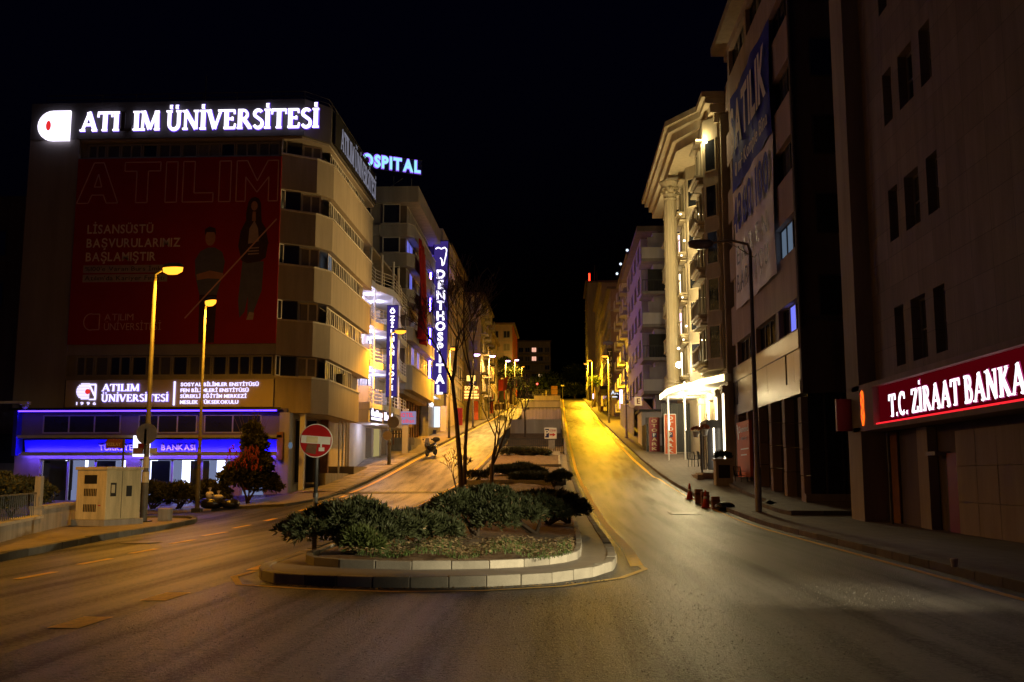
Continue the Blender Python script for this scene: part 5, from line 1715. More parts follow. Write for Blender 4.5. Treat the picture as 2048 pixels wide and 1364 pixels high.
# ------------------------------------------------------------------ balcony house, bluish house and others up the right side
bh = thing('apartment_building', 'white house with deep dark balconies and an overhanging bay behind the hotel column', 'building', (8.5, 94, 5))
MB().box(8.05, 18, 84, 106, 4, 22.3).build('wall', 'plaster_lilac', bh)
MB().box(7.2, 8.05, 86.2, 104, 8.2, 22.3).build('bay', 'plaster_lilac', bh)
MB().add([(7.2, 86.2, 8.19), (8.05, 86.2, 7.2), (8.05, 104, 7.2), (7.2, 104, 8.19)], [(0, 1, 2, 3)]).build('bay_underside', 'plaster_tan', bh)
MB().box(6.7, 18, 83.3, 106.4, 22.3, 22.75).build('roof_eave', 'plaster_dark', bh)
for i, z in enumerate((8.6, 11.4, 14.2, 17.0, 19.8)):
    for k, y in enumerate((88.2, 92.4, 96.6, 100.8)):
        win(bh, (7.2, y, z + .7), 1.5, 1.4, '-x', cols=2, fr=.07, dep=.06, fm='frame_grey', pm=None, sill='plaster_grey')
    MB().box(7.0, 9.6, 82.7, 86.19, z - .25, z).build('balcony_slab', 'plaster_grey', bh)
    if i % 2 == 0: MB().box(7.0, 9.6, 82.7, 82.85, z + .001, z + .95).build('balcony_front', 'plaster_white', bh)
    else:
        rb = MB()
        for k in range(12): rb.tube([(7.05 + k * .22, 82.78, z), (7.05 + k * .22, 82.78, z + .95)], .014, 4)
        rb.box(7.0, 9.6, 82.75, 82.81, z + .93, z + .98)
        rb.build('balcony_railing', 'metal_dark', bh)
    MB().box(7.6, 9.5, 83.9, 83.99, z + .1, z + 2.1).build('balcony_panel', 'black' if i % 2 else 'plaster_lilac', bh)  # panel painted black on alternate floors, for the shade inside deep balconies
kb = thing('kiosk', 'low white plastered kiosk under the overhanging bay', 'kiosk', (6.9, 80, 3.7))
MB().box(6.5, 8.4, 79.6, 83.5, 3.6, 6.7).build('walls', 'plaster_white', kb)
MB().box(6.3, 8.5, 79.4, 83.7, 6.7, 6.85).build('roof', 'metal_dark', kb)
MB().box(6.8, 8.2, 79.54, 79.59, 4.9, 6.2).build('notice_panel', 'plaster_grey', kb)
cf = thing('corrugated_fence', 'silver corrugated metal hoarding along the right pavement', 'fence', (7, 100, 6))
for k in range(24):
    y = 92 + k * .85
    MB().box(6.75 + (k % 2) * .05, 6.82 + (k % 2) * .05, y, y + .84, G(7, y), G(7, y) + 2.6).build('metal_sheet', 'corrugated', cf)
eh = thing('shop_sign', 'small orange lit sign with a letter E above the corrugated hoarding', 'sign', (6.9, 88, 8))
MB().box(6.6, 7.25, 87.9, 88.05, 7.75, 8.5).build('box', 'window_warm', eh)
text(eh, 'E', (6.93, 87.89, 7.9), .45, '-y', 'red_paint', ext=.01, off=.02, align='c')
MB().tube([(7.2, 88, 8.4), (8.1, 88, 8.4)], .04, 6).build('bracket', 'metal_dark', eh)
house('bluish narrow apartment house above the white balcony house on the right', 7.9, 18, 107, 127, 6.5, 25.5, 'plaster_lilac', -1, 7, 2, 6, 9.8, 2.6, balc=True, lit={(2, 1): 'window_cool'})
rb4 = house('brown apartment block with paired windows facing down the street on the right', 7.1, 18, 135, 160, 9, 27.0, 'plaster_brown', -1, 8, 3, 6, 12.4, 2.45, ww=1.5)
house('dull tan block beyond the brown apartments on the right', 7.2, 18, 166, 196, 12, 34, 'plaster_tan', -1, 9, 2, 7, 16, 2.5)
tw = house('tall slab tower with a red beacon at the top of the right side', 6.2, 16, 212, 232, 17, 43, 'plaster_grey', -1, 5, 2, 8, 21, 2.7, name='tower_block')
MB().tube([(6.6, 211.9, 43.4), (6.6, 211.9, 45.0)], .16, 8).build('beacon', 'red_beacon', tw)
for x, z in ((7.8, 47), (8.3, 45.8)): MB().tube([(x, 213, 43.3), (x, 213, z)], .08, 6).build('antenna', 'metal_dark', tw)
for i, (x, y, z) in enumerate(((7.6, 128, 27.6), (7.7, 122, 27.6), (8.2, 117, 28.2))):
    t = thing('roof_lamp', ['small white roof lamp, leftmost of three on the right roofs', 'small white roof lamp, middle of three on the right roofs', 'small white roof lamp, rightmost of three on the right roofs'][i], 'lamp', (x, y, 25.8), 'roof lamps')
    MB().tube([(x, y, 25.8), (x, y, z)], .04, 6).build('post', 'metal_dark', t)
    MB().ball((x, y, z + .15), .17, 10, 6).build('globe', 'shop_cool', t)
vs2 = thing('vertical_sign', 'dark vertical sign board with pale letters before the brown apartments', 'sign', (6.5, 130, 13))
MB().box(6.2, 7.0, 130, 130.2, 13.4, 18.2).build('board', 'black', vs2)
zz = 17.3
for ch in 'TUNFOR':
    text(vs2, ch, (6.6, 129.98, zz), .5, '-y', 'sign_white', ext=.01, off=.01, split=True, align='c')
    zz -= .74
MB().tube([(7.0, 130.1, 17), (7.4, 135, 17)], .05, 6).build('bracket', 'metal_dark', vs2)
t = thing('shop_sign', 'small teal lit sign reading AK beside the dark vertical board', 'sign', (7, 128, 11.2))
MB().box(6.6, 7.6, 128, 128.15, 11.3, 12.6).build('box', 'navy', t)
text(t, 'AK', (7.1, 127.98, 12.0), .45, '-y', 'shop_cool', ext=.01, off=.02, align='c')
MB().box(6.75, 7.4, 127.97, 127.99, 11.6, 11.72).build('text_row', 'shop_cool', t)
MB().tube([(7.1, 128.1, 12.6), (7.1, 128.1, 13.6)], .04, 6).build('post', 'metal_dark', t)
t = thing('shop_sign', 'narrow upright green and violet shop light on the right', 'sign', (7, 112, 8.8))
MB().box(6.75, 7.05, 112, 112.15, 9.1, 11.2).build('box', 'led_lilac', t)
MB().box(6.82, 6.98, 111.97, 111.99, 9.9, 10.6).build('panel', 'green_sign', t)
MB().tube([(7.0, 112.1, 10), (7.9, 112.1, 10)], .04, 6).build('bracket', 'metal_dark', t)
t = thing('cafe_terrace', 'dark shop canopy with tables far up the right pavement', 'cafe', (6.5, 150, 11.3))
MB().box(5.9, 7.1, 146, 158, 14.2, 14.7).build('canopy', 'black', t)
for y in (146.2, 150, 154): MB().tube([(6.0, y, G(6, y)), (6.0, y, 14.2)], .06, 6).build('post', 'wood', t)
MB().box(6.9, 7.09, 146, 158, 11, 14.2).build('glazing', 'pane', t)
MB().box(6.2, 6.6, 150, 151, G(6.3, 150) + .1, G(6.3, 150) + 1.0).build('counter', 'wood', t)
t = thing('shop_sign', 'small violet lit box on the right pavement near the hilltop', 'sign', (5.9, 176, 14))
MB().box(5.7, 6.25, 176, 176.3, 15.1, 16.0).build('box', 'led_lilac', t)
MB().tube([(6.0, 176.15, G(6, 176)), (6.0, 176.15, 15.1)], .05, 6).build('post', 'metal_dark', t)
# ------------------------------------------------------------------ street lamps
def lamp(base, H, arm, label, power=900, col=SOD, em='lamp_sodium', lit=True, curved=False, r=.09, group='street lamps', face=None, bands=0, headlen=.78, cone=165, pm='metal_pole'):
    """arm = (dx,dy) reach of the head from the pole top"""
    x, y = base
    z = G(x, y) + .1
    t = thing('street_lamp', label, 'street lamp', (x, y, z), group)
    ax, ay = arm
    L = math.hypot(ax, ay)
    d = Vector((ax / L, ay / L, 0))
    pole = MB().tube([(x, y, z - .1), (x, y, z + .05), (x, y, z + 1.6), (x, y, z + 1.65), (x, y, z + H - .3)], [r * 1.45, r * 1.3, r * 1.25, r, r * .62], 10)
    pole.build('pole', pm, t, smooth=True)
    MB().box(x - r * 2.4, x + r * 2.4, y - r * 2.4, y + r * 2.4, z - .15, z + .06).build('foot', 'metal_dark', t)
    top = Vector((x, y, z + H - .3))
    head = Vector((x, y, z + H)) + d * L
    am = MB()
    if curved:
        am.tube([top, top + Vector((0, 0, .25)) + d * .1, top + Vector((0, 0, .42)) + d * (L * .4), head - d * .3], [r * .62, r * .5, r * .45, r * .4], 8)
        am.tube([top + d * -.12 + Vector((0, 0, -.25)), top + Vector((0, 0, .36)) + d * (L * .45)], r * .2, 5)
    else:
        am.tube([top, top + Vector((0, 0, .12)), head - d * .25], [r * .62, r * .58, r * .45], 8)
    am.build('arm', pm, t, smooth=True)
    # cobra head: shell on top, lens below
    sd = Vector((-d.y, d.x, 0))
    sh, ln = MB(), MB()
    N = 12
    hl = headlen / 2
    def ring(f, wz, zz):
        return [head + d * (hl * f * math.cos(2 * math.pi * k / N)) + sd * (wz * math.sin(2 * math.pi * k / N)) + Vector((0, 0, zz)) for k in range(N)]
    rings = [ring(1, .15, 0), ring(.98, .15, .06), ring(.75, .11, .13), ring(.3, .04, .16)]
    vv = [p for q in rings for p in q]
    ff = [(i * N + k, i * N + (k + 1) % N, (i + 1) * N + (k + 1) % N, (i + 1) * N + k) for i in range(3) for k in range(N)] + [tuple(3 * N + k for k in range(N))]
    sh.add(vv, ff).build('head', pm, t, smooth=True)
    rings = [ring(.96, .16, -.002), ring(.9, .155, -.13), ring(.45, .08, -.22)]
    vv = [p for q in rings for p in q]
    ff = [(i * N + k, (i + 1) * N + k, (i + 1) * N + (k + 1) % N, i * N + (k + 1) % N) for i in range(2) for k in range(N)] + [tuple(2 * N + k for k in range(N - 1, -1, -1))]
    ln.add(vv, ff).build('lens', em if lit else 'pane_curtain', t, smooth=True)
    if lit:
        light(t, head + Vector((0, 0, -.34)), power * .085, col, .12)
        light(t, head + Vector((0, 0, -.28)), power, col, .1, spot=cone, aim=head + Vector((0, 0, -5)), blend=.35)
    for k in range(bands):
        zz = z + 1.2 + .5 * k + random.uniform(0, .3)
        MB().tube([(x, y, zz), (x, y, zz + random.uniform(.15, .4))], r * (1.34 if zz < z + 1.4 else 1.1), 10).build('taped_bill', random.choice(['tape', 'paper', 'wood']), t)
    return t

LP = 3300
lamp((-13.35, 31.8), 8.3, (.62, -.1), 'lit sodium lamp on the nearest tall pole with round sign plate, beside the utility cabinet', LP * .55, bands=2, r=.085, cone=165)
lamp((-16.2, 20.0), 8.3, (.6, .1), 'lit sodium lamp beyond the left picture edge behind the hedge', 2400, cone=135)
lamp((-15.05, 41.2), 8.75, (.3, -.25), 'lit sodium lamp on a leaning pole by the rubbish bags and berry shrub', LP * .6, r=.075, bands=4, cone=165)
lamp((-10.85, 63.3), 8.65, (.6, 0), 'lit sodium lamp before the blue vertical hotel sign', LP * 1.9, bands=2, cone=148)
lamp((-9.95, 89.6), 8.2, (.4, 0), 'lit sodium lamp before the tall violet hospital letters', LP * 3.4, cone=160)
lamp((-9.4, 108), 8.0, (.35, 0), 'small violet lamp, first beyond the hospital letters', 7000, (1, .52, .1), 'lamp_violet')
lamp((-9.1, 128), 8.2, (.45, 0), 'small violet lamp, second beyond the hospital letters', 7000, (1, .52, .1), 'lamp_violet')
lamp((-8.7, 160), 8.0, (.4, 0), 'small violet lamp near the orange flag on the left hilltop', 9000, (1, .5, .05), 'lamp_violet')
lamp((-8.4, 186), 8.5, (.4, 0), 'small violet lamp farthest up the left side', 10000, (1, .5, .05), 'lamp_violet')
lamp((7.25, 37.3), 10.1, (-1.85, 0), 'unlit tall grey lamp with curved arm on the dark right pavement', lit=False, curved=True, r=.1, headlen=1.0, pm='pole_grey')
lamp((5.95, 89.5), 8.6, (-1.5, 0), 'unlit grey lamp with curved arm before the balcony house', lit=False, curved=True, r=.09, headlen=.9, pm='pole_grey')
lamp((5.75, 116.5), 7.9, (-.4, 0), 'lit sodium lamp on the right beside the corrugated fence', LP * 5.5, (1, .5, .015), cone=174)
lamp((5.5, 168), 8.1, (-.45, 0), 'lit sodium lamp near the right hilltop, nearer of the pair', LP * 7, (1, .5, .015), cone=174)
lamp((6.1, 215), 8.0, (-.4, 0), 'lit sodium lamp near the right hilltop, farther of the pair', LP * 9, (1, .5, .015), cone=174)

lamp((-9.5, 250), 8.5, (.4, -.3), 'lit sodium lamp beyond the crest before the far apartment block', 11000, (1, .5, .03), cone=176)
# ------------------------------------------------------------------ vegetation
rnd = random.Random(11)

def rdir():
    while True:
        v = Vector((rnd.uniform(-1, 1), rnd.uniform(-1, 1), rnd.uniform(-1, 1)))
        if .05 < v.length < 1: return v.normalized()

def sprays(lobes, n, L, W, upb=.35, fan=3, inner=.55):
    """pointed leaf sprays spread through overlapping lobes (cx,cy,cz,rx,ry,rz)"""
    v, f = [], []
    wts = [a[3] * a[4] + a[3] * a[5] for a in lobes]
    tot = sum(wts)
    for _ in range(n):
        r_ = rnd.uniform(0, tot)
        for lb, w in zip(lobes, wts):
            r_ -= w
            if r_ <= 0: break
        d = rdir()
        if d.z < -.35: d.z *= -.5; d.normalize()
        k = inner + (1.08 - inner) * rnd.random() ** .6
        k *= 1 + .14 * math.sin(d.x * 7 + lb[0] * 5) * math.cos(d.y * 6 + d.z * 5)
        p = Vector((lb[0] + d.x * lb[3] * k, lb[1] + d.y * lb[4] * k, lb[2] + d.z * lb[5] * k))
        ax = (d * .8 + Vector((0, 0, upb)) + rdir() * .5).normalized()
        for q in range(fan):
            a2 = (ax + rdir() * .55).normalized()
            s = a2.cross(rdir()).normalized() * (W * rnd.uniform(.6, 1.2))
            l = L * rnd.uniform(.5, 1.4)
            b = len(v)
            v += [tuple(p - s * .4), tuple(p + a2 * l * .5 + s), tuple(p + a2 * l), tuple(p + a2 * l * .45 - s)]
            f.append((b, b + 1, b + 2, b + 3))
    return v, f

def bush(name, label, base, lobes, n, m='juniper', L=.11, W=.013, cat='bush', group='junipers on the island', stems=4, upb=.35, inner=.45, zs=None):
    if zs is None: zs = .76 if name == 'juniper_bush' else 1.0
    base = (base[0], base[1] + ((-.15 if base[0] < -3.7 else .7) if base[1] < 24 and name == 'juniper_bush' else 0), base[2])
    lobes = [(a[0], a[1], a[2] * zs, a[3] * .92, a[4] * .9, a[5] * zs) for a in lobes]
    sub = []
    for a in lobes:
        for _ in range(5):
            q = rdir(); q.z = abs(q.z)
            s_ = rnd.uniform(.22, .42)
            sub.append((a[0] + q.x * a[3] * .95, a[1] + q.y * a[4] * .95, a[2] + q.z * a[5] * .95, a[3] * s_, a[4] * s_, a[5] * s_))
    lobes = lobes + sub
    t = thing(name, label, cat, base, group)
    lb = [(base[0] + a[0], base[1] + a[1], base[2] + a[2], a[3], a[4], a[5]) for a in lobes]
    v, f = sprays(lb, int(n * 1.8), L, W, upb, inner=inner, fan=4)
    b = MB(); b.v, b.f = v, f
    b.build('foliage', m, t)
    if name == 'juniper_bush' and base[1] < 40:
        dv, df = sprays(lb, int(n * .04), L, W, upb, inner=.5, fan=2)
        b = MB(); b.v, b.f = dv, df
        b.build('dead_twigs', 'dry_leaf', t)['kind'] = 'stuff'
    st = MB()
    for k in range(stems):
        a = rnd.choice(lb)
        st.tube([(base[0] + rnd.uniform(-.08, .08), base[1] + rnd.uniform(-.08, .08), base[2] - .05), ((base[0] + a[0]) / 2 + rnd.uniform(-.1, .1), (base[1] + a[1]) / 2, base[2] + (a[2] - base[2]) * .45), (a[0], a[1], a[2])], [.05, .035, .015], 6)
    st.build('stem', 'bark', t, smooth=True)
    return t

bush('juniper_bush', 'large dark juniper at the left front of the island below the no entry sign', (-3.85, 18.2, .3), [(-.5, 0, .38, .62, .6, .42), (.15, .1, .52, .7, .6, .5), (.75, .2, .42, .5, .5, .4), (-.25, .5, .45, .6, .5, .45), (.5, -.2, .3, .5, .45, .3)], 5200)
bush('juniper_bush', 'small pale green juniper tuft at the front of the large left one', (-3.45, 16.55, .28), [(0, 0, .24, .34, .28, .24), (.18, 0, .15, .24, .2, .16)], 1300, 'juniper_light', L=.12)
bush('juniper_bush', 'dark juniper in the island between the large left one and the middle mass', (-2.75, 18.6, .3), [(0, 0, .38, .5, .5, .4), (.4, .3, .3, .45, .4, .32), (-.3, .1, .3, .4, .4, .3)], 2900)
bush('juniper_bush', 'tall dark juniper mass in the middle of the island front', (-1.75, 20.6, .32), [(-.5, 0, .6, .65, .6, .5), (.2, .2, .75, .7, .6, .5), (.8, .1, .6, .6, .55, .42), (-.1, .6, .85, .6, .5, .42), (.4, -.3, .42, .5, .4, .35)], 5400)
bush('juniper_bush', 'spreading juniper with bare stem at the right front of the island', (-.55, 22.2, .32), [(0, .1, .72, .55, .5, .33), (-.45, 0, .62, .45, .4, .28), (.4, .4, .55, .4, .4, .28)], 2600, stems=6)
bush('juniper_bush', 'flat topped juniper on the island right of the lone bare stem', (-.35, 27.6, .32), [(0, 0, .85, .8, .6, .28), (-.6, .2, .75, .55, .5, .26), (.55, .2, .6, .5, .5, .3), (.75, -.3, .42, .4, .4, .3)], 3400, stems=6)
bush('juniper_bush', 'low juniper by the right island kerb beside the flat topped one', (.2, 29.3, .32), [(0, 0, .3, .35, .45, .28), (-.3, -.2, .25, .3, .3, .24)], 1100)
bush('juniper_bush', 'wide low juniper mat on the upper island bed', (-2.3, 55, 1.6), [(0, 0, .35, 1.25, .7, .3), (-.9, .1, .3, .7, .5, .25), (.9, -.1, .25, .7, .5, .22), (.2, .3, .55, .6, .5, .25)], 3000, L=.22)
bush('juniper_bush', 'second juniper mat just below the wide one on the upper bed', (-1.6, 52.4, 1.3), [(0, 0, .25, 1.0, .6, .25), (.7, -.4, .2, .6, .5, .22)], 1800, L=.22)
bush('juniper_bush', 'small dark leaning juniper by the right kerb of the upper bed', (-.3, 49.4, 1.1), [(.35, 0, .55, .45, .4, .36), (0, 0, .4, .35, .35, .3)], 1700, L=.16, stems=5)
bush('scrub_bush', 'thin brownish scrub beside the forked tree on the upper bed', (-4.2, 51.5, 1.2), [(0, 0, .35, .55, .4, .3)], 420, 'hedge_leaf', L=.14, inner=.2)
bush('juniper_bush', 'scruffy low bush at the foot of the median railing', (-2.7, 68.4, 2.95), [(0, 0, .3, 1.3, .5, .3), (1.2, 0, .2, .8, .5, .22)], 1600, 'hedge_leaf', L=.25, W=.03)

# hedge behind the low wall at the left, bank shrubs
for i, (x, y, w, lab) in enumerate(((-14.1, 22.6, 1.2, 'brown green hedge shrub at the left picture edge behind the low wall'), (-15.6, 26.2, 1.3, 'hedge shrub between the left edge and the fence post'), (-16.9, 30.3, 1.3, 'hedge shrub beside the utility cabinet'))):
    bush('hedge_shrub', lab, (x, y, .4), [(0, 0, .6, w, .8, .55), (-.6, .5, .75, .9, .7, .5), (.5, -.4, .5, .8, .7, .45), (-1.2, .2, .6, .9, .8, .55)], 3000, 'hedge_leaf', L=.1, W=.035, group='hedge shrubs behind the low wall', upb=.1)
for x, y, r_, lab in ((-17.0, 44.2, .85, 'low dark shrub before the bank window posters'), (-18.4, 44.8, .6, 'smaller low shrub left of the bank window shrub'), (-15.6, 44.3, .8, 'low dark shrub behind the leaning lamp pole')):
    bush('bank_shrub', lab, (x, y, .2), [(0, 0, .55, r_, .7, .55), (.4, 0, .35, r_ * .7, .6, .4)], 1700, 'hedge_leaf', L=.13, W=.03, group='low shrubs before the bank')
bt = bush('berry_shrub', 'tall ragged shrub with hanging orange berry clusters before the bank corner', (-14.0, 44.6, .4), [(0, 0, 1.1, .95, .8, .8), (.3, 0, 1.7, .8, .7, .6), (-.7, 0, 1.0, .6, .6, .7), (.2, 0, 2.5, .6, .5, .6), (.7, .1, .7, .7, .6, .5), (.1, 0, 3.1, .35, .3, .45)], 4200, 'berry_leaf', L=.16, W=.04, group=None, upb=.1, inner=.3)
bb = MB()
for _ in range(90):
    p = Vector((-14.0 + rnd.uniform(-.8, .8), 44.0 + rnd.uniform(-.35, .2), 2.0 + rnd.uniform(0, 1.0)))
    for k in range(5): bb.ball(p + Vector((rnd.uniform(-.03, .03), rnd.uniform(-.03, .03), -.045 * k)), .028, 5, 3)
bb.build('berries', 'berry', bt)['kind'] = 'stuff'
wh = MB()
for k in range(16):
    a = rnd.uniform(0, 6.28)
    x, y, z = -13.95 + rnd.uniform(-.3, .3), 44.6, 2.8
    wh.tube([(x, y, z), (x + .25 * math.cos(a), y, z + .7), (x + .6 * math.cos(a), y + .2 * math.sin(a), z + 1.3 + rnd.uniform(0, .6))], [.02, .014, .006], 4)
wh.build('whip_shoots', 'bark', bt)

def bare_tree(label, base, trunks, seed, levels=4, spread=.55, L0=2.0, r0=.1, cat='tree', ratio=.72, up=.25, name='bare_tree', kids=(2, 3)):
    rn_ = random.Random(seed)
    t = thing(name, label, cat, base, 'bare winter trees on the median')
    br = MB()
    def grow(p, d, L, r, lev):
        n = 3
        pts, rr = [p], [r]
        for i in range(n):
            d = (d + Vector((rn_.uniform(-.16, .16), rn_.uniform(-.16, .16), rn_.uniform(-.05, .12)))).normalized()
            p = p + d * (L / n)
            pts.append(p); rr.append(max(r * (1 - .5 * (i + 1) / n), .009))
            if lev < levels and i >= 1 and rn_.random() < .6:
                sd = (d + Vector((rn_.uniform(-1, 1), rn_.uniform(-.8, .8), rn_.uniform(-.1, .6))) * .8).normalized()
                grow(p, sd, L * .6, max(r * .45, .01), lev + 1)
        br.tube(pts, rr, 6 if lev < 2 else 4, cap=False)
        if lev < levels:
            for _ in range(rn_.randint(*kids)):
                sd = (d + Vector((rn_.uniform(-1, 1), rn_.uniform(-.8, .8), rn_.uniform(-.2, .5))) * spread * 1.6 + Vector((0, 0, up))).normalized()
                grow(p, sd, L * ratio * rn_.uniform(.8, 1.1), max(r * .55, .01), lev + 1)
    for pts, rr in trunks:
        tr = MB().tube(pts, rr, 9)
        tr.build('trunk', 'bark', t, smooth=True)
        d = (Vector(pts[-1]) - Vector(pts[-2])).normalized()
        for _ in range(3):
            sd = (d + Vector((rn_.uniform(-1, 1), rn_.uniform(-.8, .8), rn_.uniform(-.1, .4))) * spread).normalized()
            grow(Vector(pts[-1]) - d * .1, sd, L0, rr[-1] * .75, 1)
    br.build('branches', 'bark', t)
    return t
bare_tree('bare tree with two close dark trunks on the median before the violet letters', (-4.55, 46.6, .8),
          [([(-4.55, 46.6, .7), (-4.68, 46.6, 2.5), (-4.85, 46.6, 4.4), (-5.05, 46.6, 6.1)], [.14, .115, .1, .085]),
           ([(-4.42, 46.5, 1.2), (-4.4, 46.5, 3.0), (-4.3, 46.5, 4.8), (-4.1, 46.5, 5.9)], [.1, .085, .07, .06])], 5, L0=2.1, levels=5, spread=.75, ratio=.74, kids=(2, 2))
bare_tree('slender many stemmed bare tree forking low, right of the twin trunk tree', (-3.0, 43.6, .7),
          [([(-3.0, 43.6, .6), (-2.97, 43.6, 1.4), (-2.95, 43.6, 2.15)], [.1, .085, .08])], 9, levels=4, L0=1.35, spread=.42, ratio=.72, up=.5, kids=(1, 2))
bare_tree('thin bare tree standing in the railed upper median', (-2.9, 84, 4.6),
          [([(-2.9, 84, 4.4), (-2.9, 84, 5.8), (-2.95, 84, 7.0)], [.1, .085, .08])], 21, levels=5, L0=1.4, spread=.6, kids=(2, 2))
bare_tree('small twiggy bare shrub left of the twin trunk tree', (-5.0, 48.5, 1.0),
          [([(-5.0, 48.5, .9), (-5.15, 48.5, 1.5)], [.035, .03])], 33, levels=4, L0=.6, spread=.9, name='bare_shrub')

def leafy(label, base, H, lobes, n, m='tree_leaf', L=.5, W=.14):
    t = thing('leafy_tree', label, 'tree', base, 'trees at the top of the street')
    MB().tube([base, (base[0] + .1, base[1], base[2] + H * .4), (base[0], base[1], base[2] + H * .8)], [.25, .18, .08], 8).build('trunk', 'bark', t, smooth=True)
    lb = [(base[0] + a[0], base[1] + a[1], base[2] + a[2], a[3], a[4], a[5]) for a in lobes]
    b = MB(); b.v, b.f = sprays(lb, n, L, W, .1, 2, .3)
    b.build('crown', m, t)
gt = gz(232)
leafy('round green tree lit at the crest right of centre', (3.6, 240, gt), 5, [(0, 0, 2.6, 2.2, 2, 1.7), (1.8, 0, 2.2, 1.8, 1.6, 1.4), (-1.4, 0, 1.8, 1.4, 1.5, 1.1)], 1500, L=.55)
leafy('small yellow green tree beside the right hilltop lamps', (6.0, 172, gz(172)), 5, [(0, 0, 4.2, .9, .9, 1.2)], 420, L=.35, W=.1)
leafy('leafy tree around the violet lamps at the left hilltop', (-9.3, 190, gz(190)), 7, [(0, 0, 5.5, 1.9, 2.5, 2.2), (1.0, 0, 3.4, 1.3, 1.6, 1.6), (-1.2, 0, 7.5, 1.6, 2, 1.4)], 1500, L=.5)
leafy('dark tree before the far apartment block', (-3, 262, gt), 9, [(0, 0, 6, 4, 3, 3), (3, 0, 4.5, 3.4, 3, 2.6), (-4, 0, 5, 3.6, 3, 2.4)], 1900, L=.8, W=.2)
leafy('dark tall tree behind the crest at the street centre', (4.5, 268, gt), 12, [(0, 0, 8, 3.5, 3, 4), (-2.5, 0, 5, 3, 3, 3)], 1500, L=.8, W=.2)
leafy('dark tree left of the far apartment block', (-13, 250, gt), 9, [(0, 0, 6, 3, 3, 3), (2.2, 0, 4, 2.4, 2, 2.2)], 1000, L=.8, W=.2)

# grass, dry leaves and litter on the front bed
gr_ = MB()
for _ in range(3000):
    x, y = rnd.uniform(-3.3, .2), rnd.uniform(16.3, 19.6)
    if rnd.random() > .35 + .65 * (math.sin(x * 4.1) * math.cos(y * 3.3) > -.1): continue
    z = .34 + .04 * math.sin(x * 5)
    a = rnd.uniform(0, 6.28); h = rnd.uniform(.03, .1)
    dx, dy = math.cos(a) * .006, math.sin(a) * .006
    lx, ly = rnd.uniform(-.04, .04), rnd.uniform(-.04, .04)
    gr_.tri((x - dx, y - dy, z - .03), (x + dx, y + dy, z - .03), (x + lx, y + ly, z + h))
gr_.build('grass', 'grass', label='short green grass tufts on the lit front bed of the island', cat='grass', kind='stuff')
dl = MB()
for _ in range(2600):
    x, y = rnd.uniform(-3.6, .25), rnd.uniform(16.3, 20.5)
    z = .36 + rnd.uniform(0, .05) + .03 * math.sin(x * 5)
    a = rnd.uniform(0, 6.28); s = rnd.uniform(.015, .045)
    u = Vector((math.cos(a), math.sin(a), rnd.uniform(-.5, .5))) * s
    w = Vector((-math.sin(a), math.cos(a), rnd.uniform(-.6, .6))) * s * .6
    p = Vector((x, y, z))
    dl.quad(p - u, p + w, p + u, p - w)
for _ in range(260):
    t_ = rnd.random()
    x = -4.3 + 5.2 * t_
    y = 14.45 + rnd.uniform(-.16, .02) + (.9 * abs(t_ - .38) ** 2 * 4)
    s = rnd.uniform(.012, .03); a = rnd.uniform(0, 6.28)
    u = Vector((math.cos(a), math.sin(a), 0)) * s; w = Vector((-math.sin(a), math.cos(a), rnd.uniform(0, .8))) * s * .7
    p = Vector((x, y, .02))
    dl.quad(p - u, p + w, p + u, p - w)
dl.build('leaf_litter', 'dry_leaf', label='dry fallen leaves strewn over the island bed and kerb foot', cat='leaves', kind='stuff')

gg = MB()
for _ in range(11000):
    x, y = rnd.uniform(-5.0, 6.2), 5.5 + 10 * rnd.random() ** 1.3
    if y > 13.9 and -5 < x < 1.3: continue
    s = rnd.uniform(.003, .009); a = rnd.uniform(0, 6.28)
    p = Vector((x, y, .0045))
    q = [p + Vector((math.cos(a + k * 2.09) * s, math.sin(a + k * 2.09) * s, 0)) for k in range(3)]
    t_ = p + Vector((rnd.uniform(-.5, .5) * s, rnd.uniform(-.5, .5) * s, s * rnd.uniform(.5, 1.1)))
    gg.tri(q[0], q[1], t_); gg.tri(q[1], q[2], t_); gg.tri(q[2], q[0], t_)
gg.build('grit', 'grit', label='fine loose grit on the worn asphalt in the foreground', cat='grit', kind='stuff')
# ------------------------------------------------------------------ street furniture
def ring_tube(c, r, tr, u, v, n=20, m=6):
    c, u, v = Vector(c), Vector(u), Vector(v)
    b = MB()
    w = u.cross(v)
    for i in range(n):
        a = 2 * math.pi * i / n
        d = u * math.cos(a) + v * math.sin(a)
        for k in range(m):
            t = 2 * math.pi * k / m
            b.v.append(tuple(c + d * (r + tr * math.cos(t)) + w * (tr * math.sin(t))))
    for i in range(n):
        for k in range(m):
            b.f.append((i * m + k, ((i + 1) % n) * m + k, ((i + 1) % n) * m + (k + 1) % m, i * m + (k + 1) % m))
    return b

# no entry sign on the island
ne = thing('no_entry_sign', 'round red no entry sign on a grey pole behind the front junipers', 'sign', (-4.66, 18.95, .3))
MB().tube([(-4.66, 19.02, .2), (-4.66, 19.02, 1.25)], .045, 10).build('pole', 'metal_pole', ne, smooth=True)
MB().tube([(-4.66, 19.02, 1.22), (-4.66, 19.02, 2.5)], .04, 10).build('pole', 'metal_dark', ne, smooth=True)
MB().tube([(-4.66, 19.02, 1.2), (-4.66, 19.02, 1.28)], .055, 10).build('collar', 'metal_dark', ne)
sx_, sz_ = -4.66, 2.27
MB().disc((sx_, 18.95, sz_), .32, (1, 0, 0), (0, 0, 1), (0, -.02, 0), 40).build('plate', 'sign_white', ne)
MB().disc((sx_, 18.928, sz_), .305, (1, 0, 0), (0, 0, 1), (0, -.004, 0), 40).build('red_disc', 'sign_red', ne)
bu, bv = Vector((1, 0, -.07)).normalized(), Vector((.07, 0, 1)).normalized()
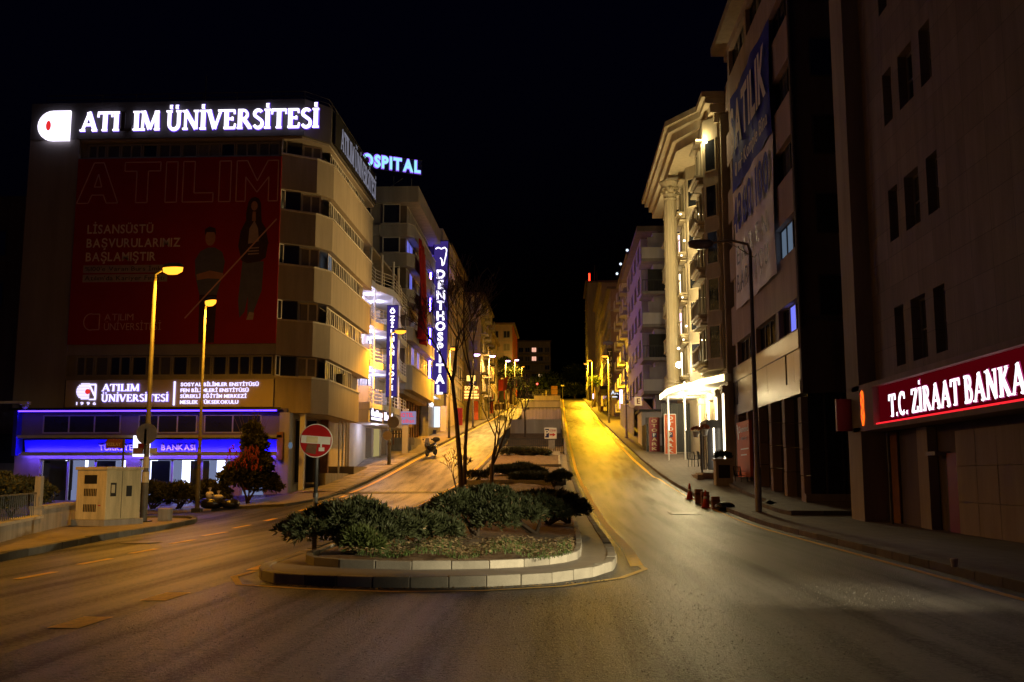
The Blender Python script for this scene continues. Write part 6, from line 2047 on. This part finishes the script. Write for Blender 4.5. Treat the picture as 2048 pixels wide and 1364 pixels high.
MB().obox((sx_, 18.921, sz_ + .015), bu * .285, bv * .072, (0, .0015, 0)).build('white_bar', 'sign_white', ne)
MB().obox((sx_ - .07, 18.917, sz_ + .02), bu * .11, bv * .06, (0, .0015, 0)).build('sticker', 'tape', ne)
MB().add([(sx_ - .2, 18.919, sz_ - .22), (sx_ + .0, 18.919, sz_ - .26), (sx_ + .03, 18.919, sz_ - .07), (sx_ - .16, 18.919, sz_ - .06)], [(0, 1, 2, 3)]).build('scuff', 'rust', ne)
MB().box(sx_ + .06, sx_ + .17, 18.916, 18.92, sz_ - .2, sz_ - .13).build('sticker', 'sign_white', ne)
MB().box(sx_ + .09, sx_ + .12, 18.916, 18.92, sz_ - .128, sz_ - .04).build('sticker', 'sign_white', ne)
# utility cabinet
cbx = thing('utility_cabinet', 'weathered cream utility cabinet with vent slots and black notices', 'cabinet', (-14.0, 30.9, .14))
a_, b_c, c_, d_ = (-14.32, 29.2), (-13.2, 29.05), (-14.35, 33.3), (-15.45, 33.4)
# plan: front face a-b, right face b-c
ca, cb_, cc, cd = Vector((-14.4, 29.35)), Vector((-13.38, 29.1)), Vector((-12.95, 30.55)), Vector((-13.97, 30.8))
pl_ = [tuple(ca), tuple(cb_), tuple(cc), tuple(cd)]
MB().prism([(x + (x + 13.7) * .12, y + (y - 29.95) * .12) for x, y in pl_], .12, .32).build('plinth', 'concrete', cbx, bevel=.01)
MB().prism(pl_, .32, 1.78).build('body', 'cabinet', cbx, bevel=.015)
MB().prism([(x + (x + 13.7) * .07, y + (y - 29.95) * .07) for x, y in pl_], 1.781, 1.87).build('lid', 'cabinet', cbx, bevel=.012)
fu = (cb_ - ca).normalized(); fu3 = Vector((fu.x, fu.y, 0)); fn = Vector((fu.y, -fu.x, 0))
fw = (cb_ - ca).length
def onf(s, z, off=.004): return Vector((ca.x, ca.y, 0)) + fu3 * s + UP * z + fn * off
MB().obox(onf(fw * .47, 1.5), fu3 * .22, fn * .004, UP * .13).build('notice', 'black', cbx)
for row in (1.12, .66):
    for k in range(8):
        MB().obox(onf(fw * .28 + k * .058, row), fu3 * .017, fn * .004, UP * .11).build('vent_slot', 'iron', cbx)
MB().obox(onf(fw * .8, .74), fu3 * .04, fn * .006, UP * .015).build('handle', 'sign_red', cbx)
su = (cc - cb_).normalized(); su3 = Vector((su.x, su.y, 0)); sn = Vector((su.y, -su.x, 0))
def ons(s, z, off=.004): return Vector((cb_.x, cb_.y, 0)) + su3 * s + UP * z + sn * off
MB().obox(ons(.3, 1.2), su3 * .12, sn * .004, UP * .2).build('notice', 'iron', cbx)
MB().obox(ons(.28, 1.22, .01), su3 * .07, sn * .003, UP * .12).build('notice_paper', 'tape', cbx)
MB().obox(ons(.98, 1.15), su3 * .12, sn * .004, UP * .16).build('notice', 'black', cbx)
MB().obox(ons(.66, 1.05), su3 * .006, sn * .003, UP * .7).build('door_seam', 'iron', cbx)
# low wall with railing at the left
lw = thing('low_wall', 'low stepped concrete garden wall with dark railing at the left edge', 'wall', (-13.5, 25, .14))
P0, P1, P2 = (-11.9, 20.3), (-13.75, 26.2), (-15.0, 30.6)
def wallseg(p, q, h, th=.3):
    d = (Vector(q) - Vector(p)).normalized(); n_ = Vector((-d.y, d.x)) * th
    return [p, q, (q[0] + n_.x, q[1] + n_.y), (p[0] + n_.x, p[1] + n_.y)]
MB().prism(wallseg(P0, P1, 0), .1, .5).build('wall_course', 'concrete', lw)
MB().prism(wallseg((P0[0] + .05, P0[1]), (P1[0] + .05, P1[1]), 0, .4), .501, .57).build('coping', 'kerb', lw)
MB().prism(wallseg(P1, P2, 0), .1, .72).build('wall_course', 'concrete', lw)
MB().prism(wallseg((P1[0] + .05, P1[1]), (P2[0] + .05, P2[1]), 0, .4), .721, .8).build('coping', 'kerb', lw)
rr_ = MB()
d = (Vector(P1) - Vector(P0))
for k in range(30):
    p = Vector(P0) + d * (k / 29) + Vector((-.2, 0))
    rr_.tube([(p.x, p.y, .57), (p.x, p.y, 1.15)], .012, 4)
rr_.bar((P0[0] - .2, P0[1], 1.15), (P1[0] - .2, P1[1], 1.15), .04)
rr_.build('railing', 'metal_dark', lw)
MB().box(P1[0] - .3, P1[0] - .14, P1[1] + .1, P1[1] + .26, .79, 1.6).build('fence_post', 'concrete', lw)
# bollards
for x, y, lab in ((-17.5, 41.6, 'black round bollard on the pavement behind the cabinet'),):
    t = thing('bollard', lab, 'bollard', (x, y, .1))
    MB().lathe((x, y, .1), [(.16, 0), (.16, .75), (.13, .8), (.05, .83)], 14).build('post', 'metal_dark', t)
    MB().lathe((x, y, .5), [(.164, 0), (.164, .06)], 14).build('band', 'metal_pole', t)
MB().box(-13.1, -12.75, 32.3, 32.7, .14, .55).build('stone_block', 'concrete', at=(-12.9, 32.5, .14), label='small concrete block behind the cream utility cabinet', cat='block', bevel=.02)
# street name sign
nsn = thing('street_name_sign', 'small ornate brown street name sign on a dark post before the bank', 'sign', (-18.65, 42, .15))
MB().tube([(-18.65, 42, .1), (-18.65, 42, 3.2)], .05, 8).build('post', 'metal_dark', nsn)
MB().box(-19.4, -18.7, 41.95, 42.0, 2.78, 3.1).build('plate', 'brown_sign', nsn)
for k in range(5): MB().disc((-19.3 + k * .14, 41.96, 3.12), .07, (1, 0, 0), (0, 0, 1), (0, .03, 0), 10).build('ornament', 'brown_sign', nsn)
text(nsn, 'KIZILAY', (-19.36, 41.945, 2.88), .13, '-y', 'amber_sign' if False else 'tape', width=.6, ext=.004, off=.01)
# plates on the first lamp pole (seen from the back)
dp = thing('round_sign', 'round grey sign plate seen from behind on the nearest lamp pole', 'sign', (-13.35, 31.6, 2.4))
MB().disc((-13.3, 31.62, 2.95), .34, (1, 0, 0), (0, 0, 1), (0, -.02, 0), 32).build('plate', 'sign_back', dp)
MB().box(-13.75, -13.42, 31.66, 31.69, 2.3, 2.5).build('arrow_plate', 'wood', dp)
MB().box(-13.2, -12.95, 31.66, 31.69, 2.32, 2.5).build('arrow_plate', 'tape', dp)
MB().box(-13.38, -13.3, 31.6, 31.72, 2.3, 3.1).build('clamp', 'metal_dark', dp)
# rubbish bags
def bag(x, y, z, r, m_, label, knot=True, sq=(1.15, 1, .6)):
    t = thing('rubbish_bag', label, 'rubbish bag', (x, y, z), 'rubbish bags by the leaning lamp pole')
    b = MB()
    n, mm = 16, 10
    for j in range(mm + 1):
        ph = math.pi * j / mm
        for k in range(n):
            th_ = 2 * math.pi * k / n
            q = r * (1 + .09 * math.sin(5 * th_ + j) + .06 * math.sin(9 * th_ - 2 * j))
            rr2 = math.sin(ph) ** .8 if j not in (0, mm) else 0
            b.v.append((x + q * sq[0] * rr2 * math.cos(th_), y + q * sq[1] * rr2 * math.sin(th_), z + r * sq[2] * (1 + math.cos(ph)) * .95))
    for j in range(mm):
        for k in range(n):
            k2 = (k + 1) % n
            b.f.append((j * n + k, (j + 1) * n + k, (j + 1) * n + k2, j * n + k2))
    b.build('sack', m_, t, smooth=True)
    if knot: MB().lathe((x, y, z + r * sq[2] * 1.85), [(.05, -.03), (.025, .04), (.07, .13), (.09, .16)], 8).build('knot', m_, t)
zb_ = .25
bag(-14.35, 40.9, zb_, .42, 'bag_black', 'black rubbish sack, left of the two black ones under the berry shrub')
bag(-13.6, 41.0, zb_ + .02, .34, 'bag_black', 'black rubbish sack, right of the two black ones under the berry shrub')
bag(-14.45, 40.95, zb_ + .42, .2, 'bag_white', 'taller white carrier bag on top of the black sacks', sq=(.8, .8, .8))
bag(-14.1, 41.0, zb_ + .4, .17, 'bag_white', 'smaller white carrier bag on top of the black sacks')
# hotel sign on a white pillar
hp = thing('hotel_sign', 'white pillar sign reading HOTEL in red beside the pavement', 'sign', (-11.15, 72, 3.1))
MB().box(-11.42, -11.0, 72, 72.3, 2.9, 6.45).build('pillar', 'hotel_lilac' if False else 'plaster_lilac', hp)
MB().box(-11.8, -10.42, 71.85, 72.0, 5.32, 6.25).build('board', 'hotel_lilac', hp)
text(hp, 'HOTEL', (-11.68, 71.84, 5.85), .28, '-y', 'hotel_red', width=1.1, ext=.01, off=.03)
text(hp, 'Özilhan', (-11.68, 71.84, 5.43), .26, '-y', 'hotel_red', width=1.15, ext=.01, off=.02)
# plates on the lamp before the white hotel
pz = thing('round_sign', 'round sign plates seen from behind on the lamp before the hotel sign', 'sign', (-10.85, 63.1, 4))
MB().disc((-10.6, 63.15, 5.0), .38, (1, 0, 0), (0, 0, 1), (0, -.02, 0), 24).build('plate', 'sign_back', pz)
MB().disc((-10.95, 63.12, 4.15), .3, (1, 0, 0), (0, 0, 1), (0, -.02, 0), 20).build('plate', 'tape', pz)
MB().box(-10.96, -10.74, 63.2, 63.4, 2.95 + .6, 3.1 + .6).build('clamp', 'rust', pz)
# steps and railing before the grey block
st_ = thing('garden_steps', 'low raised forecourt with handrail before the grey office block', 'steps', (-12, 76, 3.4))
MB().box(-13.2, -11.2, 75.0, 78.0, 3.2, 3.95).build('block', 'concrete', st_)
MB().box(-13.2, -11.4, 78.01, 82.0, 3.3, 4.6).build('block', 'concrete', st_)
hr = MB().tube([(-11.3, 75.1, 3.9), (-11.3, 75.1, 4.8), (-12.9, 75.1, 4.8)], .03, 6)
hr.build('handrail', 'metal_dark', st_)
# scooter at the kerb
sc_ = thing('motor_scooter', 'dark motor scooter with top box parked at the left kerb', 'scooter', (-9.35, 71.3, gz(71.3)))
so = Vector((-9.42, 70.9, G(-9.4, 70.9) + .02)); sd_ = Vector((.32, 1, SL)).normalized(); sr = Vector((1, -.32, 0)).normalized(); su_ = sr.cross(sd_)
def S(a, b_, c): return so + sr * a + sd_ * b_ + su_ * c
for b_ in (0, 1.35):
    wv = ring_tube(S(0, b_, .26), .2, .065, sd_, su_)
    w = wv.build('wheel', 'rubber', sc_, smooth=True)
    MB().disc(S(-.03, b_, .26), .15, sd_, su_, sr * .06, 16).build('rim', 'chrome', w)
def loft(secs, name, m_):
    b = MB()
    n = 10
    for (c, w, h) in secs:
        for k in range(n):
            t = 2 * math.pi * k / n
            b.v.append(tuple(S(w * math.cos(t), c[0], c[1] + h * math.sin(t))))
    for i in range(len(secs) - 1):
        for k in range(n):
            b.f.append((i * n + k, i * n + (k + 1) % n, (i + 1) * n + (k + 1) % n, (i + 1) * n + k))
    b.f.append(tuple(range(n - 1, -1, -1))); b.f.append(tuple((len(secs) - 1) * n + k for k in range(n)))
    return b.build(name, m_, sc_, smooth=True)
loft([((-.12, .78), .1, .1), ((-.02, .8), .2, .2), ((.12, .75), .24, .26), ((.25, .6), .22, .3), ((.3, .45), .18, .2)], 'front_fairing', 'scooter_paint')
loft([((.2, .32), .16, .08), ((.6, .32), .17, .08), ((.75, .45), .17, .15), ((1.1, .55), .18, .17), ((1.55, .68), .1, .1)], 'body', 'scooter_paint')
loft([((.6, .74), .12, .05), ((.85, .78), .16, .07), ((1.2, .86), .16, .07), ((1.4, .9), .1, .05)], 'seat', 'rubber')
loft([((1.38, 1.1), .2, .14), ((1.45, 1.12), .24, .18), ((1.75, 1.12), .24, .18), ((1.82, 1.1), .2, .14)], 'top_box', 'rubber')
MB().add([S(-.18, -.02, .95), S(.18, -.02, .95), S(.14, .12, 1.3), S(-.14, .12, 1.3)], [(0, 1, 2, 3)]).build('windscreen', 'pane_blind', sc_)
MB().tube([S(-.36, .18, 1.02), S(0, .12, 1.0), S(.36, .18, 1.02)], .02, 6).build('handlebar', 'metal_dark', sc_)
for a in (-1, 1):
    MB().ball(S(a * .34, .12, 1.2), .06, 8, 5).build('mirror', 'scooter_paint', sc_)
    MB().add([S(a * .05, -.135, .78), S(a * .15, -.09, .84), S(a * .14, -.1, .74)], [(0, 1, 2)]).build('headlight', 'chrome', sc_)
MB().tube([S(-.02, .05, .3), S(-.02, .16, .75)], .04, 6).build('fork', 'metal_dark', sc_)
MB().obox(S(0, 1.75, .6), sr * .1, sd_ * .005, su_ * .07).build('number_plate', 'sign_white', sc_)

# traffic cones, squat posts and debris at the right kerb
def cone(x, y, label):
    z = G(x, y) + (.15 if x > 6 else 0)
    t = thing('traffic_cone', label, 'traffic cone', (x, y, z), 'traffic cones at the right kerb')
    MB().box(x - .19, x + .19, y - .19, y + .19, z, z + .04).build('base', 'cone', t)
    MB().lathe((x, y, z + .04), [(.15, 0), (.1, .24), (.085, .32)], 14).build('lower_cone', 'cone', t, smooth=True)
    MB().lathe((x, y, z + .3), [(.093, 0), (.066, .16)], 14).build('white_band', 'sign_white', t, smooth=True)
    MB().lathe((x, y, z + .46), [(.066, 0), (.03, .24), (.02, .25)], 14).build('upper_cone', 'cone', t, smooth=True)
cone(5.82, 45.6, 'orange traffic cone farther up the kerb, standing alone')
cone(5.9, 41.3, 'orange traffic cone among the squat brown posts')
for k, (x, y, h) in enumerate(((5.95, 43.6, .6), (6.0, 42.1, .6), (6.2, 40.6, .5))):
    z = G(x, y)
    t = thing('squat_post', ['squat brown post nearest the lone cone', 'squat brown post in the middle beside the second cone', 'squat brown post nearest the camera beside the dark sack'][k], 'post', (x, y, z), 'squat posts at the right kerb')
    MB().box(x - .16, x + .16, y - .14, y + .14, z, z + h).build('block', 'wood', t, bevel=.02)
    MB().box(x - .165, x + .165, y - .145, y + .145, z + h * .6, z + h * .75).build('band', 'rust', t)
b = MB()
b.ball((6.45, 39.9, G(6.4, 39.9) + .16), .4, 12, 7, (1, .8, .45))
b.build('dark_sack', 'bag_black', at=(6.45, 39.9, G(6.4, 39.9)), smooth=True, label='flat dark sack lying at the kerb beside the cones', cat='sack')
for x, y, r_, lab in ((6.3, 16.6, .06, 'small white crumpled cup lying on the dark right kerb'), (6.25, 13.5, .04, 'tiny scrap of white paper on the right kerb at the picture edge')):
    t = thing('litter_cup', lab, 'litter', (x, y, .16))
    MB().lathe((x, y, .155), [(r_ * .75, 0), (r_, .11), (r_ * .9, .12)], 14).build('cup', 'paper', t)
    MB().lathe((x, y, .27), [(r_ * 1.05, 0), (r_ * .9, .02)], 14).build('lid', 'sign_white', t)
# hotel forecourt: planter, flower stand, chairs
pb = thing('planter_box', 'square stone planter with dark emblem and green plants before the hotel', 'planter', (8.3, 51.3, 1.2))
MB().box(7.85, 8.7, 51, 51.8, 1.0, 2.38).build('box', 'hotel_wall', pb, bevel=.01)
MB().box(7.78, 8.77, 50.93, 51.87, 2.381, 2.46).build('rim', 'hotel_stone', pb)
MB().box(7.98, 8.55, 50.985, 50.998, 1.5, 2.15).build('emblem_panel', 'iron', pb)
b = MB(); b.v, b.f = sprays([(8.27, 51.4, 2.55, .4, .35, .22)], 420, .16, .02, .7)
b.build('plants', 'tree_leaf', pb)
fs_ = thing('flower_stand', 'tall dark stand with two hanging pots of red flowers by the hotel steps', 'flower stand', (7.9, 56.4, 1.75))
MB().tube([(7.95, 56.6, 1.7), (7.95, 56.6, 4.3)], .05, 8).build('post', 'metal_dark', fs_)
MB().box(7.75, 8.15, 56.4, 56.8, 1.69, 1.75).build('foot', 'metal_dark', fs_)
for x, z in ((7.6, 3.75), (8.1, 3.85)):
    p = MB().lathe((x, 56.3, z), [(.13, 0), (.2, .3), (.22, .32)], 12).build('pot', 'white_paint', fs_)
    b = MB(); b.v, b.f = sprays([(x, 56.3, z + .42, .22, .22, .16)], 240, .07, .03, .5)
    b.build('flowers', 'terracotta', fs_)
    MB().bar((x, 56.35, z + .2), (7.95, 56.6, z + .2), .03).build('arm', 'metal_dark', fs_)

def chair(x, y, rz_, label):
    z = G(x, y) + (.16 if y < 60 else .16)
    t = thing('plastic_chair', label, 'chair', (x, y, z), 'dark plastic chairs at the hotel')
    c, s = math.cos(rz_), math.sin(rz_)
    q = lambda a, b_, h: (x + a * c - b_ * s, y + a * s + b_ * c, z + h)
    for a in (-.2, .2):
        for b_ in (-.2, .2):
            MB().tube([q(a * 1.1, b_ * 1.1, 0), q(a, b_, .44)], .02, 5).build('leg', 'black', t)
    MB().obox(q(0, 0, .45), Vector((c, s, 0)) * .23, Vector((-s, c, 0)) * .23, (0, 0, .015)).build('seat', 'black', t)
    bk_ = MB()
    for k in range(5):
        a = -.2 + k * .1
        bk_.tube([q(a, .22, .46), q(a, .29, .88)], .018, 5)
    bk_.tube([q(-.24, .22, .46), q(-.25, .3, .9), q(.25, .3, .9), q(.24, .22, .46)], .024, 6)
    bk_.build('backrest', 'black', t)
    for a in (-.25, .25): MB().tube([q(a, -.2, .45), q(a, -.18, .66), q(a, .25, .68)], .018, 5).build('armrest', 'black', t)
chair(8.1, 61.5, 2.5, 'dark plastic chair left of the flower stand')
chair(8.75, 61.9, 1.2, 'dark plastic chair close to the flower stand at the hotel wall')
chair(9.2, 51.6, .6, 'dark plastic chair in front of the orange poster board')

# ------------------------------------------------------------------ railed steps in the median
ms = thing('median_steps', 'railed concrete stairway climbing inside the median', 'stairs', (-2, 80, 3.3))
for k in range(11):
    y = 75 + k * 1.0
    MB().box(-4.2, .1, y, y + 1.02, 2.9, 3.3 + k * .19).build('step', 'step_stone', ms)
for y0, y1, zt in ((86.05, 110, 6.45), (112, 136, 9.0), (138, 164, 11.8), (166, 196, 14.9)):
    MB().box(-4.25, .15, y0, y1, G(0, y0) - 1, zt).build('terrace_wall', 'plaster_tan', ms)
    b = MB()
    for k in range(36):
        x = -4.2 + k * 4.3 / 35
        b.tube([(x, y0 + .15, zt), (x, y0 + .15, zt + 1.0)], .013, 4)
    b.bar((-4.2, y0 + .15, zt + 1.0), (.1, y0 + .15, zt + 1.0), .06)
    b.build('cross_railing', 'metal_dark', ms)
for s_, x in ((0, -4.35), (1, .25)):
    for y0, y1 in ((71, 79), (79, 87), (87, 98), (98, 112), (112, 130), (130, 160)):
        b = MB()
        n = int((y1 - y0) / .16)
        for k in range(n):
            y = y0 + (y1 - y0) * k / n
            b.tube([(x, y, G(x, y) + .2), (x, y, G(x, y) + 1.25)], .016, 4, cap=False)
        for dz in (.3, 1.25): b.bar((x, y0, G(x, y0) + dz), (x, y1, G(x, y1) + dz), .05)
        b.build('side_railing', 'metal_dark', ms)
        if s_: MB().add([(x + .08, y0, G(x, y0) + .1), (x + .08, y1, G(x, y1) + .1), (x + .08, y1, G(x, y1) + .62), (x + .08, y0, G(x, y0) + .62), (x + .24, y0, G(x, y0) + .1), (x + .24, y1, G(x, y1) + .1), (x + .24, y1, G(x, y1) + .62), (x + .24, y0, G(x, y0) + .62)],
                        [(0, 3, 2, 1), (4, 5, 6, 7), (3, 7, 6, 2), (0, 4, 7, 3), (1, 2, 6, 5)]).build('parapet', 'concrete', ms)
b = MB()
for k in range(34):
    x = -4.35 + k * 4.6 / 33
    b.tube([(x, 71, G(x, 71) + .2), (x, 71, G(x, 71) + 1.25)], .016, 4, cap=False)
for dz in (.3, .78, 1.25): b.bar((-4.35, 71, G(0, 71) + dz), (.25, 71, G(0, 71) + dz), .05)
b.build('front_railing', 'metal_dark', ms)
ps_ = thing('parking_sign', 'white parking arrow sign hung on the median railing', 'sign', (-.65, 70.9, 3.3))
MB().box(-1.08, -.22, 70.86, 70.92, 4.22, 5.0).build('plate', 'sign_white', ps_)
MB().box(-1.03, -.76, 70.845, 70.858, 4.3, 4.92).build('blue_field', 'navy', ps_)
text(ps_, 'P', (-.895, 70.84, 4.42), .4, '-y', 'sign_white', ext=.004, off=.02, align='c')
text(ps_, 'OTOPARK', (-.72, 70.855, 4.72), .15, '-y', 'red_paint', width=.46, ext=.004, off=.01)
MB().add([(-.72, 70.852, 4.45), (-.5, 70.852, 4.45), (-.5, 70.852, 4.37), (-.28, 70.852, 4.5), (-.5, 70.852, 4.63), (-.5, 70.852, 4.55), (-.72, 70.852, 4.55)], [tuple(range(7))]).build('arrow', 'red_paint', ps_)
MB().tube([(-.65, 70.95, 3.2), (-.65, 70.95, 5.0)], .03, 6).build('post', 'metal_pole', ps_)
MB().box(-.8, -.35, 70.9, 70.95, 3.5, 4.15).build('poster', 'window_cool' if False else 'pane_curtain', ps_)

# hilltop: traffic light, kiosks
tl = thing('traffic_light', 'traffic light showing red at the top of the street', 'traffic light', (-5.1, 228, 18.8))
MB().tube([(-5.1, 228, 18.8), (-5.1, 228, 21.6)], .07, 8).build('post', 'metal_dark', tl)
MB().box(-5.35, -4.85, 227.9, 228.15, 21.6, 22.9).build('housing', 'black', tl)
MB().disc((-5.1, 227.88, 22.55), .2, (1, 0, 0), (0, 0, 1), (0, -.03, 0), 14).build('red_lens', 'signal_red', tl)
MB().disc((-5.1, 227.88, 21.95), .16, (1, 0, 0), (0, 0, 1), (0, -.03, 0), 14).build('dark_lens', 'iron', tl)
kt = thing('monument_stone', 'brown upright slab monument at the top of the median', 'monument', (-1.2, 229, 19.1))
MB().box(-1.95, -.45, 229, 229.6, 19.2, 22.2).build('slab', 'wood', kt, bevel=.1)
MB().box(-2.2, -.2, 228.8, 229.8, 18.8, 19.199).build('base', 'concrete', kt)
for x, h, lab in ((-3.9, 1.2, 'short tan post left of the hilltop monument'), (-3.1, 1.9, 'taller tan post beside the hilltop monument')):
    t = thing('stone_post', lab, 'post', (x, 227.5, 18.9))
    MB().lathe((x, 227.5, 18.8), [(.3, 0), (.25, .2), (.22, h), (.32, h + .1), (.1, h + .35)], 10).build('shaft', 'plaster_tan', t)
    MB().box(x - .35, x + .35, 227.2, 227.8, 18.6, 18.82).build('foot', 'concrete', t)
t = thing('sign_post', 'small pole with a flat plate at the hilltop beside the monument', 'sign', (.7, 228, 18.9))
MB().tube([(.7, 228, 18.7), (.7, 228, 22.2)], .06, 6).build('post', 'metal_pole', t)
MB().box(.35, 1.05, 227.9, 228.1, 22.0, 22.3).build('plate', 'sign_white', t)
# security camera at the left
cc_ = thing('security_camera', 'white dome security camera on a bracket at the left edge', 'camera', (-26.5, 48.4, 5.1))
MB().box(-28.2, -26.7, 48.6, 48.75, 5.2, 5.32).build('bracket', 'frame_white', cc_)
MB().ball((-26.75, 48.65, 5.08), .17, 12, 8).build('dome', 'frame_grey', cc_)
MB().box(-26.95, -26.55, 48.45, 48.85, 5.14, 5.3).build('housing', 'frame_white', cc_)
# wall floodlight on the near end of the bank building, to the right of the camera
wf = thing('wall_floodlight', 'floodlight on the bank wall beyond the right picture edge', 'lamp', (9.9, 9.0, 3.0))
MB().box(9.75, 10.09, 8.85, 9.15, 2.55, 2.85).build('housing', 'metal_dark', wf, bevel=.02)
MB().box(9.73, 9.749, 8.88, 9.12, 2.58, 2.82).build('lens', 'canopy_light', wf)
light(wf, (9.66, 9.0, 2.7), 15000, (1, .84, .5), .06, spot=34, aim=(-.3, 17.6, .3), blend=1.0)
